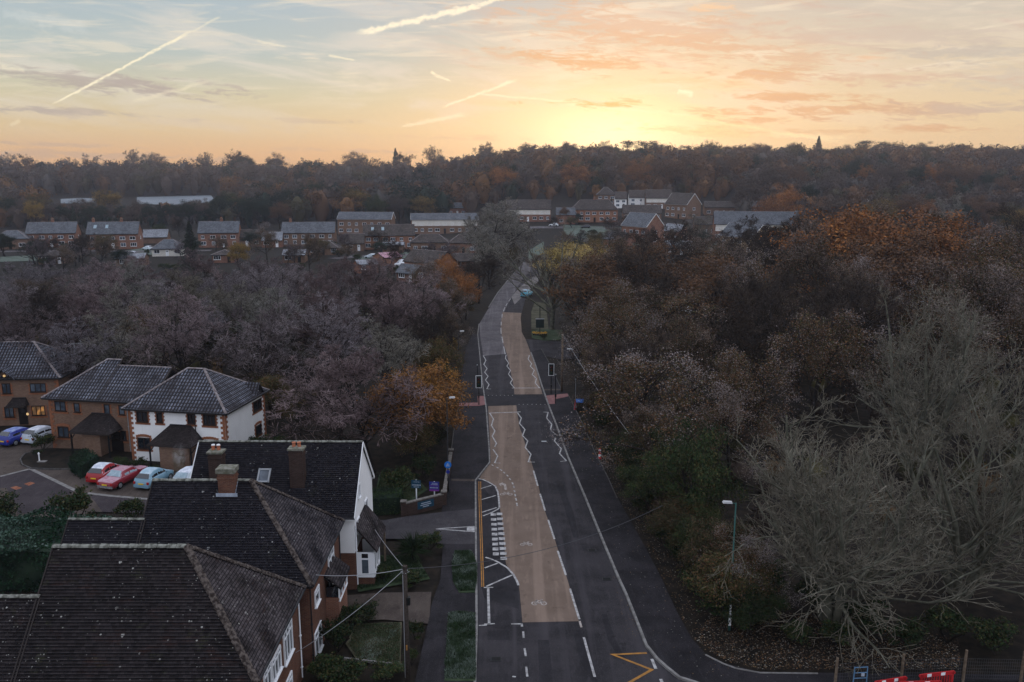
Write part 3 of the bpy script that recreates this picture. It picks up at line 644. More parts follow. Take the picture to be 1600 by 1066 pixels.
def quads(rng, c, s, flat=0.):
    n = len(c); a = unit(rng.normal(0, 1, (n, 3))); b = unit(np.cross(a, rng.normal(0, 1, (n, 3)))); 
    if flat: a[:, 2] *= 1-flat; b[:, 2] *= 1-flat
    s = (s*rng.uniform(.6, 1.3, n))[:, None]; a = a*s; b = b*s*.62
    V = np.stack([c-a*.5, c+b*.5, c+a*.5, c-b*.5], 1).reshape(-1, 3); F = np.arange(4*n).reshape(-1, 4); return V, F
def shellq(rng, c, n, s, jit=.45):
    """leaf quads that lie roughly along the crown's surface"""
    n = unit(unit(n) + rng.normal(0, jit, n.shape)); a = unit(np.cross(n, rng.normal(0, 1, n.shape))); b = np.cross(n, a); s = (s*rng.uniform(.6, 1.3, len(c)))[:, None]
    a = a*s; b = b*s*.7; V = np.stack([c-a*.5, c-b*.5, c+a*.5, c+b*.5], 1).reshape(-1, 3); return V, np.arange(len(V)).reshape(-1, 4)
def clumps(rng, n, nc, shape, rc, hollow=.35, z0=0., normals=False):
    """points in nc clumps that fill an egg-shaped crown of radii shape"""
    d = unit(rng.normal(0, 1, (nc, 3))); d[:, 2] = np.where(d[:, 2] < -.55, -d[:, 2]*.5, d[:, 2])
    c = d*rng.uniform(hollow, 1., (nc, 1))*np.array(shape); i = rng.integers(0, nc, n)
    r = rc*rng.uniform(.6, 1.25, nc)[i][:, None]
    o = unit(rng.normal(0, 1, (n, 3)))*np.abs(rng.normal(.75, .28, (n, 1)))*r; o[:, 2] *= .75
    if normals: return c[i] + o + np.array([0, 0, z0]), unit(o) + unit(c[i])*.5
    return c[i] + o + np.array([0, 0, z0])
def A(*a): return np.array([a], float)
def kind_mesh(kind, seed):
    """trunk and crown meshes of one tree, ten units tall"""
    rng = np.random.default_rng(seed); T = []; C = []; one = np.array([1.])
    tm, cm = ['bark_dark'], ['twig_frost']
    if kind in ('alder', 'pink', 'brown', 'grey'):
        L0 = np.array([8.6]); P0 = curve(rng, A(0,0,-.2), A(rng.normal(0,.05), rng.normal(0,.05), 1), L0, 8, .05, .05); R0 = np.linspace(.17, .03, 8)[None]
        P1, R1, L1 = spawn(rng, P0, R0, L0, 19, .18, .97, .9, .66, 5, .10, .10, .55, .08)
        P2, R2, L2 = spawn(rng, P1, R1, L1, 8, .2, 1., .75, .55, 4, .05, .14, .55, .035)
        P3, R3, L3 = spawn(rng, P2, R2, L2, 7, .15, 1., .7, .6, 3, .03, .2, .6, .019)
        P4, R4, L4 = spawn(rng, P3, R3, L3, 6, .1, 1., .75, .85, 3, -.02, .25, .8, .014, .6)
        T = [tubes(P0, R0, 6)+(0,), tubes(P1, R1, 5)+(0,), tubes(P2, R2, 3)+(0,)]
        cm = {'alder': ['twig_frost', 'twig_brown'], 'pink': ['twig_pink', 'twig_brown'], 'brown': ['twig_brown', 'bark_dark'], 'grey': ['twig_grey', 'twig_brown']}[kind]; tm = ['bark_dark']
        rime = rng.random(len(P4)) < np.clip((P4[:, -1, 2]-2.4)/3.6, .15, .97)      # rime settles on the open upper twigs
        C = [tubes(P3, np.maximum(R3, .014), 3)+(1,), tubes(P4[rime], np.maximum(R4[rime], .0135), 3)+(0,), tubes(P4[~rime], np.maximum(R4[~rime], .0125), 3)+(1,)]
    elif kind == 'rough':      # half bare, a few leaves left: frosted twigs and russet leaves
        P0 = curve(rng, A(0,0,-.2), A(rng.normal(0,.08), rng.normal(0,.08), 1), np.array([8.0]), 8, .05, .06); L0 = np.array([8.0]); R0 = np.linspace(.2, .035, 8)[None]
        P1, R1, L1 = spawn(rng, P0, R0, L0, 15, .2, .97, .95, .66, 5, .10, .12, .55, .09)
        P2, R2, L2 = spawn(rng, P1, R1, L1, 8, .2, 1., .8, .55, 4, .05, .16, .55, .04)
        P3, R3, L3 = spawn(rng, P2, R2, L2, 7, .15, 1., .7, .6, 3, .0, .2, .6, .019)
        T = [tubes(P0, R0, 6)+(0,), tubes(P1, R1, 5)+(0,), tubes(P2, R2, 3)+(0,)]
        lp = P3[:, 1:].reshape(-1, 3); lp = lp[rng.random(len(lp)) < .9]; lp = np.repeat(lp, 9, 0) + rng.normal(0, .26, (len(lp)*9, 3))
        out = np.linalg.norm((lp - np.array([0, 0, 5.4]))*np.array([.9, .9, .8]), axis=1); fr = rng.random(len(lp)) < np.clip((out-2.2)/2.0, .2, .95)
        cm = ['twig_brown', 'leaf_russet', 'twig_rime', 'leaf_olive']
        ol = rng.random(len(lp)) < .4
        C = [tubes(P3, np.maximum(R3, .013), 3)+(0,), quads(rng, lp[fr], .10)+(2,), quads(rng, lp[~fr & ol], .125)+(3,), quads(rng, lp[~fr & ~ol], .12)+(1,)]
    elif kind in ('amber', 'oak', 'russet', 'gold', 'olive', 'ever', 'green', 'fargrey'):
        L0 = np.array([6.5]); P0 = curve(rng, A(0,0,-.2), A(rng.normal(0,.08), rng.normal(0,.08), 1), L0, 6, .05, .08); R0 = np.linspace(.24, .06, 6)[None]
        P1, R1, L1 = spawn(rng, P0, R0, L0, 13, .3, .97, .85, .62, 5, .12, .12, .55, .11)
        P2, R2, L2 = spawn(rng, P1, R1, L1, 6, .3, 1., .75, .5, 3, .05, .15, .55, .04)
        T = [tubes(P0, R0, 6)+(0,), tubes(P1, R1, 5)+(0,), tubes(P2, R2, 3)+(0,)]
        cm = {'amber': ['leaf_amber', 'leaf_russet'], 'oak': ['leaf_orange', 'leaf_russet'], 'russet': ['far_russet', 'far_brown'], 'gold': ['leaf_gold', 'leaf_olive'], 'olive': ['leaf_olive', 'leaf_russet'], 'ever': ['far_ever', 'leaf_ever'], 'green': ['leaf_green', 'leaf_olive'], 'fargrey': ['far_brown', 'far_grey']}[kind]
        n = 14000; w = rng.uniform(3.4, 4.3); c, nn = clumps(rng, n, 75, (w, w, 4.3), 1.1, .4, 5.6, True); c[:, 2] = np.maximum(c[:, 2], .5)
        k = int(n*.68); C = [shellq(rng, c[:k], nn[:k], .185, .6)+(0,), shellq(rng, c[k:], nn[k:], .17, .6)+(1,)]
    elif kind == 'conifer':
        L0 = np.array([10.]); P0 = curve(rng, A(0,0,-.2), A(0,0,1), L0, 6, .1, .01); R0 = np.linspace(.16, .02, 6)[None]
        T = [tubes(P0, R0, 6)+(0,)]; cm = ['leaf_ever', 'leaf_green']
        n = 4200; z = rng.uniform(0, 1, n)**1.25; a = rng.uniform(0, 2*math.pi, n); lay = .72 + .28*np.sin(z*46 + 2*np.sin(a*3)); r = (1-z)**.85*2.3*np.sqrt(rng.uniform(.25, 1, n))*lay*(1+.2*np.sin(a*5+z*9))
        c = np.stack([r*np.cos(a), r*np.sin(a), .7 + z*9.3 - r*.25], 1); C = [quads(rng, c[:3000], .36, .4)+(0,), quads(rng, c[3000:], .3, .4)+(1,)]
    elif kind == 'pine':
        L0 = np.array([8.6]); P0 = curve(rng, A(0,0,-.2), A(0,0,1), L0, 6, .1, .03); R0 = np.linspace(.17, .06, 6)[None]
        P1, R1, L1 = spawn(rng, P0, R0, L0, 9, .62, 1., 1.15, .42, 4, .12, .08, .5, .06); T = [tubes(P0, R0, 6)+(0,), tubes(P1, R1, 4)+(0,)]
        cm = ['leaf_ever']; e = P1[:, 2:].reshape(-1, 3); c = np.repeat(e, 90, 0); o = rng.normal(0, 1, c.shape)*np.array([.75, .75, .22]); C = [quads(rng, c+o, .32, .3)+(0,)]
    elif kind == 'hero':       # tall bare tree on several stems, fine pale twigs
        ns = 6; a = np.arange(ns)*2*math.pi/ns + rng.uniform(0, 1, ns); d = np.stack([np.cos(a)*rng.uniform(.2, .5, ns), np.sin(a)*rng.uniform(.2, .5, ns), np.ones(ns)], 1)
        L0 = rng.uniform(7., 9.2, ns); P0 = curve(rng, d*np.array([.5, .5, 0])+np.array([0, 0, -.2]), d, L0, 9, .03, .07); R0 = rng.uniform(.13, .2, ns)[:, None]*np.linspace(1, .16, 9)[None]
        P1, R1, L1 = spawn(rng, P0, R0, L0, 12, .12, .98, .72, .50, 6, .12, .12, .55, .07)
        low = spawn(rng, P0, R0, L0, 3, .14, .42, 1.15, .55, 7, .06, .13, .5, .06, .25, .08)
        P1b, R1b, L1b = low
        def sub(P, R, L, n, *a): return spawn(rng, P, R, L, n, *a)
        P2, R2, L2 = spawn(rng, P1, R1, L1, 7, .12, 1., .66, .55, 5, .10, .15, .6, .030)
        P2b, R2b, L2b = spawn(rng, P1b, R1b, L1b, 9, .12, 1., .75, .5, 5, -.02, .18, .6, .028, .35, .12)
        P2 = np.concatenate([P2, P2b]); R2 = np.concatenate([R2, R2b]); L2 = np.concatenate([L2, L2b])
        P3, R3, L3 = spawn(rng, P2, R2, L2, 4, .12, 1., .62, .68, 4, .09, .2, .65, .015)
        P4, R4, L4 = spawn(rng, P3, R3, L3, 2, .2, 1., .66, .82, 3, .05, .22, .7, .009, .6)
        tm = ['bark_moss']; cm = ['bark_olive', 'twig_olive']
        T = [tubes(P0, R0, 7)+(0,), tubes(P1, R1, 5)+(0,), tubes(P1b, R1b, 5)+(0,)]
        C = [tubes(P2, np.maximum(R2, .010), 3)+(0,), tubes(P3, np.maximum(R3, .0075), 3)+(0,), tubes(P4, np.maximum(R4, .006), 3)+(1,)]
    elif kind == 'ash':        # spreading bare tree with long straight limbs
        L0 = np.array([4.2]); P0 = curve(rng, A(0,0,-.2), A(0,0,1), L0, 5, .05, .03); R0 = np.linspace(.27, .17, 5)[None]
        P1, R1, L1 = spawn(rng, P0, R0, L0, 20, .35, 1., .75, 2.2, 8, .03, .06, .66, .13, .2, 0., .2)
        P2, R2, L2 = spawn(rng, P1, R1, L1, 9, .25, 1., .6, .38, 5, .05, .10, .55, .035)
        P3, R3, L3 = spawn(rng, P2, R2, L2, 7, .2, 1., .6, .55, 3, .03, .15, .6, .014)
        T = [tubes(P0, R0, 8)+(0,), tubes(P1, R1, 5)+(0,)]; tm = ['bark_moss']; cm = ['twig_brown', 'twig_grey']; C = [tubes(P2, R2, 3)+(0,), tubes(P3, np.maximum(R3, .009), 3)+(1,)]
    elif kind == 'spiny':      # grassy spiky garden plant
        n = 260; a = rng.uniform(0, 2*math.pi, n); el = rng.uniform(.2, 1.45, n); d = np.stack([np.cos(a)*np.cos(el), np.sin(a)*np.cos(el), np.sin(el)], 1)
        P = curve(rng, np.zeros((n, 3))+np.array([0, 0, 2.]), d, rng.uniform(4, 8, n), 5, 0, .02, .35); C = [tubes(P, np.linspace(.30, .03, 5)[None]*np.ones((n, 1)), 3)+(0,)]
        cm = ['leaf_green']; T = [tubes(curve(rng, A(0,0,0), A(0,0,1), np.array([2.3]), 3, 0, 0), np.full((1, 3), .35), 6)+(0,)]
    elif kind == 'shrub':
        T = [tubes(curve(rng, np.zeros((7, 3)), unit(rng.normal(0, 1, (7, 3))*np.array([.6, .6, 0])+np.array([0, 0, 1])), np.full(7, 7.), 4, .05, .1), np.full((7, 4), .12), 4)+(0,)]
        cm = ['leaf_olive', 'leaf_green']; c = clumps(rng, 2300, 26, (4.6, 4.6, 4.2), 1.9, .3, 5.); c[:, 2] = np.maximum(c[:, 2], .1); C = [quads(rng, c[:1500], .75)+(1,), quads(rng, c[1500:], .7)+(0,)]
    V, F, mi = join(T); tme = npmesh('trunk', V, F, tm, mi, True); V, F, mi = join(C); cme = npmesh('crown', V, F, cm, mi)
    return tme, cme
KIND = {}
def variants(kind, n=4):
    if kind not in KIND: KIND[kind] = [kind_mesh(kind, 101*i + sum(map(ord, kind))) for i in range(n)]
    return KIND[kind]
RND = random.Random(7); COUNT = {}
NAMES = dict(amber='broadleaf_tree', alder='bare_tree', pink='bare_tree', brown='bare_tree', grey='bare_tree', rough='broadleaf_tree', oak='oak_tree', russet='broadleaf_tree', gold='broadleaf_tree', olive='broadleaf_tree', ever='evergreen_tree', green='broadleaf_tree', fargrey='bare_tree', conifer='conifer_tree', pine='pine_tree', hero='bare_tree', ash='bare_tree', spiny='spiky_plant', shrub='shrub')
NVAR = dict(amber=2, hero=2, ash=1, spiny=1, pine=2, conifer=2, oak=3, russet=3, gold=2, olive=2, ever=3, green=2, fargrey=3, alder=5, pink=4, grey=3, brown=3, rough=4, shrub=3)
def plant(kind, p, h, label, group=None, wide=1., cat=None, var=None, rz=None, mats=None):
    vs = variants(kind, NVAR.get(kind, 3)); k = COUNT.get(kind, 0); COUNT[kind] = k+1
    tme, cme = vs[k % len(vs) if var is None else var]
    o = thing(NAMES[kind], label, cat or ('shrub' if kind in ('shrub', 'spiny') else 'tree'), (p[0], p[1], p[2] if len(p) > 2 else 0.), RND.uniform(0, 6.28) if rz is None else rz, group)
    s = h/10.; o.scale = (s*wide, s*wide, s)
    if kind == 'spiny': tn, cn = 'stem', 'foliage'
    elif kind == 'shrub': tn, cn = 'stem', 'foliage'
    else: tn, cn = 'trunk', 'crown'
    link(bpy.data.objects.new(tn, tme), o); c = link(bpy.data.objects.new(cn, cme), o)
    if mats:
        me = cme.copy(); c.data = me
        for i, m in enumerate(mats):
            if i < len(me.materials): me.materials[i] = M[m]
    return o
def nth(i): return ('first', 'second', 'third', 'fourth', 'fifth', 'sixth', 'seventh', 'eighth', 'ninth', 'tenth', 'eleventh', 'twelfth', 'thirteenth', 'fourteenth', 'fifteenth', 'sixteenth', 'seventeenth', 'eighteenth', 'nineteenth', 'twentieth')[i] if i < 20 else '%dth' % (i+1)
LOOK = dict(amber='amber leaved tree', alder='grey frosted bare tree', pink='pinkish frosted bare tree', brown='brown twiggy bare tree', grey='pale grey bare tree', rough='half bare rime topped tree', oak='orange leaved oak', russet='russet brown tree', gold='golden yellow tree', olive='olive green tree', ever='dark rounded evergreen', green='green leafy tree', fargrey='bare brown grey tree', conifer='dark pointed conifer', pine='flat topped pine')
def row(items, where, group):
    """a row of trees (px, D, height, kind, width): labelled by look and order from the left"""
    items = sorted(items, key=lambda q: q[0])
    for i, (px, D, h, k, w) in enumerate(items):
        p = AT(px, D); plant(k, p, h, '%s, %s from left %s' % (LOOK[k], nth(i), where), group, w)
def trees():
    r = RND
    # left wood: rows going back from the roofs to the village
    g = 'frosted trees of the left wood'
    for j, D in enumerate((97, 108, 119, 131, 144, 158)):
        lo = -40; hi = 800 - 14.*FOC/D - (0 if j else 60); st = 8.2*FOC/D; it = []; px = lo + r.uniform(0, st)
        while px < hi:
            d = D + r.uniform(-4, 4); h = r.uniform(9.5, 12.6) if j < 4 else r.uniform(9., 11.5)
            k = r.choices(('alder', 'pink', 'brown', 'grey', 'rough'), (5, 3.2 if px > 350 else 1, 1.6, 1., .9))[0]
            it.append((px, d, h, k, r.uniform(1.1, 1.4))); px += st*r.uniform(.75, 1.15)
        row(it, 'in the %s row of the left wood' % nth(j), g)
    # edge of the road, left
    for px, py, h, k, w, lab in (
        (585, 740, 11.2, 'pink', 1.45, 'frosted tree with amber leaves behind the white gabled house'), (652, 726, 9.4, 'amber', 1.35, 'amber leaved tree between estate board and white gabled house'),
        (530, 716, 10.4, 'pink', 1.3, 'rime covered tree behind the slate roof of the white gabled house'), (672, 690, 8.6, 'amber', 1.1, 'amber and grey tree beside the left pavement behind the lamp'),
        (600, 645, 10.0, 'grey', 1.3, 'pale grey spreading tree with bare twigs in the left wood edge'), (688, 625, 8.0, 'olive', .9, 'olive bush like tree beside the pink crossing paving'),
        (672, 590, 9.0, 'brown', 1.0, 'brown bare tree beside left pavement short of the far left lamp'), (708, 560, 8.0, 'rough', .9, 'small half bare tree overhanging left pavement beyond the traffic light'),
        (700, 520, 10.0, 'rough', 1.0, 'rough tree where the left pavement vanishes under branches'), (728, 500, 9.0, 'oak', .8, 'rusty brown tree leaning to the road at its bend'),
        (748, 474, 10.0, 'brown', 1.5, 'brown bare tree with branches over the road at its bend'), (700, 475, 10.0, 'oak', .85, 'tall amber tree in the wood just left of the road bend'), (765, 452, 12., 'grey', 1.35, 'pale bare tree left of the far road, above the bend'),
        (770, 428, 18., 'grey', 1.45, 'large smoky grey tree beyond the bend on its left'), (766, 436, 11., 'ever', .95, 'dark evergreen beside the smoky grey tree beyond the bend'), (792, 426, 9., 'olive', 1.2, 'olive tree at left verge where the road disappears'), (812, 412, 15., 'grey', 1.4, 'hazy grey tree right above the vanishing road'), (842, 432, 7., 'rough', 1.3, 'low rough tree on the right verge of the far road'), (862, 448, 6., 'olive', 1.4, 'olive thicket behind the light blue car')):
        plant(k, G(px, py), h, lab, None, w)
    for px, py, h, w in ((265, 640, 6.5, 1.), (330, 640, 6.0, 1.1), (180, 600, 6.0, 1.1), (60, 560, 7., 1.), (420, 625, 6.5, 1.1), (470, 640, 5.5, 1.)):
        plant('olive', G(px, py+40), h, 'olive green understorey tree behind the tiled roofs', 'olive understorey trees behind the roofs', w)
    # right wood
    g = 'trees of the right wood'
    for j, (D, lo, hi) in enumerate(((72, 985, 1240), (84, 975, 1640), (97, 950, 1650), (111, 925, 1660), (127, 905, 1660), (144, 935, 1660), (162, 950, 1660))):
        st = 8.8*FOC/D; it = []; px = lo + r.uniform(0, st*.4)
        while px < hi:
            d = D + r.uniform(-4, 4)
            h = {0: 11.6, 1: 13.2, 2: 14.6, 3: 15.6, 4: 16.8, 5: 18., 6: 18.6}[j]*r.uniform(.86, 1.08)*float(np.interp(px, [880, 1000, 1060, 1150, 1225], [.82, 1.0, .94, .88, 1.1]))
            if j >= 4 and 1190 < px < 1540: k = r.choices(('oak', 'rough', 'russet', 'pink', 'brown'), (2.6, 4, 1.5, .8, 1))[0]
            elif j >= 4: k = r.choices(('rough', 'russet', 'pink', 'brown'), (6, 1.2, .5, 2))[0]
            else: k = r.choices(('rough', 'brown'), (7, 1.6))[0]
            it.append((px, d, h, k, r.uniform(1.1, 1.4))); px += st*r.uniform(.8, 1.2)
        row(it, 'in the %s row of the right wood' % nth(j), g)
    plant('hero', (19.5, 47.5, 0), 14.6, 'huge pale bare tree on several stems overhanging the red barriers', None, 1.28, var=0, rz=.4)
    plant('hero', (29.0, 51.0, 0), 15.6, 'huge pale bare tree cut off by right edge of the photo', None, 1.15, var=1, rz=2.)
    plant('hero', (37.0, 74.0, 0), 18.5, 'tall olive grey bare tree behind the two huge bare trees', None, 1.0, var=0, rz=3.3)
    plant('ash', G(862, 515), 15.0, 'bare dark tree with long straight limbs right of the bend', None, 1.15)
    plant('gold', G(898, 462), 13.0, 'pale golden willow behind the long limbed bare tree', None, 1.7, mats=['leaf_willow', 'leaf_gold'])
    for px, py, h, k, w, lab in ((1010, 790, 8.6, 'rough', 1.05, 'rime topped tree leaning over the leafy right pavement'), (1075, 850, 9.5, 'green', .9, 'ivy clad dark green tree beside the green lamp post'), (960, 700, 7.5, 'rough', 1.1, 'shrubby rimed tree beside the red and white bollard'), (925, 640, 8., 'rough', 1.1, 'brown tree overhanging the bin by the crossing'), (915, 600, 7.5, 'rough', .9, 'thin tree behind the wooden pole by the side lane'), (905, 560, 7., 'rough', 1.1, 'grey tree beyond the side lane'), (900, 530, 8.5, 'grey', 1.2, 'grey bare tree right of the village sign lawn')):
        plant(k, G(px, py), h, lab, None, w)
    # dark leafy margin of the woods beside the pavements
    for i in range(26):
        t = (i + r.uniform(0, .8))/26; py = 1000 - 440*t; px = float(np.interp(py, [560, 612, 662, 705, 744, 778, 862, 900, 952, 1000], [900, 905, 928, 948, 968, 985, 1035, 1062, 1095, 1120])) + r.uniform(8, 60)
        plant(r.choice(('olive', 'green', 'olive', 'rough')), G(px, py), r.uniform(3.4, 5.6), 'low leafy tree in the margin of the right wood beside the pavement', 'low trees along the right pavement', r.uniform(1.0, 1.4))
    for i in range(20):
        t = (i + r.uniform(0, .8))/20; py = 735 - 250*t; px = float(np.interp(py, [480, 545, 603, 675, 735], [738, 722, 706, 694, 684])) - r.uniform(6, 46)
        plant(r.choice(('olive', 'rough', 'olive', 'brown', 'gold')), G(px, py), r.uniform(3.2, 6.), 'low tree in the margin of the left wood beside the pavement', 'low trees along the left pavement', r.uniform(1.0, 1.4))
    # undergrowth
    for px, py, h in ((1120, 960, 2.4), (1160, 985, 1.8), (1200, 970, 2.2), (1240, 1005, 1.6), (1090, 930, 2.2), (1060, 880, 2.0), (1300, 1010, 1.8), (1350, 990, 2.4), (1420, 1015, 1.9), (1480, 1005, 2.3), (1550, 1015, 2.0), (1035, 850, 1.6), (1000, 800, 1.5), (980, 760, 1.6), (955, 715, 1.4), (1270, 960, 2.6), (1180, 930, 3.), (1120, 900, 3.)):
        plant('shrub', G(px, py), h, 'low dark bramble bush in the undergrowth under the right wood', 'bramble bushes under the right wood', 1.3)
    # village: conifers, garden trees
    for px, py, h, k, w, lab in ((300, 418, 13., 'conifer', 1.25, 'tall dark pointed conifer rising between the brick terraces'), (303, 432, 7., 'alder', 1.2, 'rimed bush tree at the foot of the dark conifer'), (420, 420, 12., 'rough', 1.05, 'tall brown alder like tree before the long grey roof'), (484, 425, 11., 'rough', 1., 'brown tree below the pale roofed block'), (375, 425, 9., 'gold', .9, 'yellowish bare tree right of the dark conifer'), (130, 420, 10., 'brown', 1., 'bare brown tree before the leftmost brick terraces'), (158, 418, 9.5, 'rough', 1., 'tree with pale twigs before the second brick terrace'), (60, 420, 9., 'alder', 1., 'frosted tree in front of the leftmost terrace'), (610, 425, 9., 'brown', 1., 'bare tree in the gardens under the dark roofed terrace'), (672, 442, 6., 'alder', 1., 'small frosted tree by the hipped brick house'), (1085, 395, 12., 'grey', 1.1, 'grey bare tree left of the long grey roof'), (1098, 400, 8., 'ever', .9, 'dark round bush before the long grey roof'), (955, 340, 9., 'conifer', 1., 'dark cypress beside the white gabled houses'), (982, 345, 7., 'green', 1., 'green bush tree between the white gabled houses'), (880, 350, 8., 'russet', .9, 'brown tree left of the hipped orange brick house'), (1010, 392, 8., 'brown', 1.1, 'brown hedge tree below the brick gable house'), (970, 405, 9., 'brown', 1.1, 'bare brown tree left below the brick gable house'), (930, 420, 9., 'gold', 1.1, 'yellow tinted tree behind the golden willow'), (1050, 400, 9., 'rough', 1.2, 'dense brown tree right below the brick gable house'), (760, 372, 13., 'grey', 1.2, 'smoky bare tree left of the far cream fronted terrace'), (745, 392, 12., 'grey', 1.2, 'smoky bare tree hiding the end of the white fronted block'), (790, 385, 11., 'grey', 1.2, 'smoky bare tree over the far end of the road'), (825, 390, 9., 'brown', 1.1, 'brown bare tree right of the far road end'), (280, 370, 8., 'brown', 1., 'grey brown tree between second and third terraces'), (250, 372, 6., 'green', 1.2, 'green garden tree right of the second terrace'), (110, 355, 10., 'brown', 1., 'smoke grey tree behind the leftmost terrace'), (345, 405, 7., 'rough', 1., 'small tree before the third brick terrace')):
        plant(k, GT(px, py), h, lab, None, w)
    # wooded hills: the trees one can tell apart
    g = 'trees of the far wooded hill'
    far = []
    def belt(lo, hi, D0, D1, n, hs, ks, ws):
        for i in range(n):
            px = lo + (hi-lo)*(i + r.uniform(.1, .9))/n; far.append((px, r.uniform(D0, D1), r.uniform(*hs), r.choices(ks, ws)[0], r.uniform(.95, 1.3)))
    belt(-30, 85, 395, 440, 5, (13, 17), ('ever', 'olive', 'fargrey'), (5, 2, 2)); belt(85, 345, 395, 440, 18, (10.5, 14), ('ever', 'olive', 'oak', 'fargrey', 'conifer'), (5, 1.5, 1.4, 3, 1)); belt(345, 420, 400, 440, 5, (13, 17), ('ever', 'fargrey', 'green'), (4, 2, 1)); belt(-30, 420, 640, 700, 9, (17, 22), ('fargrey', 'grey', 'russet'), (4, 2, 1))
    belt(400, 760, 430, 520, 18, (15, 21), ('ever', 'russet', 'fargrey', 'conifer', 'gold', 'green'), (4, 3, 3, 1, 1, 1))
    belt(740, 1180, 480, 560, 18, (15, 20), ('fargrey', 'russet', 'ever', 'oak', 'gold'), (2.5, 4, 1, 1.2, .6))
    belt(1180, 1640, 300, 370, 15, (13, 18), ('oak', 'fargrey', 'russet', 'gold', 'ever', 'grey'), (3, 3, 2, 1, 1, 1.5))
    belt(1150, 1640, 400, 500, 16, (16, 21), ('fargrey', 'russet', 'oak', 'ever'), (4, 3, 1, 1))
    belt(-40, 760, 785, 800, 17, (20, 28), ('fargrey', 'brown', 'grey', 'ever'), (3, 3, 2, 1)); belt(740, 1650, 716, 724, 19, (17, 22.5), ('fargrey', 'ever', 'brown', 'russet'), (4, 1.4, 2, 2))
    far.sort(key=lambda q: q[0])
    for zone, a, b in (('above the left terraces', -99, 420), ('behind the pale roofed blocks', 420, 745), ('above the hipped brick house', 745, 1160), ('beyond the right wood', 1160, 2000)):
        z = [q for q in far if a <= q[0] < b]
        for i, (px, D, h, k, w) in enumerate(z): plant(k, AT(px, D), h, '%s, %s from left of the hill trees %s' % (LOOK[k], nth(i), zone), g, w)
    # trees that stand out on the skyline
    for px, D, h, k, w, lab in ((385, 790, 29, 'brown', 1.1, 'tall domed tree on the left skyline'), (240, 790, 25, 'grey', .9, 'bare tree with round head on the far left skyline'), (330, 790, 25, 'grey', .9, 'small bare round tree on the left skyline'), (622, 790, 30, 'conifer', 1.1, 'pointed conifer sticking out of the middle skyline'), (685, 790, 29, 'brown', 1.1, 'domed bare tree on the skyline left of the sun'), (885, 722, 22, 'fargrey', 1.1, 'rounded tree on skyline just left of the sun'), (975, 722, 22, 'pine', 1.3, 'flat topped pine against the glow of the sun'), (1003, 722, 23, 'pine', 1.6, 'wider flat topped pine right of the sun'), (1267, 722, 25, 'conifer', 1.4, 'layered cedar rising above the right skyline'), (1340, 722, 22, 'pine', 1.5, 'dark pine clump on the right skyline'), (1366, 722, 22, 'pine', 1.3, 'dark flat pine on right skyline beside the pine clump'), (175, 470, 17, 'gold', 1.35, 'big golden brown tree left of the frosted field'), (560, 455, 19, 'gold', 1.1, 'amber tree behind the pale roofed block'), (60, 400, 14, 'gold', .9, 'amber tree among dark evergreens at far left'), (440, 400, 13, 'russet', 1.2, 'round tan tree above the long grey roof'), (1213, 400, 14, 'russet', 1.3, 'round brown tree above the long grey roofs at right'), (800, 470, 13, 'fargrey', 1.5, 'round grey brown tree above the cream fronted terrace')):
        plant(k, AT(px, D), h, lab, None, w)
    # bushes in the gardens of the village
    g = 'bushes in the village gardens'
    for i in range(85):
        px = r.choice((r.uniform(-20, 745), r.uniform(860, 1240))); py = r.uniform(386, 428) if px < 745 else r.uniform(350, 400); k = r.choice(('shrub', 'shrub', 'shrub', 'alder', 'brown', 'rough', 'olive', 'ever'))
        o = plant(k, GT(px, py), r.uniform(1.6, 3.2) if k == 'shrub' else r.uniform(4.5, 8), 'bush or small tree in the gardens between the village houses', g, r.uniform(1.2, 1.8), cat='shrub'); o.name = 'garden_bush'
trees()
def forest(name, spots, kinds, label):
    """a far wood that reads as one mass"""
    rng = np.random.default_rng(5); V = []; F = []; mi = []; k = 0; ml = ['twig_brown', 'leaf_litter', 'leaf_ever', 'leaf_olive', 'twig_brown', 'leaf_russet', 'bark_dark'] if name == 'undergrowth' else ['far_brown', 'far_russet', 'far_ever', 'far_olive', 'far_grey', 'far_orange', 'bark_dark']
    for i, (x, y, z, h, m) in enumerate(spots):
        big = h > 5; n = 780 if big else 160; w = h*rng.uniform(.42, .58); c, nn = clumps(rng, n, 22, (w*.80, w*.80, h*.38), h*.14, .6, h*.54, True); c[:, 2] = np.maximum(c[:, 2], h*.05)
        v, f = shellq(rng, c + np.array([x, y, z]), nn, h*(.056 if big else .10)); V.append(v); F.append(f+k); k += len(v); mm = np.full(n, m); mm[rng.random(n) < .10] = 0; mi.append(mm)
        # dense heart of the crown
        u = np.linspace(0, 2*math.pi, 9)[:-1]; rings = [(.02, .20), (.35, .46), (.70, .46), (.95, .12)]; P = np.array([[x + w*(1.5 if not big else .95)*rr*math.cos(q)*rng.uniform(.7, 1.1), y + w*(1.5 if not big else .95)*rr*math.sin(q)*rng.uniform(.7, 1.1), z + h*zz*(.84 if big else .6)] for zz, rr in rings for q in u]); f = np.array([(i*8+j, i*8+(j+1) % 8, (i+1)*8+(j+1) % 8, (i+1)*8+j) for i in range(3) for j in range(8)] + [(24, 25, 26, 27), (24, 27, 28, 31), (28, 29, 30, 31)])
        V.append(P); F.append(f+k); k += len(P); mi.append(np.full(len(f), m))
        v, f = tubes(np.array([[[x, y, z-.3], [x, y, z+h*.6]]]), np.array([[h*.022, h*.010]]), 3); V.append(v); F.append(f+k); k += len(v); mi.append(np.full(len(f), 6))
    o = link(bpy.data.objects.new(name, npmesh(name, np.concatenate(V), np.concatenate(F), ml, np.concatenate(mi)))); return tag(o, label, 'woodland', None, 'stuff')
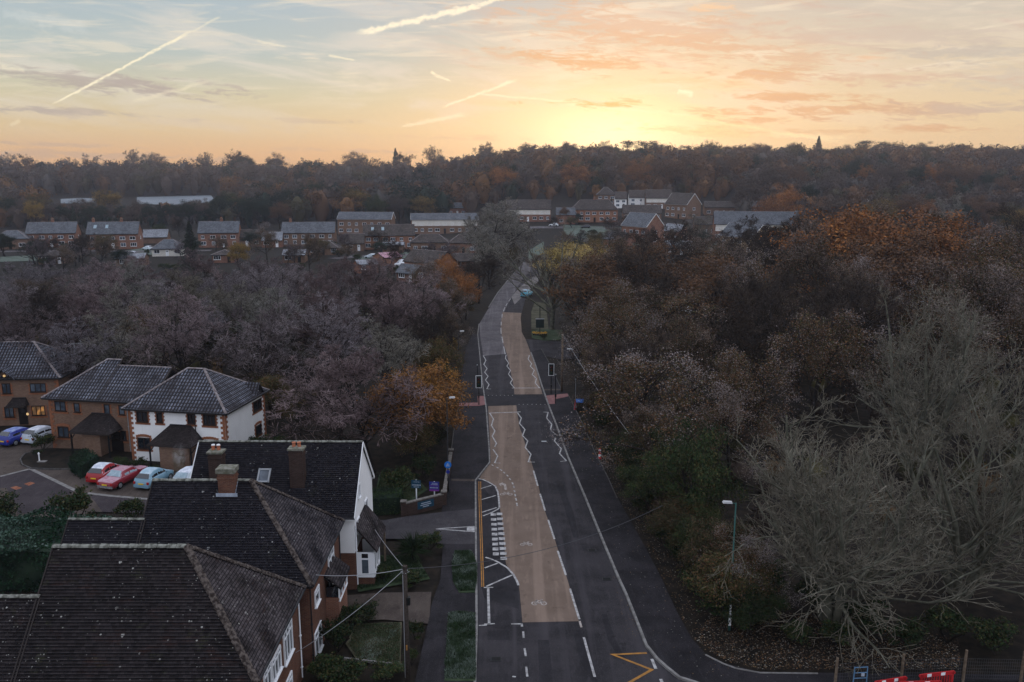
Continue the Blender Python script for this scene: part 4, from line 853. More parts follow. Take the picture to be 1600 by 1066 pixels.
def forests():
    r = random.Random(21); sp = []
    def fill(a, b, D0, D1, st, hs, ws):
        D = D0
        while D < D1:
            px = a
            while px < b:
                d = D + r.uniform(-.45, .45)*st; p = AT(px, d); q = HOR + (CAM_H-p.z)/d*FOC
                if not (40 < px < 360 and d < 625 and d > 480 ): sp.append((p.x, p.y, p.z, r.uniform(*hs)*(.55 if 70 < px < 360 and d < 500 else 1), r.choices((0, 1, 2, 3, 4, 5), ws)[0]))
                px += st*FOC/D*r.uniform(.7, 1.3)
            D += st*1.1
    fill(-60, 760, 445, 620, 14.5, (13, 21), (5, 2.4, 2.8, 1.6, 1.5, .9)); fill(-60, 760, 630, 800, 15.5, (14, 23), (6, 1, 1, 1, 2, .2))
    fill(740, 1180, 462, 505, 12., (9, 13), (4, 4, 1, 1, 1, .6)); fill(740, 1660, 500, 720, 14.5, (13, 20.5), (4, 4, 1.2, 1.3, .8, 1.2)); fill(1160, 1660, 375, 500, 12, (11, 15), (5, 2, .8, 1, 2, .7))
    fill(-60, 420, 405, 450, 10.5, (9, 13), (3, 1, 4, 2, 1, .3))
    forest('hill_wood', sp, None, 'brown and dark green wood covering the far hills')
    # undergrowth of the near woods
    sp = []
    for (a, b, D0, D1) in ((-40, 640, 92, 165), (960, 1660, 62, 175)):
        D = D0
        while D < D1:
            px = a
            while px < b - (0 if a > 0 else max(0, 120-(D-92)*1.0)):
                p = AT(px, D + r.uniform(-2, 2)); (px < 900 or px > np.interp(D, [55, 62, 80, 100, 120, 180], [1045, 1020, 965, 930, 915, 910])) and sp.append((p.x, p.y, 0, r.uniform(1.6, 3.6), r.choices((0, 1, 3, 4), (4, 1.5, 3, 1.5))[0])); px += 4.2*FOC/D*r.uniform(.7, 1.3)
            D += 5.2
    forest('undergrowth', sp, None, 'dark scrub and brambles on the floor of the near woods')
forests()
# ---------------------------------------------------------------- houses
def onplane(px, py, p0, n):
    """where the sight line of a photo pixel meets a plane"""
    d = ray(px, py); o = Vector((0, 0, CAM_H)); t = (Vector(p0)-o).dot(n)/d.dot(n); return o + d*t
def part(mb, name, parent, smooth=False): return mb.build(name, parent, smooth)
class House:
    """x along the ridge, front towards -y; parts hang on an Empty at ground level"""
    def __init__(s, name, label, loc, rz, w, d, eave, wall, group=None):
        s.o = thing(name, label, 'house', loc, rz, group); s.w, s.d, s.e, s.wallm = w, d, eave, wall
        s.mat = Matrix.Translation(Vector(loc)) @ Matrix.Rotation(rz, 4, 'Z'); s.inv = s.mat.inverted()
    def walls(s, gl=0, gr=0, ridge=0, base=None, bh=0, z0=-.1, xl=None, xr=None):
        """walls with optional gable tops at the left and right end"""
        w, d, e = s.w/2, s.d/2, s.e; b = MB()
        V = [(-w,-d,z0), (w,-d,z0), (w,d,z0), (-w,d,z0), (-w,-d,e), (w,-d,e), (w,d,e), (-w,d,e)]
        F = [(0,1,5,4), (2,3,7,6)]
        if gr: V.append((w, 0, ridge)); F.append((1,2,6,len(V)-1,5))
        else: F.append((1,2,6,5))
        if gl: V.append((-w, 0, ridge)); F.append((3,0,4,len(V)-1,7))
        else: F.append((3,0,4,7))
        b.add(V, F, s.wallm); s.wall = b.build('wall', s.o)
        if base:
            b = MB(); b.box((0, 0, bh/2-.05), (s.w+.03, s.d+.03, bh+.1), base); b.build('brick_base', s.o)
        return s
    def roof(s, ridge, m, hl=True, hr=True, ov=.35, ridge_m='ridge_grey', bonnet=None, run=None, fascia='fascia', end_ov=.2, cap=.11, cx=0., cy=0., w=None, d=None, e=None, dripz=.10, name='roof', back=None):
        """pitched roof, hipped (hl/hr) or gabled at each end; thick shell, ridge and hip tiles, fascia and gutter"""
        w = (w or s.w)/2; d = (d or s.d)/2; e = s.e if e is None else e
        pitch = (ridge-e)/d; ez = e - ov*pitch + dripz; rn = (d if run is None else run); rz_ = ridge + dripz
        xl = -w-(ov if hl else end_ov); xr = w+(ov if hr else end_ov); rl = -w+rn if hl else xl; rr = w-rn if hr else xr; dd = d+ov; th = .11
        b = MB(); top = [(xl,-dd,ez), (xr,-dd,ez), (xr,dd,ez), (xl,dd,ez), (rl,0,rz_), (rr,0,rz_)]
        top = [(x+cx, y+cy, z) for x, y, z in top]; bot = [(x, y, z-th) for x, y, z in top]
        V = top+bot; F = [(0,1,5,4), (2,3,4,5), (6,10,11,7), (8,11,10,9), (0,6,7,1), (2,8,9,3)]
        if hr: F += [(1,2,5), (7,11,8), (1,7,8,2)]
        else: F += [(1,7,11,5), (5,11,8,2)]
        if hl: F += [(3,0,4), (9,10,6), (3,9,6,0)]
        else: F += [(0,4,10,6), (4,3,9,10)]
        b.add(V, F, m); ro = b.build(name, s.o); s.roofo = ro; s.rt = top
        def caps(nm, a, c, mm, step, r):
            a, c = Vector(a), Vector(c); L = (c-a).length; n = max(1, int(L/step)); q = MB(); rg = random.Random(int(L*100))
            for i in range(n):
                p, t = a.lerp(c, i/n), a.lerp(c, (i+.93)/n); k = r*rg.uniform(.92, 1.08); u = (t-p).normalized(); sd = u.cross(Vector((0,0,1))).normalized(); up = sd.cross(u)
                for_ring = lambda P, k: [P + sd*k*math.cos(g) + up*k*.8*math.sin(g) - up*.02 for g in [math.pi*j/5 for j in range(6)]]
                A_, B_ = for_ring(p, k*1.08), for_ring(t, k*.92); q.add(A_+B_, [(j, j+1, j+7, j+6) for j in range(5)]+[(0,1,2,3,4,5), (11,10,9,8,7,6)], mm)
            q.build(nm, ro)
        caps('ridge_tiles', top[4], top[5], ridge_m, .45, cap)
        hips = ([(top[5], top[1]), (top[5], top[2])] if hr else []) + ([(top[4], top[0]), (top[4], top[3])] if hl else [])
        for a, c in hips: caps('hip_tiles', a, c, bonnet or ridge_m, .2 if bonnet else .45, cap*1.15)
        b = MB(); z = ez - th + .02
        for y in (-1, 1): b.box((cx+(xl+xr)/2, cy+y*(dd-.02), z), (xr-xl-.02, .05, .15), fascia); b.tube([(cx+xl, cy+y*(dd+.05), z+.07), (cx+xr, cy+y*(dd+.05), z+.09)], .055, 'gutter', 6)
        if hr: b.box((cx+xr-.02, cy, z), (.05, 2*dd-.12, .16), fascia); b.tube([(cx+xr+.05, cy-dd, z+.07), (cx+xr+.05, cy+dd, z+.09)], .055, 'gutter', 6)
        if hl: b.box((cx+xl+.02, cy, z), (.05, 2*dd-.12, .16), fascia); b.tube([(cx+xl-.05, cy-dd, z+.07), (cx+xl-.05, cy+dd, z+.09)], .055, 'gutter', 6)
        for hip, x in ((hl, xl), (hr, xr)):
            if not hip:
                for y in (-1, 1): b.bar((cx+x, cy+y*dd, ez-th*.5-.03), (cx+x, cy, rz_-th*.5-.03), .05, .2, fascia)
        b.build('fascia', s.o)
        return s
    def face(s, f):
        w, d = s.w/2, s.d/2
        p, n, u = {'front': ((0,-d,0), (0,-1,0), (1,0,0)), 'back': ((0,d,0), (0,1,0), (-1,0,0)), 'right': ((w,0,0), (1,0,0), (0,1,0)), 'left': ((-w,0,0), (-1,0,0), (0,-1,0))}[f]
        return Vector(p), Vector(n), Vector(u)
    def px2(s, f, px, py):
        p, n, u = s.face(f); q = onplane(px, py, s.mat @ p, (s.mat.to_3x3() @ n)); q = s.inv @ q; return (q-p).dot(u), q.z
    def window(s, f, u, z, w, h, frame='upvc', bars=1, sur=None, glass='glass', arch=False, sill=None, hb=None, name='window', quoin=True, lit=None):
        """a window standing in the wall face f, centre u, sill height z"""
        p, n, ux = s.face(f); c = p + ux*u + Vector((0, 0, z+h/2)); t = .05; b = MB()
        def bx(b, a, zz, ww, hh, off, dp, m):   # box on the wall: along u, z, width, height, outward centre, depth
            q = c + ux*a + Vector((0, 0, zz)) + n*off; b.box(q, (ww, dp, hh) if abs(ux.x) > .5 else (dp, ww, hh), m)
        fr = .07 if frame == 'upvc' else .075
        for sg in (-1, 1): bx(b, sg*(w/2-fr/2), 0, fr, h, .03, .10, frame); bx(b, 0, sg*(h/2-fr/2), w-2*fr, fr, .028, .10, frame)
        for i in range(bars): bx(b, -w/2 + (i+1)*w/(bars+1), 0, fr*.9, h-2*fr, .026, .09, frame)
        if hb: bx(b, 0, h/2-hb*h, w-2*fr, fr*.8, .024, .085, frame)
        bx(b, 0, -h/2-.03, w+.1, .06, .06, .16, frame if sill is None else sill)
        wo = b.build(name, s.o)
        b = MB(); bx(b, 0, 0, w-2*fr, h-2*fr, .006, .03, glass); b.build('pane', wo)
        if sur:                                  # brick dressing round the opening
            b = MB(); bx(b, 0, -h/2-.17, w+.42, .20, .018, .06, sur)
            if arch:
                N = 7
                for i in range(N):
                    a0 = (i+.5)/N*2-1; bx(b, a0*(w+.3)/2, h/2+.10+.12*(1-a0*a0), (w+.3)/N*.97, .20+.05*(1-a0*a0), .018, .06, sur)
            k = int(h/.16)
            for sg in (-1, 1):
                for i in range(k): ww = .20 if i % 2 else .11; bx(b, sg*(w/2+ww/2), -h/2+(i+.5)*h/k, ww, h/k*.96, .014, .05, sur)
            b.build('window_surround', wo)
        return wo
    def winpx(s, f, x0, y0, x1, y1, **k):
        xm, ym = (x0+x1)/2, (y0+y1)/2
        u0, u1 = s.px2(f, x0, ym)[0], s.px2(f, x1, ym)[0]; za, zb = s.px2(f, xm, y0)[1], s.px2(f, xm, y1)[1]
        return s.window(f, (u0+u1)/2, min(za, zb), max(.35, abs(u1-u0)), abs(za-zb), **k)
    def chimney(s, x, y, z0, z1, sx, sy, m, pots=2, top='chimney_top', pot_m='clay_pot', flash=False, slab=.12, frost=False):
        b = MB(); b.box((x, y, (z0+z1)/2), (sx, sy, z1-z0), m); b.box((x, y, z1-.30), (sx+.08, sy+.08, .10), m)
        c = b.build('chimney', s.o); b = MB(); b.box((x, y, z1+slab/2), (sx+.14, sy+.14, slab), top)
        b.add([(x-sx*.55, y-sy*.55, z1+slab), (x+sx*.55, y-sy*.55, z1+slab), (x+sx*.55, y+sy*.55, z1+slab), (x-sx*.55, y+sy*.55, z1+slab), (x, y, z1+slab+.1)], [(0,1,4), (1,2,4), (2,3,4), (3,0,4)], top); b.build('chimney_cap', c)
        for i in range(pots):
            q = x + (i-(pots-1)/2)*.34; b = MB(); zz = z1+slab; b.tube([(q, y, zz), (q, y, zz+.28), (q, y, zz+.31), (q, y, zz+.36)], [.125, .10, .135, .13], pot_m, 10)
            if frost: b.tube([(q, y, zz+.361), (q, y, zz+.42)], [.13, .11], 'frost_cap', 10)
            b.build('chimney_pot', c)
        if flash:
            b = MB(); ff = sy/2
            b.box((x, y-ff-.012, z0+flash), (sx+.3, .02, .42), 'lead'); b.add([(x-sx/2-.28, y-ff-.02, z0+flash-.16), (x+sx/2+.28, y-ff-.02, z0+flash-.16), (x+sx/2+.28, y-ff-.34, z0+flash-.44), (x-sx/2-.28, y-ff-.34, z0+flash-.44)], [(0,3,2,1)], 'lead')
            for sg in (-1, 1):
                for k in range(4): b.box((x+sg*(sx/2+.012), y-ff+.1+k*.16, z0+flash+.04+k*.16), (.02, .17, .34), 'lead')
            b.build('lead_flashing', c)
        return c
    def pipe(s, f, u, z0, z1, m='gutter', r=.04):
        p, n, ux = s.face(f); q = p + ux*u + n*.07; b = MB(); b.tube([(q.x, q.y, z0), (q.x, q.y, z1)], r, m, 6)
        for z in (z0+.6, (z0+z1)/2, z1-.3): b.box((q.x, q.y, z), (.12, .12, .05), m)
        b.build('downpipe', s.o)
    def door(s, f, u, w=.9, h=2.05, m='door_dark', z=.02):
        p, n, ux = s.face(f); c = p + ux*u + n*.02; b = MB(); dims = (lambda a, t, hh: (a, t, hh) if abs(ux.x) > .5 else (t, a, hh))
        b.box((c.x, c.y, z+h/2), dims(w, .06, h), m); dr = b.build('door', s.o)
        b = MB(); q = c + ux*(w*.36) + n*.05; b.box((q.x, q.y, z+1.0), dims(.12, .03, .03), 'chrome'); b.build('handle', dr)
        b = MB(); q = c + n*.034; b.box((q.x, q.y, z+h*.76), dims(w*.5, .012, .4), 'glass'); b.build('pane', dr)
    def canopy(s, x0, x1, y0, y1, zb, zt, m='tile_porch', hip=.9, posts=(), post_m='pole_black', ridge_back=0.):
        """lean-to porch roof in front of the wall, its side ends hipped"""
        b = MB(); V = [(x0, y0, zb), (x1, y0, zb), (x1, y1, zb), (x0, y1, zb), (x0+hip, y1-ridge_back, zt), (x1-hip, y1-ridge_back, zt)]; V2 = [(x, y, z-.12) for x, y, z in V[:4]]
        b.add(V+V2, [(0,1,5,4), (1,2,5), (3,0,4), (6,9,8,7), (0,6,7,1), (1,7,8,2), (3,9,6,0), (2,3,4,5)], m); r = b.build('porch_roof', s.o)
        b = MB(); b.box(((x0+x1)/2, y1-ridge_back-.02, zt+.02), (x1-x0-2*hip, .2, .07), 'gutter'); b.box(((x0+x1)/2, y0-.02, zb-.08), (x1-x0, .05, .14), 'fascia'); b.build('porch_trim', r)
        for px, py in posts:
            q = MB(); q.box((px, py, zb/2-.1), (.12, .12, zb), post_m); q.bar((px, py, zb-.75), (px+.45, py, zb-.14), .08, .08, post_m); q.build('porch_post', s.o)
def quoins(h, f, u, m, z0, z1, n=None):
    p, nn, ux = h.face(f); b = MB(); n = n or int((z1-z0)/.24)
    for i in range(n):
        w = .44 if i % 2 else .24; sg = 1 if u < 0 else -1; q = p + ux*(u + sg*w/2) + nn*.012; z = z0+(i+.5)*(z1-z0)/n
        b.box((q.x, q.y, z), (w, .05, (z1-z0)/n) if abs(ux.x) > .5 else (.05, w, (z1-z0)/n), m)
    b.build('quoins', h.o)
def near_houses():
    # A: brown tiled house in the corner
    h = House('brick_house', 'nearest brick house with lichen spotted brown tile roof, bottom left', (-16.45, 37.72, 0), 0, 10.2, 8.1, 5.35, 'brick_dark')
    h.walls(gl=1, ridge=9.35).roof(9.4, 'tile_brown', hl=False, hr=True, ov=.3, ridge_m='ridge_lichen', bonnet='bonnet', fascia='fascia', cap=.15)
    # its lower wing
    b = MB(); b.box((-11.6, -1.4, 2.3), (13, 5.0, 4.8), 'brick_dark'); b.build('wing_wall', h.o)
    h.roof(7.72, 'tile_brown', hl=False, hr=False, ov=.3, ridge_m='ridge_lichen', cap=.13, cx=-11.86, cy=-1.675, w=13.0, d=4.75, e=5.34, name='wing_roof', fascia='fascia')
    h.chimney(-9.15, -1.75, 6.6, 8.25, .9, .8, 'brick_dark', 0, slab=.2)
    for x0, y0, x1, y1, bars in ((442, 975, 456, 1030, 2), (411, 1040, 423, 1085, 1), (447, 1054, 456, 1095, 1)): h.winpx('right', x0, y0, x1, y1, frame='upvc', bars=bars, hb=.25)
    h.window('right', -.6, 3.1, 1.5, 1.2, bars=2, hb=.25); h.window('front', 2.5, 3.2, 1.6, 1.2, bars=1); h.window('front', -2.0, 3.2, 1.6, 1.2, bars=1); h.window('front', 2.5, .8, 1.6, 1.3, bars=1); h.door('front', 0)
    h.pipe('right', 3.75, .2, 5.1, 'upvc')
    b = MB(); b.tube([(-8.4, -3.3, 5.9), (-8.4, -3.3, 6.75)], .07, 'upvc', 8); b.build('vent_pipe', h.o)
    # B: second house
    h = House('brick_house', 'black tiled hip roofed brick house between nearest house and white gabled house', (-15.75, 46.62, 0), 0, 9.5, 8.1, 5.3, 'brick_dark')
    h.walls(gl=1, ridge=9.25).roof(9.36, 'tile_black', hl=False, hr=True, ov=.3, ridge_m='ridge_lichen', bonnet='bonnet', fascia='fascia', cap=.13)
    b = MB(); b.box((-7.05, -1.75, 2.3), (4.2, 4.4, 4.8), 'brick_dark'); b.build('wing_wall', h.o)
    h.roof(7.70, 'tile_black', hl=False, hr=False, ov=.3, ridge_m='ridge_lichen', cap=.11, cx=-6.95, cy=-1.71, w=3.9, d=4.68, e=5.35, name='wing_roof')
    h.chimney(-.5, -.35, 8.3, 10.1, .92, .72, 'brick_dark', 0, slab=.28, flash=.42)
    for x0, y0, x1, y1, bars in ((512, 858, 521, 900, 1), (491, 918, 498, 944, 0), (491, 978, 502, 1022, 1)): h.winpx('right', x0, y0, x1, y1, frame='upvc', bars=bars, hb=.3)
    b = MB(); b.box((5.15, .9, 1.05), (.8, 2.3, 2.3), 'brick_red'); bay = b.build('bay_base', h.o)
    b = MB(); V = [(4.76, -.5, 3.75), (4.76, 2.3, 3.75), (5.75, -.5, 2.95), (5.75, 2.3, 2.95)]; b.add(V+[(x, y, z-.12) for x, y, z in V], [(0,2,3,1), (4,5,7,6), (0,4,6,2), (1,3,7,5), (2,6,7,3)], 'tile_brown'); b.build('bay_roof', h.o)
    b = MB()
    for y in (-.2, .55, 1.3, 2.0): b.box((5.56, y, 2.45), (.09, .09, 1.0), 'upvc')
    b.box((5.56, .9, 2.0), (.12, 2.3, .09), 'upvc'); b.box((5.56, .9, 2.93), (.1, 2.3, .08), 'upvc'); wb = b.build('bay_window', h.o)
    b = MB(); b.box((5.17, .9, 2.45), (.74, 2.16, .84), 'glass'); b.build('pane', wb)
    h.pipe('right', -4.0, .2, 5.1, 'gutter'); h.pipe('right', 3.9, .2, 5.1, 'gutter')
    # C: white gable house behind
    h = House('white_house', 'white gabled house with long black tile roof and two chimneys', (-15.65, 55.3, 0), R(-.4), 10.9, 7.0, 5.3, 'render_white')
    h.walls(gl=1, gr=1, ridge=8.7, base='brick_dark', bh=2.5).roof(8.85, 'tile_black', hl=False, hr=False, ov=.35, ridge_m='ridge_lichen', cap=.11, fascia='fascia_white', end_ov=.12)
    h.chimney(-3.7, -2.0, 6.0, 8.85, .9, .7, 'brick_soot', 2, frost=True); h.chimney(1.6, -2.05, 5.6, 9.1, .92, .66, 'brick_soot', 2)
    b = MB(); c = onplane(413, 749, (0, 53.9, 7.3), Vector((0, -.7071, .7071))); c = h.inv @ c
    for sg, dx, dy, dz, sx, sy in ((0,0,0,0,0,0),): pass
    sl = Vector((0, .7071, .7071)); nn = Vector((0, -.7071, .7071)); base = Vector((c.x, c.y, 0)); base.z = 5.3 + (c.y+3.5)*(8.85-5.3)/3.5 + .12
    def quad(hw, hh, o, m, mb): mb.add([base + Vector((-hw, 0, 0)) - sl*hh + nn*o, base + Vector((hw, 0, 0)) - sl*hh + nn*o, base + Vector((hw, 0, 0)) + sl*hh + nn*o, base + Vector((-hw, 0, 0)) + sl*hh + nn*o], [(0,1,2,3)], m)
    b = MB()
    for hw, hh, ox, oy in ((.37, .05, 0, -.44), (.37, .05, 0, .44), (.05, .5, -.36, 0), (.05, .5, .36, 0)):
        q = base + Vector((ox, 0, 0)) + sl*oy; b.add([q + Vector((sx*hw, 0, 0)) + sl*sy*hh + nn*o for o in (0, .10) for sx, sy in ((-1,-1), (1,-1), (1,1), (-1,1))], [(3,2,1,0), (4,5,6,7), (0,1,5,4), (1,2,6,5), (2,3,7,6), (3,0,4,7)], 'pole_grey')
    sk = b.build('skylight', h.roofo); b = MB(); quad(.34, .46, .05, 'glass_pale', b); b.build('pane', sk)
    for u, z, w_, hh in ((-1.5, 5.6, .5, .9), (.8, 3.4, .8, 1.1), (-2.2, 3.4, .7, 1.0)): h.window('right', u, z, w_, hh, bars=0)
    # lean-to porch with a white bay on its gable end
    b = MB(); b.box((6.0, -2.0, .25), (1.1, 2.0, .6), 'brick_dark'); b.build('bay_base', h.o)
    b = MB(); b.box((6.0, -3.02, 1.45), (1.14, .10, 1.75), 'upvc'); b.box((6.0, -.98, 1.45), (1.14, .10, 1.75), 'upvc'); b.box((6.58, -2.0, .75), (.1, 2.1, .3), 'upvc'); b.box((6.58, -2.0, 2.28), (.1, 2.1, .12), 'upvc')
    for y in (-3.0, -2.3, -1.65, -1.0): b.box((6.58, y, 1.5), (.1, .1, 1.6), 'upvc')
    wb = b.build('bay_window', h.o); b = MB(); b.box((6.56, -2.0, 1.55), (.03, 1.95, 1.36), 'glass'); b.box((6.0, -3.075, 1.35), (.42, .02, .95), 'glass_pale'); b.box((6.0, -3.075, 2.1), (.42, .02, .3), 'glass'); b.build('pane', wb)
    b = MB(); V = [(5.46, -3.3, 4.3), (5.46, .6, 4.3), (6.85, -3.3, 2.55), (6.85, .6, 2.55)]; b.add(V+[(x, y, z-.16) for x, y, z in V], [(0,2,3,1), (4,5,7,6), (0,4,6,2), (1,3,7,5), (2,6,7,3)], 'tile_brown'); b.build('porch_roof', h.o)
    b = MB(); b.box((6.75, .4, 1.2), (.12, .12, 2.6), 'timber'); b.build('porch_post', h.o)
    h.pipe('right', -3.3, .2, 5.0, 'upvc')
    # W: white rendered house, Br: brick house joined to it, D: brick house at the left edge
    cx = Vector((-30.45, 80.0)); rz = R(-9.8)
    h = House('white_house', 'white rendered house with red brick quoins and frosty tiled hip roof', (-30.4, 79.95, 0), rz, 9.7, 8.0, 5.4, 'render_white')
    h.walls().roof(8.15, 'pantile', ov=.42, ridge_m='ridge_pan', cap=.11)
    for x0, x1, y0, y1, bars in ((214, 231, 643, 659, 1), (245, 254, 644, 660, 0), (293.5, 304, 646.5, 662, 1), (318, 337, 648, 664, 2)): h.winpx('front', x0, y0, x1, y1, frame='frame_dark', bars=bars, sur='brick_quoin')
    h.winpx('front', 216, 684, 235, 701, frame='frame_dark', bars=1, sur='brick_quoin', arch=True); h.winpx('front', 318, 688, 340, 706, frame='frame_dark', bars=1, sur='brick_quoin', arch=True)
    h.winpx('right', 395, 625, 408, 641, frame='frame_dark', bars=1, sur='brick_quoin'); h.winpx('right', 399, 664, 408, 679, frame='frame_dark', bars=0, sur='brick_quoin', arch=True)
    for f, u in (('front', -4.84), ('front', 4.84), ('right', -3.99), ('right', 3.99)): quoins(h, f, u, 'brick_quoin', 0, 5.3)
    # half dormer over the side window
    u, z = h.px2('right', 402, 633); b = MB(); X0, X1 = 3.6, 5.25; zt = 6.45
    V = [(X0, u-1.0, 5.2), (X1, u-1.0, 5.2), (X1, u, zt), (X0, u, zt), (X1, u+1.0, 5.2), (X0, u+1.0, 5.2)]; b.add(V+[(x, y, zz-.14) for x, y, zz in V], [(0,1,2,3), (3,2,4,5), (6,9,8,7), (9,11,10,8), (1,7,8,2), (2,8,10,4)], 'pantile'); dm = b.build('dormer_roof', h.o)
    b = MB(); b.add([(4.87, u-.75, 5.1), (4.87, u+.75, 5.1), (4.87, u, 6.1), (4.6, u-.75, 5.1), (4.6, u+.75, 5.1), (4.6, u, 6.1)], [(0,1,2), (0,3,4,1), (1,4,5,2), (0,2,5,3)], 'render_white'); b.build('dormer_gable', dm)
    h.canopy(-1.75, 2.6, -6.2, -4.0, 2.5, 3.8, hip=1.1, posts=((-1.6, -6.05), (2.45, -6.05)))
    b = MB(); b.box((.75, -5.0, 1.2), (2.9, 2.0, 2.5), 'brick_brown'); st = b.build('store_wall', h.o); b = MB(); b.box((1.2, -6.03, 1.05), (1.1, .06, 2.0), 'garage_door'); b.build('store_door', h.o)
    h.door('front', -1.2); h.pipe('front', 1.9, .2, 5.2); 
    h2 = House('brick_house', 'patterned brown brick house with frosty roof adjoining the white rendered house', (-39.9, 83.7, 0), R(-10.2), 9.6, 8.0, 5.4, 'brick_brown')
    h2.walls().roof(8.2, 'pantile', hr=False, ov=.42, ridge_m='ridge_pan', cap=.11, w=5.6, cx=-2.0, end_ov=.0)
    h2.roof(7.75, 'pantile', hl=False, hr=False, ov=.42, ridge_m='ridge_pan', cap=.10, w=5.9, d=6.9, cx=3.6, cy=-.55, end_ov=.0, name='lower_roof', e=5.40)
    for x0, x1, y0, y1, bars in ((86, 103, 627, 642, 1), (116, 125, 630, 644, 0), (163, 172, 632, 647, 0), (186, 195, 633.5, 648, 0)): h2.winpx('front', x0, y0, x1, y1, frame='frame_dark', bars=bars, sur='brick_quoin', glass='glass_pale')
    h2.winpx('front', 91, 667, 108, 683, frame='frame_dark', bars=1, sur='brick_quoin', arch=True, glass='glass_pale'); h2.winpx('front', 189, 673, 198, 688, frame='frame_dark', bars=0, sur='brick_quoin')
    for f, u in (('front', -4.79), ('left', 3.99)): quoins(h2, f, u, 'brick_quoin', 0, 5.3)
    h2.canopy(-1.3, 3.0, -6.1, -4.0, 2.5, 3.85, hip=1.15, posts=((-1.15, -5.95), (2.8, -5.95)))
    b = MB(); b.box((.75, -4.85, 1.2), (1.9, 1.7, 2.5), 'brick_brown'); b.build('store_wall', h2.o); h2.door('front', 2.3, w=1.3); h2.pipe('front', 3.7, .2, 5.2, 'pole_grey')
    h3 = House('brick_house', 'brown brick house with frosty hip roof and television aerial at left edge', (-55.2, 92.3, 0), R(4.5), 12.6, 8.0, 5.4, 'brick_brown')
    h3.walls().roof(8.25, 'pantile', ov=.42, ridge_m='ridge_pan', cap=.11)
    for x0, x1, y0, y1, bars, g in ((3.5, 17, 599, 615, 1, 'glass_pale'), (47, 72, 599, 612.5, 2, 'glass_pale'), (7.5, 22, 636, 652, 1, 'glass_pale')): h3.winpx('front', x0, y0, x1, y1, frame='frame_dark', bars=bars, sur='brick_quoin', glass=g)
    m, t, bb = newmat('lit_pane'); bb.inputs['Base Color'].default_value = (.3,.15,.05,1); bb.inputs['Emission Color'].default_value = (1,.42,.10,1); n = noise(t, objco(t), 2.2, 3)
    t.links.new((n.ss(.48, .66)*.32).o, bb.inputs['Emission Strength'])
    h3.winpx('front', 50, 634, 71, 649, frame='frame_dark', bars=2, sur='brick_quoin', glass='lit_pane')
    u, _ = h3.px2('front', 36.5, 650); h3.door('front', u); h3.canopy(u-1.15, u+.75, -5.2, -4.0, 2.35, 3.0, hip=.25); quoins(h3, 'front', 6.29, 'brick_quoin', 0, 5.3)
    u, _ = h3.px2('front', 9, 600); b = MB(); V = [(u-1.3, -4.75, 5.25), (u, -4.75, 6.35), (u+1.3, -4.75, 5.25), (u-1.3, -3.0, 5.25), (u, -2.4, 6.35), (u+1.3, -3.0, 5.25)]
    b.add(V+[(x, y, z-.13) for x, y, z in V], [(0,1,4,3), (1,2,5,4), (6,9,10,7), (7,10,11,8), (0,6,7,1), (1,7,8,2)], 'pantile'); dm = b.build('dormer_roof', h3.o)
    b = MB(); b.add([(u-1.1, -4.05, 5.2), (u+1.1, -4.05, 5.2), (u, -4.05, 6.1), (u-1.1, -3.7, 5.2), (u+1.1, -3.7, 5.2), (u, -3.7, 6.1)], [(0,1,2), (0,3,4,1), (1,4,5,2), (0,2,5,3)], 'brick_brown'); b.build('dormer_gable', dm)
    m, t, bb = newmat('lamp_glow'); bb.inputs['Base Color'].default_value = (.8,.6,.3,1); bb.inputs['Emission Color'].default_value = (1,.62,.25,1); bb.inputs['Emission Strength'].default_value = .5
    for uu, zz, y in ((u, 5.45, -4.15), (h3.px2('front', 45, 659)[0], 1.2, -4.1)):
        b = MB(); b.tube([(uu, y+.08, zz), (uu, y+.02, zz), (uu, y-.05, zz)], [.08, .15, .10], 'lamp_glow', 10); b.build('wall_lamp', h3.o)
    b = MB(); q = h3.inv @ Vector((-48.6, 93.2, 0)); X0, Y0 = 6.45, 0.3
    b.tube([(X0, Y0, 4.3), (X0, Y0, 8.1)], .035, 'pole_grey', 6); ae = b.build('aerial', h3.o)
    b = MB(); b.bar((X0-1.0, Y0, 7.9), (X0+.9, Y0, 8.0), .04, .04, 'pole_grey')
    for i in range(9): x = X0-.95+i*.2; b.bar((x, Y0-.28+.012*i, 7.92+.01*i), (x, Y0+.28-.012*i, 7.92+.01*i), .025, .025, 'pole_grey')
    for k in (-.35, -.17, .17, .35): b.bar((X0+.72, Y0-.3, 8.0+k), (X0+.72, Y0+.3, 8.0+k), .03, .03, 'pole_grey')
    b.bar((X0+.72, Y0, 7.6), (X0+.72, Y0, 8.4), .03, .03, 'pole_grey'); b.bar((X0-.35, Y0, 6.7), (X0+.35, Y0, 6.7), .04, .04, 'pole_grey'); b.build('aerial_elements', ae)
    b = MB(); b.tube([(4.6, -.6, 6.3), (4.6, -.6, 7.1)], .06, 'pole_grey', 8); b.tube([(4.6, -.6, 7.1), (4.6, -.6, 7.25)], [.11, .08], 'pole_grey', 8); b.build('vent_pipe', h3.roofo)
near_houses()
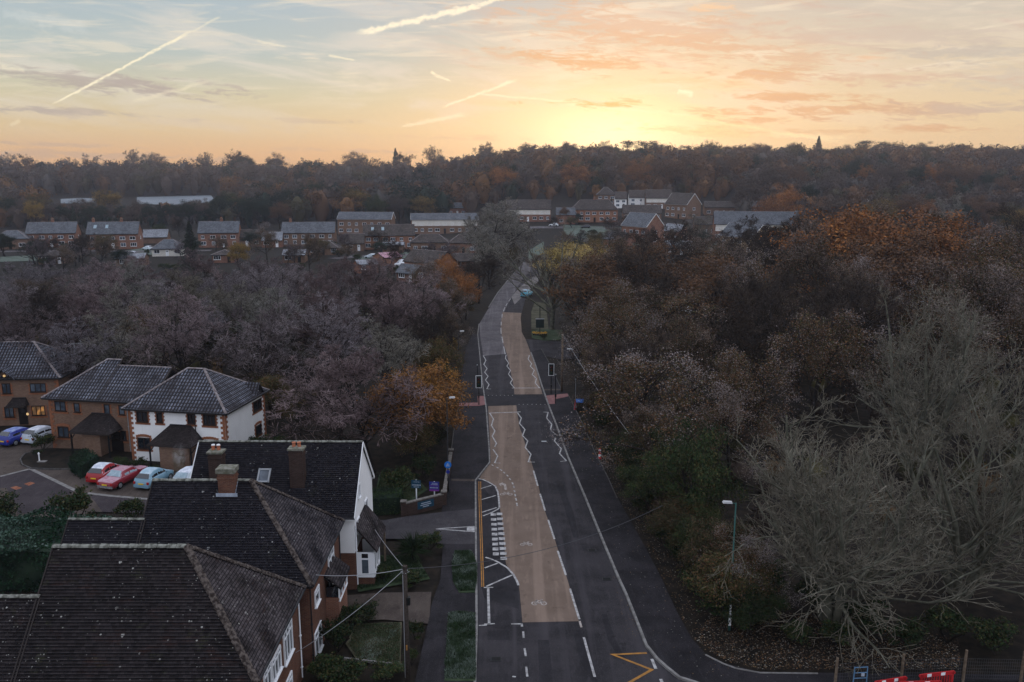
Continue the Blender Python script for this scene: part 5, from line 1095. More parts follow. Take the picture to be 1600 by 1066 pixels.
# ---------------------------------------------------------------- the village beyond the wood
def village():
    V = [  # px0, px1, ridge py, base py, roof, wall, type, label, options
     (44, 118, 349, 386, 'slate_far', 'brick_red', 'gable', 'brick terrace with grey roof, leftmost of the two storey terraces', dict(ch=(.0,), rw=1)),
     (138, 216, 349, 389, 'slate_far', 'brick_red', 'gable', 'brick terrace with grey roof carrying two pale skylights at left', dict(ch=(-.4, .15), sky=(-.35, -.12), rw=1)),
     (-10, 43, 362, 389, 'slate_far', 'brick_brown', 'hip', 'low brown brick bungalow cut off by the left edge', {}),
     (310, 374, 348, 386, 'slate_far', 'brick_red', 'gable', 'brick terrace with grey roof just right of the dark conifer', dict(ch=(.05,), rw=1)),
     (362, 410, 361, 385, 'tile_far', 'brick_brown', 'gable', 'low brown roofed house right of the third brick terrace', {}),
     (237, 286, 376, 400, 'slate_far', 'render_cream', 'hip', 'low grey roofed bungalow just left of the dark conifer', {}),
     (440, 524, 349, 384, 'slate_far', 'brick_brown', 'gable', 'long grey roofed house left of the pale roofed block', dict(ch=(-.35,))),
     (528, 616, 333, 366, 'slate_far', 'brick_brown', 'low', 'brown two storey block with pale shallow roof, gable to the left', dict(lw=1, rzz=-.16)),
     (641, 748, 335, 365, 'slate_far', 'brick_brown', 'low', 'white fronted two storey block with pale shallow roof', dict(rzz=.04, white=1)),
     (566, 648, 353, 389, 'tile_far', 'brick_orange', 'gable', 'orange brick terrace with dark roof and two bright skylights', dict(sky=(-.32, -.12), rw=1, rzz=.08)),
     (536, 570, 367, 392, 'tile_far', 'brick_brown', 'gable', 'low brick house on the left end of the dark roofed terrace', {}),
     (640, 702, 368, 394, 'tile_far', 'brick_brown', 'hip', 'brown hipped bungalow right below the dark roofed terrace', {}),
     (700, 748, 368, 395, 'tile_far', 'brick_red', 'hip', 'hipped bungalow hidden partly by smoky bare trees', {}),
     (636, 706, 394, 432, 'tile_far', 'brick_orange', 'gableface', 'dark roofed brick house with orange gable near the left wood', dict(rzz=.35)),
     (622, 662, 415, 440, 'slate_far', 'brick_dark', 'gableface', 'small grey roofed house below the orange gable', dict(rzz=.3)),
     (586, 622, 396, 414, 'rime_pink', 'brick_orange', 'gable', 'small outbuilding with pinkish frosted roof', dict(rzz=.6, nowin=1)),
     (788, 862, 314, 346, 'tile_far', 'brick_red', 'gable', 'cream fronted brick terrace beyond the end of the road', dict(white=1)),
     (892, 966, 314, 347, 'tile_far', 'brick_orange', 'hip', 'hipped orange brick house in the middle distance', dict(ch=(.0,))),
     (976, 1034, 335, 381, 'slate_far', 'brick_red', 'gableface', 'red brick house whose white edged gable faces the road', dict(rzz=.25, fw='fascia_white')),
     (946, 986, 364, 384, 'slate_far', 'brick_red', 'gableface', 'small garage with pale roof left of the red gable house', dict(rzz=.3, nowin=1)),
     (972, 1034, 322, 350, 'tile_far', 'brick_brown', 'gable', 'brown roofed house directly behind the red gable house', {}),
     (960, 980, 301, 325, 'tile_far', 'render_white', 'gable', 'white house left of the pair with bright gables', dict(rw=1)),
     (982, 1008, 299, 324, 'tile_far', 'render_white', 'gable', 'white house right of the pair with bright gables', dict(rw=1)),
     (932, 962, 294, 320, 'tile_far', 'brick_brown', 'hip', 'dark roofed house at the foot of the wooded hill', {}),
     (1008, 1050, 298, 326, 'tile_far', 'brick_brown', 'gable', 'brown terrace on the hill right of the white gables', dict(white=1)),
     (1044, 1092, 304, 342, 'tile_far', 'brick_brown', 'gableface', 'brown gabled house with pale verge below the wooded hill', dict(rzz=.3, fw='fascia_white')),
     (1116, 1252, 333, 376, 'slate_far', 'brick_red', 'gable', 'long grey roofed terrace with white upper panels at right', dict(white=1, rzz=-.02)),
     (1240, 1275, 332, 368, 'slate_far', 'brick_brown', 'gableface', 'grey gable roof rising behind the right wood, left one', dict(rzz=.4, fw='fascia_white')),
     (1276, 1312, 329, 362, 'slate_far', 'brick_brown', 'gableface', 'grey gable roof rising behind the right wood, right one', dict(rzz=.4, fw='fascia_white')),
     (1133, 1200, 352, 396, 'slate_far', 'brick_buff', 'gableface', 'buff brick house with white verges before the long grey roof', dict(rzz=.35, fw='fascia_white')),
     (1330, 1372, 300, 316, 'slate_far', 'render_cream', 'gable', 'pale house seen between trees on the right hillside', {}),
     (1506, 1540, 268, 284, 'slate_far', 'render_cream', 'gable', 'pale house among trees near the right edge', {}),
     (222, 262, 360, 380, 'slate_pale', 'brick_brown', 'gable', 'pale roofed garage row behind the second terrace', dict(nowin=1)),
     (408, 442, 364, 386, 'slate_pale', 'brick_red', 'gable', 'small pale roofed house left of the long grey roof', {}),
     (480, 530, 378, 398, 'tile_far', 'brick_brown', 'hip', 'brown bungalow below the long grey roofed house', {}),
     (440, 478, 392, 410, 'slate_pale', 'brick_brown', 'gable', 'pale roofed low house in the gardens left of centre', {}),
     (330, 368, 392, 410, 'tile_far', 'brick_red', 'hip', 'brown roofed bungalow right below the third terrace', {}),
     (180, 226, 398, 416, 'slate_pale', 'brick_brown', 'gable', 'pale roofed low house before the second terrace', {}),
     (60, 104, 394, 412, 'tile_far', 'brick_brown', 'hip', 'dark bungalow before the leftmost terrace', {}),
     (552, 588, 408, 426, 'slate_pale', 'brick_red', 'gable', 'low pale roofed house left of the pinkish outbuilding', dict(rzz=.3)),
     (596, 632, 380, 394, 'slate_pale', 'brick_brown', 'gable', 'pale shed roof between dark roofed terrace and gardens', dict(nowin=1)),
     (706, 742, 398, 420, 'tile_far', 'brick_orange', 'gable', 'brown house under the smoky trees left of the far road', {}),
     (868, 900, 326, 350, 'slate_far', 'brick_red', 'gable', 'grey roofed house left of the hipped orange house', {}),
     (1036, 1080, 352, 376, 'slate_pale', 'brick_red', 'gableface', 'pale roofed house right of the brick gable house', dict(rzz=.2)),
     (1084, 1122, 340, 366, 'tile_far', 'brick_brown', 'gable', 'brown house left of the long grey roofed terrace', {}),
     (1040, 1090, 378, 398, 'slate_pale', 'brick_brown', 'gable', 'low pale roofed houses above the right wood near the centre', {}),
     (1200, 1240, 372, 392, 'slate_pale', 'brick_buff', 'gable', 'pale roofed house beside the buff brick gable', {}),
     (1100, 1150, 316, 336, 'tile_far', 'brick_brown', 'gable', 'brown house behind the long grey roofed terrace', {}),
     (1165, 1215, 316, 334, 'slate_far', 'brick_red', 'gable', 'grey house on the slope behind the long grey terrace', {}),
     (690, 730, 318, 336, 'slate_far', 'brick_red', 'gable', 'brick house behind the white fronted block', {}),
     (534, 556, 296, 306, 'slate_far', 'render_white', 'gable', 'small white house glimpsed among the hill trees', {}),
    ]
    for px0, px1, ry, by, roofm, wallm, typ, lab, o in V:
        p = GT((px0+px1)/2, by); D = math.hypot(p.y*math.cos(PITCH) + (CAM_H-p.z)*math.sin(PITCH), 0); sc = D/FOC
        wpx = (px1-px0)*sc; H_ = (by-ry)*sc*1.02; rz = o.get('rzz', 0.)
        az = -math.atan2(p.x, p.y)
        if typ == 'gableface':
            # gable end turned to the viewer: ridge runs away from us
            d = wpx*.62; w = max(6., wpx*1.0); rz += az + R(-62)
        else: w = wpx - .8; d = 7.6 if H_ > 6 else 6.5; rz += az*.45
        eave = H_*(.60 if typ != 'low' else .72)
        if H_ < 5.6: eave = max(2.3, H_*.5)
        nm = 'white_house' if wallm == 'render_white' else ('garage' if 'garage' in lab else ('outbuilding' if 'outbuilding' in lab else 'brick_house'))
        h = House(nm, lab, (p.x, p.y + d*.3, p.z), rz, w, d, eave, wallm)
        hip = typ == 'hip'; h.walls(gl=not hip, gr=not hip, ridge=H_-.06)
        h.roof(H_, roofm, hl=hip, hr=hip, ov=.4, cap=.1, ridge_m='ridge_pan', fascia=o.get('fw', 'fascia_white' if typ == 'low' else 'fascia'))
        rr = random.Random(int(px0*7+by))
        if o.get('white'):
            b = MB(); zz = eave*.52; b.box((0, -d/2-.03, zz + (eave-zz)*.5), (w*.97, .06, (eave-zz)*.9), 'render_cream'); b.build('panel', h.o)
        if not o.get('nowin'):
            two = eave > 4.2; n = max(2, int(w/2.9)); off = .065 if o.get('white') else 0
            for i in range(n):
                u = -w/2 + (i+.5)*w/n
                if two: h.window('front', u + rr.uniform(-.2, .2), eave*.58, rr.choice((1.1, 1.6, 1.8)), min(1.15, eave*.26), bars=1, glass='glass_pale' if rr.random() < .5 else 'glass')
                if i == n//2: h.door('front', u, m='upvc' if rr.random() < .5 else 'door_dark', h=min(2.05, eave*.8))
                else: h.window('front', u + rr.uniform(-.2, .2), eave*.16 if two else .9, rr.choice((1.2, 1.7, 2.0)), 1.25 if two else 1.15, bars=1 if rr.random() < .6 else 2, glass='glass_pale' if rr.random() < .5 else 'glass')
            if typ == 'gableface':
                for f in ('right', 'left'):
                    h.window(f, 0, eave*.58 if two else 1., 1.5, 1.2, bars=1, glass='glass_pale')
                    if two: h.window(f, 0, eave*.14, 1.5, 1.2, bars=1, glass='glass_pale')
            elif o.get('rw'): h.window('right', 0, eave*.58 if two else 1., .8, 1., bars=0)
        for c in o.get('ch', ()): h.chimney(c*w, .2, H_-.8, H_+1.1, .9, .6, 'brick_red', 2)
        for s_ in o.get('sky', ()):
            k = (H_-eave)/(d/2); y = -d*.22; z = eave + (d/2+y)*k + .14; b = MB(); nx = Vector((0, -k, 1)).normalized(); sl = Vector((0, 1, k)).normalized(); q = Vector((s_*w, y, z))
            b.add([q + Vector((a*.45, 0, 0)) + sl*c_*.75 + nx*e_ for e_ in (0, .1) for a, c_ in ((-1,-1), (1,-1), (1,1), (-1,1))], [(3,2,1,0), (4,5,6,7), (0,1,5,4), (1,2,6,5), (2,3,7,6), (3,0,4,7)], 'glass_frost'); b.build('skylight', h.o)
village()
# ---------------------------------------------------------------- cars
def smooth_table(tab, x):
    xs = [a for a, _ in tab]; ys = [b for _, b in tab]; return float(np.interp(x, xs, ys))
def car(name_label, loc, heading, L=4.0, W=1.72, H=1.46, body='car_red', shape='hatch', rime=None, roof=None, glassm='glass', group='parked cars', detail=True):
    """rear at local -y, nose at +y; profile lofted from stations along the length"""
    o = thing('parked_car', name_label, 'car', loc, heading, group)
    # station: y (0 rear..1 nose), belt height, top height, cabin half width factor
    T = dict(hatch=((0,.50,.52), (.015,.78,.80), (.05,.90,1.08), (.14,.93,1.38), (.28,.94,1.46), (.48,.93,1.46), (.60,.92,1.32), (.74,.90,.98), (.80,.86,.88), (.93,.74,.76), (.985,.62,.64), (1,.45,.47)),
             saloon=((0,.50,.52), (.012,.80,.82), (.05,.88,.89), (.20,.92,.93), (.235,.93,.99), (.33,.93,1.36), (.40,.93,1.42), (.55,.93,1.42), (.62,.92,1.34), (.72,.91,.94), (.78,.90,.91), (.97,.80,.82), (.99,.70,.72), (1,.48,.50)),
             round=((0,.45,.47), (.02,.70,.72), (.06,.88,.98), (.15,.93,1.28), (.30,.95,1.47), (.48,.94,1.48), (.62,.93,1.30), (.76,.92,.98), (.82,.88,.90), (.93,.76,.78), (.985,.60,.62), (1,.42,.44)),
             van=((0,.5,.52), (.01,1.0,1.9), (.04,1.05,1.98), (.3,1.05,2.0), (.66,1.05,1.98), (.72,1.05,1.85), (.84,1.05,1.08), (.95,.95,.97), (.99,.7,.72), (1,.5,.52)))[shape]
    hz = H/ (2.0 if shape == 'van' else 1.46); tab_b = [(a, b*hz) for a, b, c in T]; tab_t = [(a, c*hz) for a, b, c in T]
    N = 28; ts = np.unique(np.concatenate([np.linspace(0, 1, N), [a for a, _, _ in T]])); rows = []
    for t in ts:
        y = (t-.5)*L; zb = smooth_table(tab_b, t); zt = smooth_table(tab_t, t); e = min(t, 1-t); hw = W/2*(1-.16*max(0, 1-e/.10)**2); ch = min(1., max(0., (zt-zb)/(.35*hz)))
        cw = hw*(1-.17*ch) ; rw = hw*(1-.30*ch)-.02
        rows.append([(0, .26), (hw*.80, .22), (hw*.97, .30), (hw, .52*hz if zb > .55*hz else zb*.75), (hw*.985, zb), (hw*.96-.02*ch, zb+.01), ((cw+rw)/2, zb+(zt-zb)*.80), (rw, zt-.015*ch), (rw*.55, zt+.025*ch), (0, zt+.03*ch)])
    V = []; F = []; n = len(rows[0]); 
    for t, r in zip(ts, rows):
        y = (t-.5)*L
        for sg in (1, -1): V += [(sg*x, y, z) for x, z in r]
    m = 2*n
    for i in range(len(ts)-1):
        for j in range(n-1):
            a = i*m+j; F.append((a, a+m, a+m+1, a+1)); a += n; F.append((a, a+1, a+m+1, a+m))
    for i, fl in ((0, 0), (len(ts)-1, 1)):
        a = [i*m+j for j in range(n)]; c = [i*m+n+j for j in range(n)][::-1]; f = a+c; F.append(tuple(f if not fl else f[::-1]))
    b = MB(); b.add(V, F, body); bo = b.build('body', o, True)
    if rime or roof:      # rime or another colour on upward faces
        bo.data.materials.append(M[rime or roof]); 
        for p in bo.data.polygons:
            if p.normal.z > .72 and p.center.z > .8*hz and (not roof or p.center.z > 1.2*hz): p.material_index = 1
    # glazing laid on the shell
    def shell(t, k, off):
        r = [np.interp(t, ts, [q[k][c] for q in rows]) for c in (0, 1)]; return r
    b = MB(); ca = [a for a, bb, c in T if c-bb > .33*(2. if shape == 'van' else 1)*.99]; t0, t1 = min(ca), max(ca)
    def sidepane(a, c):
        for sg in (-1, 1):
            P = []; b = MB()
            for t in np.linspace(a, c, 6): x, z = shell(t, 5, 0); x2, z2 = shell(t, 7, 0); P.append(((x+(x2-x)*.12)+.014, (t-.5)*L, z+(z2-z)*.12)); P.append(((x+(x2-x)*.86)+.022, (t-.5)*L, z+(z2-z)*.84))
            vs = [(sg*x, y, z) for x, y, z in P]; b.add(vs, [(2*i, 2*i+2, 2*i+3, 2*i+1) if sg > 0 else (2*i, 2*i+1, 2*i+3, 2*i+2) for i in range(5)], glassm); b.build('side_window', o)
    if shape == 'van': sidepane(.70, .80)
    else:
        mid = (t0+t1)/2; sidepane(t0+.02, mid-.012); sidepane(mid+.012, t1+.05)
    for nm, cand in (('rear_window', (t0-.09 if shape != 'saloon' else t0-.095, t0+.01)), ('windscreen', (t1+.01, t1+.13))):
        b = MB(); a, c = cand; P = []
        for t in np.linspace(max(.03, a), c, 6):
            zt = smooth_table(tab_t, t); x, z = shell(t, 7, 0); ww = max(.3, x*.93); zz = zt+.04
            if z - smooth_table(tab_b, t) < .04: continue
            P += [(-ww, (t-.5)*L + (-.02 if nm == 'rear_window' else .02), zz), (ww, (t-.5)*L + (-.02 if nm == 'rear_window' else .02), zz)]
        if len(P) >= 4:
            b.add(P, [(2*i, 2*i+1, 2*i+3, 2*i+2) for i in range(len(P)//2-1)], glassm); b.build(nm, o)
    if not detail:
        b = MB()
        for y in (-L*.31, L*.32):
            for sg in (-1, 1): b.tube([(sg*(W/2-.2), y, .31), (sg*(W/2+.01), y, .31)], .31, 'rubber', 12)
        b.build('wheels', o); return o
    for y in (-L*.31, L*.32):
        for sg in (-1, 1):
            w = MB(); w.tube([(0, 0, 0), (.2*sg, 0, 0)], .31, 'rubber', 16); q = w.build('wheel', o); q.location = (sg*(W/2-.19), y, .31)
            w = MB(); w.tube([(.195*sg, 0, 0), (.215*sg, 0, 0)], [.20, .19], 'hub', 10); w.build('rim', q)
    for sg in (-1, 1):
        b = MB(); b.box((sg*W*.40, -L/2+.03, .68*hz), (.17, .10, .20*hz), 'tail_red'); b.build('tail_light', o)
        b = MB(); b.box((sg*W*.36, L/2-.09, .60*hz), (.26, .14, .13), 'lens'); b.build('headlight', o)
        b = MB(); b.box((sg*(W/2+.08), L*.17, .98*hz), (.16, .09, .12), body); b.build('wing_mirror', o)
    b = MB(); b.box((0, -L/2-.015, .60*hz), (.50, .03, .11), 'plate_yellow'); b.build('number_plate', o)
    b = MB(); b.box((0, -L/2+.03, .40), (W*.88, .14, .20), 'chrome' if shape == 'saloon' else body); b.build('rear_bumper', o)
    return o
def cars():
    hd = R(-10)
    def rear(px, py, L, hdg=hd): p = G(px, py); return (p.x - math.sin(hdg)*L/2, p.y + math.cos(hdg)*L/2, .03)
    car('small red hatchback with frosty pale roof in the parking court', rear(147, 759, 3.4), hd, 3.4, 1.66, 1.5, 'car_red', 'round', rime='rime')
    car('long maroon saloon car with pink frost on roof and boot', rear(168, 769, 4.7), R(-16), 4.7, 1.72, 1.40, 'car_maroon', 'saloon', rime='rime_pink', glassm='glass_frost')
    car('small pale blue hatchback between maroon saloon and tiled roof', rear(223, 768, 3.55), R(-14), 3.55, 1.64, 1.5, 'car_sky', 'round', rime='rime_sky')
    car('frosted pale car half hidden behind the black tiled roof', rear(283, 768, 4.1), R(-14), 4.1, 1.7, 1.5, 'car_pale', 'hatch', rime='rime', glassm='glass_frost')
    car('dark blue hatchback with frosted roof at the left edge', rear(8, 700, 4.2), R(-18), 4.2, 1.74, 1.48, 'car_blue', 'hatch', rime='rime_blue')
    car('silver hatchback parked beside dark blue hatchback near flower bed', rear(46, 697, 4.15), R(-16), 4.15, 1.74, 1.46, 'car_silver', 'hatch', rime='rime')
    car('light blue car on the far road by the bend', G(823, 463), R(-20), 4.0, 1.74, 1.5, 'car_teal', 'hatch', rime='rime_sky')
    for px, py, hdg, bd, sh, rm, lab in ((865, 354, 80, 'car_white', 'hatch', 'rime', 'white car on the far street before the hipped orange house'), (915, 357, 85, 'car_dark', 'hatch', None, 'dark car on the far street before the hipped orange house'), (231, 391, 60, 'car_pale', 'hatch', 'rime', 'frosted car beside the second brick terrace lawn'), (206, 400, 70, 'car_dark', 'hatch', 'rime', 'dark frosted car in the gardens below the second terrace'), (1130, 404, 80, 'car_white', 'van', 'rime', 'white van with frosted roof seen over the right wood'), (1122, 412, 80, 'car_white', 'van', 'rime', 'second white vehicle below the frosted van at right'), (580, 404, 75, 'car_pale', 'hatch', 'rime', 'frosted car in front of the dark roofed terrace'), (630, 417, 75, 'car_white', 'van', 'rime', 'white van with frosted roof near the orange gable'), (1072, 362, 20, 'car_silver', 'hatch', 'rime', 'silver car on the hill street right of the brick gable')):
        car(lab, GT(px, py), R(hdg), 4.9 if sh == 'van' else 4.1, 1.8, 2.0 if sh == 'van' else 1.46, bd, sh, rime=rm, group='cars in the far streets', detail=False)
    for px, py in ((1490, 522), (1300, 505), (1063, 482), (1440, 475)):
        p = G(px, py, 1.); car('white car glimpsed through the bare branches of the right wood', (p.x, p.y, 0), R(70), 4.3, 1.78, 1.5, 'car_white', 'hatch', rime='rime', group='white cars behind the right wood', detail=False)
cars()
# ---------------------------------------------------------------- street furniture
def lamp_post(base, h, arm, label, m='pole_black', rz=0., sign=False):
    o = thing('street_lamp', label, 'street lamp', base, rz); b = MB(); b.tube([(0,0,0), (0,0,1.3), (0,0,1.32), (0,0,h)], [.09,.09,.055,.045], m, 8); p = b.build('pole', o, True)
    b = MB(); b.tube([(0,0,h-.05), (arm*.5,0,h+.02)], .03, m, 6); b.build('bracket', p)
    b = MB(); a = arm; V = [(a*.35,-.10,h-.02), (a*1.25,-.14,h+.02), (a*1.25,.14,h+.02), (a*.35,.10,h-.02), (a*.4,-.07,h+.10), (a*1.15,-.10,h+.12), (a*1.15,.10,h+.12), (a*.4,.07,h+.10)]
    b.add(V, [(0,3,2,1), (4,5,6,7), (0,1,5,4), (1,2,6,5), (2,3,7,6), (3,0,4,7)] if a > 0 else [(0,1,2,3), (7,6,5,4), (4,5,1,0), (5,6,2,1), (6,7,3,2), (7,4,0,3)], 'lamp_head'); b.build('lamp_head', o)
    return o
def zat(base, py):
    """height above ground of photo row py on the vertical through base"""
    k = math.tan(PITCH + math.atan((py-533)/FOC)); return CAM_H - base[1]*k
def furniture():
    p = G(1139, 985); lamp_post(p, zat(p, 786), -.62, 'dark green street lamp on the right beside the undergrowth', 'pole_green')
    b = MB(); b.box((p.x, p.y-.10, .62), (.16, .02, .5), 'plastic_white'); b.box((p.x, p.y-.1, 1.35), (.1, .02, .7), 'plastic_white'); 
    o = b.build('post_label'); lampo = [q for q in bpy.data.objects if q.name.startswith('street_lamp')][0]; o.parent = lampo; o.matrix_parent_inverse = Matrix.Translation(-p)
    p = G(700.5, 770); o = lamp_post(p, zat(p, 622), .55, 'black street lamp carrying a round blue sign on left pavement')
    b = MB(); z = zat(p, 726); b.tube([(0, -.07, z), (0, -.095, z)], .30, 'sign_blue', 20); sg = b.build('round_sign', o); b = MB(); b.box((0, -.10, z+.02), (.08, .006, .26), 'sign_text'); b.box((.1, -.10, z-.06), (.05, .006, .2), 'sign_text'); b.box((-.1, -.10, z-.06), (.05, .006, .2), 'sign_text'); b.build('sign_symbol', sg)
    b = MB(); b.tube([(0, -.08, 1.9), (0, -.10, 1.9)], .16, 'sign_navy', 16); b.build('round_plate', o)
    p = G(717, 602); lamp_post(p, zat(p, 518), .6, 'black street lamp farther up the left pavement under trees')
    p = G(899, 612); lamp_post(p, zat(p, 546), -.9, 'street lamp with pale head on the right by the side lane')
    def signal(px, py, ytop, lab, board=True, ang=0., twin=False):
        p = G(px, py); h = zat(p, ytop); o = thing('traffic_light', lab, 'traffic light', p, ang); b = MB(); b.tube([(0,0,0), (0,0,h+.05)], .057, 'pole_black', 8); b.build('pole', o)
        hh = 1.15; z = h-hh/2
        b = MB(); b.box((0, -.10, z), (.36, .16, hh), 'bin_black'); hd = b.build('signal_head', o)
        b = MB(); b.box((0, -.03, z), (.66, .03, hh+.34), 'sign_board'); bb = b.build('backing_board', o)
        b = MB()
        for sx in (-1, 1): b.box((sx*.315, -.05, z), (.055, .012, hh+.34), 'plastic_white')
        for sz in (-1, 1): b.box((0, -.05, z+sz*(hh/2+.145)), (.575, .012, .055), 'plastic_white')
        b.build('white_border', bb)
        for k, c in enumerate(((.10,.004,.004), (.09,.04,.002), (.002,.05,.02))):
            nm = 'signal_lens_%s' % ('red', 'amber', 'green')[k]
            if nm not in M: mat(nm, c, rough=.2, spec=.6)
            b = MB(); b.tube([(0, -.18, z+.36-k*.36), (0, -.20, z+.36-k*.36)], .11, nm, 12); b.tube([(0, -.18, z+.36-k*.36+.10), (0, -.34, z+.36-k*.36+.10)], [.06, .05], 'bin_black', 6); b.build('lens', hd)
        b = MB(); b.box((.0, -.12, 1.15), (.16, .14, .34), 'bin_black'); b.build('push_button_box', o)
    signal(748.3, 634, 589, 'traffic light with white bordered board on left pavement at crossing'); signal(861, 617, 570.5, 'traffic light with white bordered board on right pavement at crossing')
    for px, py, yt, lab in ((746, 606, 571, 'plain black pole behind the left traffic light'), (867.8, 632, 586, 'plain black pole right of the right traffic light')):
        p = G(px, py); o = thing('signal_pole', lab, 'pole', p); b = MB(); b.tube([(0,0,0), (0,0,zat(p, yt))], .055, 'pole_black', 8); b.tube([(0,0,zat(p, yt)), (0,0,zat(p, yt)+.12)], [.075,.06], 'pole_grey', 8); q = b.build('pole', o); b = MB(); b.box((0,-.1,1.15), (.2,.16,.4), 'bin_black'); b.build('push_button_box', o)
    p = G(899, 628); o = thing('sign_post', 'thin grey post beside the bin at the crossing', 'post', p); b = MB(); b.tube([(0,0,0), (0,0,zat(p, 592))], .035, 'pole_grey', 6); b.build('pole', o); b = MB(); b.box((0,-.04,zat(p, 592)-.1), (.22,.02,.16), 'pole_grey'); b.build('plate', o)
    p = G(906, 642); o = thing('litter_bin', 'black litter bin with blue lid near the crossing', 'bin', p, R(-8)); b = MB(); b.add([(-.32,-.3,0),(.32,-.3,0),(.32,.3,0),(-.32,.3,0),(-.38,-.36,1.05),(.38,-.36,1.05),(.38,.36,1.05),(-.38,.36,1.05)], [(0,3,2,1),(0,1,5,4),(1,2,6,5),(2,3,7,6),(3,0,4,7),(4,5,6,7)], 'bin_black'); b.build('body', o)
    b = MB(); b.add([(-.44,-.42,1.06),(.44,-.42,1.06),(.44,.4,1.22),(-.44,.4,1.22),(-.44,-.42,1.12),(.44,-.42,1.12),(.44,.4,1.30),(-.44,.4,1.30)], [(0,3,2,1),(4,5,6,7),(0,1,5,4),(1,2,6,5),(2,3,7,6),(3,0,4,7)], 'sign_blue'); ld = b.build('lid', o); b = MB(); b.bar((-.2,-.1,1.19), (.15,.15,1.24), .1, .02, 'sign_text'); b.build('lid_mark', ld)
    b = MB()
    for sg in (-1, 1): b.tube([(sg*.33, .32, .12), (sg*.41, .32, .12)], .12, 'rubber', 10)
    b.build('wheels', o)
    p = G(899.5, 641); o = thing('folded_road_sign', 'red temporary road sign leaning at the side of the bin', 'road sign', p, R(62)); b = MB(); b.add([(-.42,-.02,.15),(.42,-.02,.15),(0,.06,1.15),(-.42,.02,.15),(.42,.02,.15),(0,.10,1.15)], [(0,1,2),(3,5,4),(0,3,4,1),(1,4,5,2),(2,5,3,0)], 'sign_red'); b.build('panel', o)
    b = MB(); b.add([(-.24,-.028,.27),(.24,-.028,.27),(0,.018,.82)], [(0,1,2)], 'plastic_white'); b.build('white_triangle', o); b = MB(); b.bar((-.35,.05,.0), (-.3,.05,.5), .04, .04, 'pole_grey'); b.bar((.35,.05,.0), (.3,.05,.5), .04, .04, 'pole_grey'); b.build('leg', o)
    p = G(937, 717); o = thing('bollard', 'red and white bollard on the leafy right pavement edge', 'bollard', p); b = MB(); b.tube([(0,0,0), (0,0,.05), (0,0,.06), (0,0,.95)], [.20,.20,.13,.11], 'plastic_red', 12); b.tube([(0,0,.95), (0,0,1.03)], [.11,.05], 'plastic_red', 12); b.build('post', o, True); b = MB(); b.tube([(0,0,.25), (0,0,.48)], [.128,.124], 'plastic_white', 12); b.tube([(0,0,.82), (0,0,.95)], [.118,.115], 'plastic_white', 12); b.build('reflective_band', o)
    # telegraph pole, wires
    p = Vector(G(638, 1085)); top = zat(p, 886); o = thing('telegraph_pole', 'dark wooden telegraph pole with wires in the front gardens', 'telegraph pole', p); b = MB(); b.tube([(0,0,-.3), (0,0,top)], [.15,.105], 'pole_wood', 10); b.build('pole', o, True)
    b = MB(); z = zat(p, 938); b.box((.14, -.05, z), (.18, .22, .42), 'bin_black'); b.build('junction_box', o); b = MB(); b.tube([(0,0,top-.1), (0,0,top+.06)], .13, 'pole_wood', 10); 
    for k in range(6): b.bar((.12*math.cos(k), .12*math.sin(k), top-.3), (.22*math.cos(k), .22*math.sin(k), top-.25), .03, .03, 'pole_grey')
    b.build('pole_cap', o); b = MB(); b.box((.0, -.13, zat(p, 1010)), (.08, .02, .3), 'paint_yellow'); b.build('warning_plate', o)
    b = MB(); b.tube([(-.12, -.05, 1.), (-.115, -.05, top-.4)], .02, 'cable', 5); b.build('riser_cable', o)
    tp = p + Vector((0, 0, top-.1))
    def wire(a, c, sag, lab, r=.018, m='cable'):
        a, c = Vector(a), Vector(c); b = MB(); b.tube([a.lerp(c, t) - Vector((0,0,sag*4*t*(1-t))) for t in [i/16 for i in range(17)]], r, m, 4); tag(b.build('overhead_wire'), lab, 'wire', 'overhead wires from the telegraph pole')
    wire(tp, onplane(462, 1020, (-11.3,0,0), Vector((1,0,0))), .25, 'pale overhead wire from telegraph pole down to the nearest brick house'); wire(tp, onplane(488, 898, (-11.0,0,0), Vector((1,0,0))), .2, 'overhead wire from telegraph pole to the black tiled hip roof'); wire(tp, onplane(586, 828, (-8.9,0,0), Vector((1,0,0))), .1, 'overhead wire from telegraph pole up to the white gabled house', .016)
    q = G(1035, 790, 7.0); wire(tp, q, .9, 'overhead wire from telegraph pole across the road into the right wood', .016, 'cable_dark')
    p = G(878, 613); t2 = zat(p, 521); o = thing('wooden_pole', 'bare wooden pole at the corner of the side lane', 'pole', p); b = MB(); b.tube([(0,0,-.2), (0,0,t2)], [.15,.11], 'timber', 8); b.build('pole', o, True); b = MB(); b.tube([(0,0,t2), (0,0,t2+.05)], .13, 'pole_wood', 8); b.build('pole_cap', o)
    wire(p + Vector((0,0,t2-.1)), G(985, 680, 5.), .35, 'pale wire running down from the bare wooden pole', .02)
    # estate boards and brick wall with plaque
    def board(px, py, x0, x1, y0, y1, m, lab, stripe=None, dark=False):
        p = G(px, py); o = thing('estate_board', lab, 'sign board', p, R(-6)); z0, z1 = zat(p, y1), zat(p, y0); w = (x1-x0)*p.y*1.03/FOC; b = MB(); b.box((0, 0, z1/2), (.09, .07, z1), 'upvc'); b.build('post', o); b = MB(); b.box((0, -.06, (z0+z1)/2), (w, .03, z1-z0), m); bd = b.build('board', o); H = z1-z0
        b = MB(); rg = random.Random(px)
        for zz, hh, ww in (((.78, .06, .5), (.40, .13, .80), (.16, .08, .5)) if dark else ((.84, .07, .45), (.70, .08, .65), (.36, .12, .85))):
            x = -w*ww/2
            while x < w*ww/2: l = rg.uniform(.04, .10); b.box((x+l/2, -.078, z0+H*zz), (l, .006, H*hh), 'sign_text'); x += l+.035
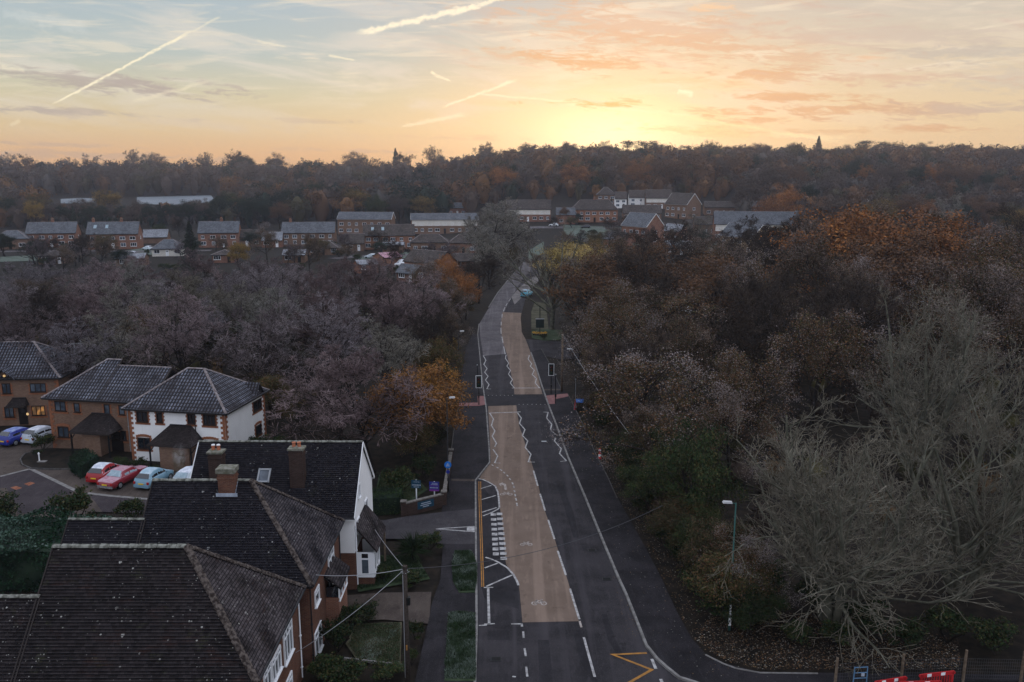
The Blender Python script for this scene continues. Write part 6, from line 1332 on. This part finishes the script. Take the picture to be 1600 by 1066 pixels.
        b.build('lettering', bd)
        if stripe: b = MB(); b.box((0, -.079, z0+H*.09), (w*.98, .008, H*.17), stripe); b.build('stripe', bd); b = MB(); b.box((0, -.077, z0+H*.56), (w*.94, .006, H*.045), stripe); b.build('stripe', bd)
    board(651, 786, 643.5, 659, 750, 762.5, 'sign_teal', 'dark teal estate agent board on a white post by the wall', None, True); board(679, 780, 671.5, 687.5, 752.5, 767, 'sign_navy', 'bright blue estate agent board with violet stripe by the wall', 'sign_violet')
    a, c, e = G(631, 806), G(694, 790), G(705, 722)
    o = thing('brick_wall', 'low dark brick garden wall with teal plaque beside the drive', 'wall', a); b = MB(); cp = MB()
    for u, v in ((a, c), (c, e)):
        u, v = u-a, v-a; b.bar(u+Vector((0,0,.45)), v+Vector((0,0,.45)), .24, 1.1, 'brick_soot'); cp.bar(u+Vector((0,0,1.04)), v+Vector((0,0,1.04)), .32, .09, 'brick_wall_cap')
    for q in (a, c, e): b.box((q.x-a.x, q.y-a.y, .55), (.4, .4, 1.3), 'brick_soot'); cp.box((q.x-a.x, q.y-a.y, 1.24), (.48, .48, .09), 'brick_wall_cap')
    b.build('wall', o); cp.build('coping', o); d = (c-a).normalized(); nrm = Vector((d.y, -d.x, 0)); mid = (c-a)*.52 + Vector((0,0,.58)) + nrm*.13; b = MB(); b.bar(mid - d*.75, mid + d*.75, .03, .62, 'sign_teal'); pq = b.build('plaque', o); b = MB()
    for k, (ll, zz) in enumerate(((.42, .14), (.5, -.02), (.28, -.17))): b.bar(mid + nrm*.02 - d*ll + Vector((0,0,zz)), mid + nrm*.02 + d*ll + Vector((0,0,zz)), .008, .07, 'sign_text')
    b.build('lettering', pq)
    # village notice board and yellow flowers
    p = G(843.5, 524); o = thing('notice_board', 'black village notice board on a post by the bend', 'notice board', p); z0, z1 = zat(p, 512), zat(p, 499); b = MB(); b.tube([(0,0,0), (0,0,zat(p, 478))], .07, 'pole_black', 8); b.build('post', o); b = MB(); b.box((0,-.1,(z0+z1)/2), (1.35,.1,z1-z0), 'sign_board'); bd = b.build('board', o); b = MB(); b.box((0,-.1,z1+.08), (1.42,.2,.16), 'pole_grey'); b.build('board_top', bd)
    b = MB(); b.bar((-1.1,0,zat(p, 485)), (1.1,0,zat(p, 485)), .05, .05, 'pole_black'); b.build('cross_bar', o)
    rg = random.Random(3)
    for i in range(8):
        q = p + Vector((-1.05 + i*.30, -.5 + .35*abs(i-3.5)/3.5, 0)); o = thing('flower_planter', 'yellow flower tub in the cluster under the village notice board', 'planter', q, 0, 'flower tubs under the notice board'); b = MB(); b.tube([(0,0,0), (0,0,.3)], [.12,.15], 'bin_black', 8); b.build('tub', o)
        b = MB(); n = 40; r2 = np.random.default_rng(i); V, F = quads(r2, r2.normal(0, .11, (n, 3))+np.array([0, 0, .48]), .13); o2 = link(bpy.data.objects.new('flower_clump', npmesh('flower_clump', V, F, ['flower_yellow'])), o)
    # barriers, blue frame and post fence at lower right
    def barrier(p, rz, L, lab):
        o = thing('plastic_barrier', lab, 'barrier', p, rz, 'red and white plastic barriers'); b = MB(); b.box((0,0,.98), (L,.07,.20), 'plastic_red'); b.box((0,0,.30), (L,.07,.14), 'plastic_red')
        for sx in (-1, 1): b.box((sx*(L/2-.05),0,.58), (.12,.065,.9), 'plastic_red'); b.tube([(sx*L/2,-.035,.98), (sx*L/2,.035,.98)], .10, 'plastic_red', 12)
        n = 11
        for i in range(n): b.box((-L/2+.2+i*(L-.4)/(n-1),0,.63), (.045,.05,.56), 'plastic_red')
        b.build('panel', o); b = MB()
        for k in (-.25, .17): b.box((L*k,-.0,.985), (L*.13,.078,.17), 'plastic_white')
        b.build('reflective_strip', o)
        for sx in (-1, 1): b = MB(); b.box((sx*L*.33,0,.07), (.12,.55,.10), 'rubber'); b.build('foot', o)
    y = 41.6
    bp = [G(*q, 1.15) for q in ((1392, 1062), (1436, 1063), (1466, 1054))]
    barrier((bp[0].x, bp[0].y, .12), R(14), 1.75, 'red plastic barrier at left, turned away behind the others'); barrier((bp[1].x, bp[1].y-.15, .12), R(2), 2.05, 'middle red plastic barrier with two white panels'); barrier((bp[2].x, bp[2].y+.1, .12), R(10), 1.9, 'rightmost red plastic barrier, standing highest')
    p = G(1342, 1066+18); o = thing('steel_frame', 'blue steel ladder like frame left of the red barriers', 'frame', p, R(4)); h = zat(p, 1042); b = MB()
    for x in (-.36, .36): b.tube([(x*1.05,0,0), (x*.95,0,h)], .03, 'steel_blue', 6)
    b.build('upright', o); b = MB()
    for k in (.35, .60, .8, 1.): b.tube([(-.36,0,h*k-.03), (.36,0,h*k-.03)], .025, 'steel_blue', 6)
    b.build('rung', o); b = MB(); b.box((.1,-.05,h*.72), (.16,.04,.16), 'sign_text'); b.build('tag', o)
    P = [G(1304, 1075), G(1407, 1068), G(1504, 1066), G(1594, 1068), G(1690, 1070)]; tops = (1028, 1022, 1016, 1018, 1018)
    o = thing('post_fence', 'wire fence on rough wooden posts behind the red barriers', 'fence', P[0]); wv = MB()
    for q, t in zip(P, tops):
        h = zat(q, t); b = MB(); b.tube([q-P[0]+Vector((0,0,-.2)), q-P[0]+Vector((.03,0,h))], [.085,.07], 'timber', 8); b.build('post', o)
    for i in range(4):
        for z in np.linspace(.2, 1.35, 7): wv.bar(P[i]-P[0]+Vector((0,.08,z)), P[i+1]-P[0]+Vector((0,.08,z)), .008, .008, 'cable_dark')
        for k in range(26): t = k/26; q = (P[i]-P[0]).lerp(P[i+1]-P[0], t); wv.bar(q+Vector((0,.08,.2)), q+Vector((0,.08,1.35)), .006, .006, 'cable_dark')
    wv.build('wire_mesh', o)
    # small white marker in the flower bed
    p = G(62, 723); o = thing('garden_lamp', 'small white post lamp in the court flower bed', 'garden lamp', (p.x, p.y, .1)); b = MB(); b.tube([(0,0,0), (0,0,.75)], .06, 'plastic_white', 8); b.tube([(0,0,.75), (0,0,.9)], [.1,.05], 'plastic_white', 8); b.build('post', o); b = MB(); b.box((.3,-.1,.06), (.8,.4,.06), 'kerb'); b.build('base', o)
furniture()
# ---------------------------------------------------------------- hedges and garden plants
def hedge(name, label, poly, h, seed, leaf='leaf_hedge', top='leaf_rime', dens=60, size=.16, lump=.25, topk=.5, cat='hedge'):
    """clipped hedge: dark core, leaves all over its faces, uneven top"""
    rng = np.random.default_rng(seed); P = [Vector((p[0], p[1], 0)) for p in poly]; o = thing(name, label, cat, P[0]); b = MB(); c0 = sum(P, Vector())/len(P)
    ar = sum(P[i].x*P[(i+1)%len(P)].y - P[(i+1)%len(P)].x*P[i].y for i in range(len(P)))
    if ar < 0: P = P[::-1]
    b.prism([((p.x-c0.x)*.92 + c0.x - poly[0][0], (p.y-c0.y)*.92 + c0.y - poly[0][1]) for p in P], -.05, h*.9, 'leaf_ever'); b.build('stem', o); C = []; T = []
    n = len(P)
    for i in range(n):
        a, c = P[i], P[(i+1) % n]; L = (c-a).length; k = int(L*h*dens); t = rng.random(k); z = rng.random(k)*h
        q = np.stack([a.x+(c.x-a.x)*t, a.y+(c.y-a.y)*t, z], 1); d = (c-a).normalized(); bul = (np.sin(t*L*1.3+seed)*.5+np.sin(z*2.1+t*L*.7)*.5)*lump + rng.normal(0, .05, k); bul -= (z/h)**4*.25; q[:, 0] += d.y*bul; q[:, 1] -= d.x*bul; C.append(q)
    x0, x1 = min(p.x for p in P), max(p.x for p in P); y0, y1 = min(p.y for p in P), max(p.y for p in P); k = int((x1-x0)*(y1-y0)*dens*1.4); q = np.stack([rng.uniform(x0, x1, k), rng.uniform(y0, y1, k), np.zeros(k)], 1)
    ins = np.ones(k, bool)
    for i in range(n): a, c = P[i], P[(i+1) % n]; ins &= ((c.x-a.x)*(q[:, 1]-a.y)-(c.y-a.y)*(q[:, 0]-a.x)) > -.05
    q = q[ins]; q[:, 2] = h + (np.sin(q[:, 0]*1.1+seed)*np.sin(q[:, 1]*1.4))*lump*1.1 + rng.normal(0, .07, len(q)); pick = rng.random(len(q)) < topk*(.6+.6*np.sin(q[:, 0]*.9+q[:, 1]*.6)); C.append(q[~pick]); T = q[pick]
    C = np.concatenate(C); off = np.array([poly[0][0], poly[0][1], 0]); v1, f1 = quads(rng, C-off, size); parts = [(v1, f1, 0)]
    if len(T): v2, f2 = quads(rng, T-off, size*1.05); parts.append((v2, f2, 1))
    V, F, mi = join(parts); link(bpy.data.objects.new('foliage', npmesh('foliage', V, F, [leaf, top], mi)), o); return o
def gardens():
    hedge('laurel_hedge', 'large green hedge with frosty top behind the nearest brick house', [(-52, 51.5), (-27.4, 51.2), (-26.6, 55.5), (-29.5, 57.2), (-36, 57.6), (-52, 56.5)], 3.0, 3, topk=.62, size=.21, lump=.4, dens=60)
    q = [G(*p, .1) for p in ((108, 735), (128, 747), (158, 731), (136, 720))]; hedge('box_hedge', 'clipped green hedge block beside the small red hatchback', [(p.x, p.y) for p in q], 1.35, 5, leaf='leaf_hedge', top='leaf_green', topk=.7, lump=.12)
    q = [G(*p) for p in ((573, 807), (626, 803), (632, 785), (576, 788))]; hedge('clipped_hedge', 'dark clipped hedge between white gabled house and estate boards', [(p.x, p.y) for p in q], 1.5, 6, leaf='leaf_green', top='leaf_green', topk=.4, lump=.15)
    for px, py, h, k, w, z, lab in ((115, 828, 3.6, 'shrub', .9, 0, 'round dark green bush behind the large frosty hedge'), (206, 815, 2.3, 'shrub', 1.1, 0, 'rounded green bush left of the black tiled wing roof'), (190, 735, 1.4, 'shrub', 1.1, .1, 'small pale green shrub by the white house corner'), (215, 736, 1.3, 'shrub', 1.5, .1, 'dark rounded shrub under the arched window of white house'), (240, 742, 1.1, 'shrub', 1.4, .1, 'low shrub beside the white house porch post'), (67, 705, 2.0, 'shrub', 1., .1, 'yellowish shrub beside the silver hatchback'), (60, 715, .9, 'shrub', 1.2, .1, 'low rusty shrub in the court flower bed'), (128, 722, .9, 'shrub', 1.5, .1, 'low shrub before the patterned brick porch'), (5, 815, 2.4, 'shrub', 1.3, 0, 'dark bush at the left edge of the court'), (645, 873, 2.2, 'spiny', 1., 0, 'spiky green plant in the garden below the driveway'), (672, 860, 1.5, 'shrub', 1.3, 0, 'frosty green shrub beside the spiky plant'), (600, 905, 1.1, 'shrub', 1.6, 0, 'low dark shrub in the front garden of the white gabled house'), (560, 905, 1.1, 'shrub', 1.5, 0, 'dark shrub under the white bay window'), (642, 915, 1.1, 'shrub', 1.6, 0, 'low shrub along the garden edge above the paved drive'), (546, 985, 1.9, 'shrub', 1., 0, 'dark bush in front of the brick bay window'), (575, 970, 1.3, 'shrub', 1.2, 0, 'green shrub beside the paved drive'), (528, 1020, 2.2, 'shrub', 1., 0, 'tall dark bush before the black tiled house wall'), (505, 1066, 1.8, 'shrub', 1.3, 0, 'dense hedge bush in the corner between the two brick houses'), (545, 1068, 1.4, 'shrub', 1.6, 0, 'wide low bush at bottom beside the telegraph pole lawn'), (648, 1000, 1.3, 'shrub', .9, 0, 'narrow green shrub right of the telegraph pole'), (644, 1040, 1.2, 'shrub', .9, 0, 'green bush at the foot of the telegraph pole'), (605, 1058, .9, 'shrub', 2., 0, 'low brown bush strip at the bottom garden border'), (405, 705, 1.8, 'shrub', 1.2, 0, 'brown bush against the white rendered side wall'), (440, 712, 2.6, 'shrub', 1.2, 0, 'green bush right of the white rendered house'), (620, 775, 2.8, 'shrub', 1., 0, 'dark rounded bush behind the estate boards'), (665, 750, 2.6, 'shrub', 1.1, 0, 'dark shrub behind the blue estate board'), (690, 700, 2.4, 'shrub', 1., 0, 'shrub beside left pavement beyond the round blue sign'), (850, 530, .8, 'shrub', 1.5, 0, 'low bush on the village sign lawn')):
        p = G(px, py, z); plant(k, p, h, lab, None, w)
    p = G(596, 1040); b = MB(); b.bar(G(538, 1032)+Vector((0,0,.12)), G(630, 1043)+Vector((0,0,.12)), .12, .12, 'kerb'); tag(b.build('garden_edging'), kind='structure')
    rng = np.random.default_rng(8)
    def tufts(name, px, n, mats_, size, label, z=.05, hgt=.16, z0=0):
        P = [G(*p) for p in px]; x0, x1 = min(p.x for p in P), max(p.x for p in P); y0, y1 = min(p.y for p in P), max(p.y for p in P); q = np.stack([rng.uniform(x0, x1, n), rng.uniform(y0, y1, n), np.full(n, z)], 1); ins = np.ones(n, bool); m = len(P); ar = sum(P[i].x*P[(i+1)%m].y - P[(i+1)%m].x*P[i].y for i in range(m))
        for i in range(m): a, c = P[i], P[(i+1) % m]; ins &= ((c.x-a.x)*(q[:, 1]-a.y)-(c.y-a.y)*(q[:, 0]-a.x))*(1 if ar > 0 else -1) > 0
        q = q[ins]; a = rng.uniform(0, 6.28, len(q)); d = np.stack([np.cos(a), np.sin(a), np.zeros(len(q))], 1)*size*.5; up = np.stack([rng.normal(0, .06, len(q)), rng.normal(0, .06, len(q)), rng.uniform(.4, 1.2, len(q))*hgt], 1)
        V = np.stack([q-d, q+d, q+up], 1).reshape(-1, 3); F = np.arange(len(V)).reshape(-1, 3); o = link(bpy.data.objects.new(name, npmesh(name, V, F, mats_, rng.integers(0, len(mats_), len(F))))); tag(o, label, 'grass', None, 'stuff')
    v1 = z3([(165,450), (305,452), (345,560), (345,690), (330,775), (200,778), (150,690), (140,560)]); v2 = z4([(85,262), (150,250), (262,262), (266,690), (60,690), (75,480)])
    slab('verge', v1, 'lawn', .135); slab('verge', v2, 'lawn', .135)
    tufts('grass', v1, 17000, ['grass_frost', 'grass_frost', 'leaf_green'], .06, 'frosty grass verge strip beside the parking bay', .13); tufts('grass', v2, 22000, ['grass_frost', 'grass_frost', 'leaf_green'], .06, 'frosty grass verge strip at the bottom left of the road', .13)
    tufts('lawn_grass', [(545,1008), (558,977), (626,974), (624,1040), (562,1033)], 9000, ['grass_frost', 'leaf_olive'], .05, 'frost touched front lawn beside the telegraph pole', .05, .08)
    tufts('lawn_grass', [(550,886), (562,870), (648,870), (670,903), (562,922)], 9000, ['leaf_green', 'leaf_green'], .05, 'green front lawn under the white bay window', .05, .10)
    tufts('lawn_grass', [(588,774), (594,744), (638,737), (664,764), (640,783)], 7000, ['leaf_green', 'leaf_olive'], .05, 'grass behind the clipped hedge and estate boards', .06, .10)
    def litter(name, px, n, z, label, size=.10, mats_=('leaf_litter',)):
        P = [G(*p) for p in px]; x0, x1 = min(p.x for p in P), max(p.x for p in P); y0, y1 = min(p.y for p in P), max(p.y for p in P); q = np.stack([rng.uniform(x0, x1, n), rng.uniform(y0, y1, n), z + rng.uniform(.0, .04, n)], 1); m = len(P); ins = np.zeros(n, bool)
        for i in range(m):
            a, c = P[i], P[(i-1) % m]
            with np.errstate(divide='ignore', invalid='ignore'): ins ^= ((a.y > q[:, 1]) != (c.y > q[:, 1])) & (q[:, 0] < (c.x-a.x)*(q[:, 1]-a.y)/(c.y-a.y)+a.x)
        q = q[ins]; V, F = quads(rng, q, size, .8); V = V.reshape(-1, 4, 3); V[:, :, 2] = np.maximum(V[:, :, 2], q[:, None, 2]-.01); V = V.reshape(-1, 3); o = link(bpy.data.objects.new(name, npmesh(name, V, F, list(mats_), rng.integers(0, len(mats_), len(F))))); tag(o, label, 'fallen leaves', None, 'stuff')
    litter('fallen_leaves', [(890,650), (911,662), (929,705), (950,744), (965,778), (990,822), (1012,862), (1032,900), (1056,952), (1080,997), (1103,1022), (1131,1036), (1110,960), (1085,900), (1045,850), (1010,800), (975,740), (940,700), (915,650)], 6500, .13, 'band of fallen leaves along the right pavement edge', .11, ('leaf_litter', 'leaf_russet', 'twig_grey'))
    litter('fallen_leaves', [(870,660), (905,690), (960,800), (1030,900), (1100,1020), (1280,1048), (1280,1064), (1090,1062), (1030,1020), (985,920), (930,780), (890,700)], 2200, .125, 'scattered leaves on the dark right pavement', .09, ('leaf_litter', 'twig_grey'))
    litter('fallen_leaves', [(1085,1000), (1110,960), (1300,960), (1500,1000), (1500,1048), (1187,1048), (1131,1034)], 9000, .06, 'leaf litter under the bare trees at lower right', .12, ('leaf_litter', 'leaf_russet', 'twig_grey', 'twig_brown'))
    litter('fallen_leaves', [(960,880), (985,940), (1000,1000), (980,1000), (955,900)], 120, .02, 'few leaves in the right gutter of the road', .09)
    for i, (px, py) in enumerate(((20, 712), (100, 775), (155, 782), (195, 780), (118, 760), (140, 765))): pass
gardens()
# ---------------------------------------------------------------- haze over the whole valley
def haze():
    b = MB(); b.box((0, 440, 30), (2300, 1160, 66), 'cable'); o = b.build('haze'); o.data.materials.clear()
    m = bpy.data.materials.new('haze'); m.use_nodes = True; t = m.node_tree; t.nodes.clear(); out = t.nodes.new('ShaderNodeOutputMaterial'); v = t.nodes.new('ShaderNodeVolumePrincipled'); t.links.new(v.outputs[0], out.inputs['Volume'])
    v.inputs['Color'].default_value = (.45,.52,.66,1); v.inputs['Density'].default_value = HAZE; v.inputs['Anisotropy'].default_value = .45; o.data.materials.append(m); tag(o, 'thin cold morning haze hanging over the whole valley', 'haze', None, 'stuff')
HAZE = .00021
haze()

def steam():
    """the small plume a boiler flue breathes out beside the white house porch"""
    c = onplane(281, 712, (0, 73.2, 0), Vector((0, 1, 0))); V = []; F = []; n, k = 14, 9
    for i in range(k+1):
        a = math.pi*i/k
        for j in range(n): q = 2*math.pi*j/n; r = math.sin(a)*(.85 + .15*math.cos(3*q + i)); V.append((r*math.cos(q)*.95 + .25*math.cos(a), r*math.sin(q)*.7, 1.35*math.cos(a)))
    for i in range(k):
        for j in range(n): F.append((i*n+j, (i+1)*n+j, (i+1)*n+(j+1) % n, i*n+(j+1) % n))
    b = MB(); b.add(V, F, 'cable'); o = b.build('steam'); o.location = c; o.data.materials.clear()
    m = bpy.data.materials.new('steam'); m.use_nodes = True; t = m.node_tree; t.nodes.clear(); out = t.nodes.new('ShaderNodeOutputMaterial'); v = t.nodes.new('ShaderNodeVolumePrincipled'); t.links.new(v.outputs[0], out.inputs['Volume'])
    co = objco(t); x, y, z = xyz(t, co); r = (x*x*1.1 + y*y*2. + z*z*.55); d = (noise(t, co, 1.6, 4, .6, .8).ss(.38, .72)*(r*-1. + 1.0).cl().pw(1.7))*1.1
    t.links.new(d.o, v.inputs['Density']); v.inputs['Color'].default_value = (.9,.9,.92,1); o.data.materials.append(m); tag(o, 'thin white steam rising beside the white house porch', 'steam', None, 'stuff')
steam()

def tell_apart():
    """things that still share a label are told apart by their order from left to right"""
    by = {}
    for o in S.objects:
        if o.parent is None and 'label' in o and 'category' in o: by.setdefault(o['label'], []).append(o)
    for lab, os_ in by.items():
        if len(os_) < 2: continue
        os_.sort(key=lambda o: o.location.x/max(1., o.location.y))
        w = lab.split()[:12]
        while w[-1] in ('the', 'a', 'of', 'under', 'between', 'beside', 'behind', 'and', 'in'): w.pop()
        for i, o in enumerate(os_): o['label'] = ' '.join(w) + ', %s from left' % nth(i)
tell_apart()
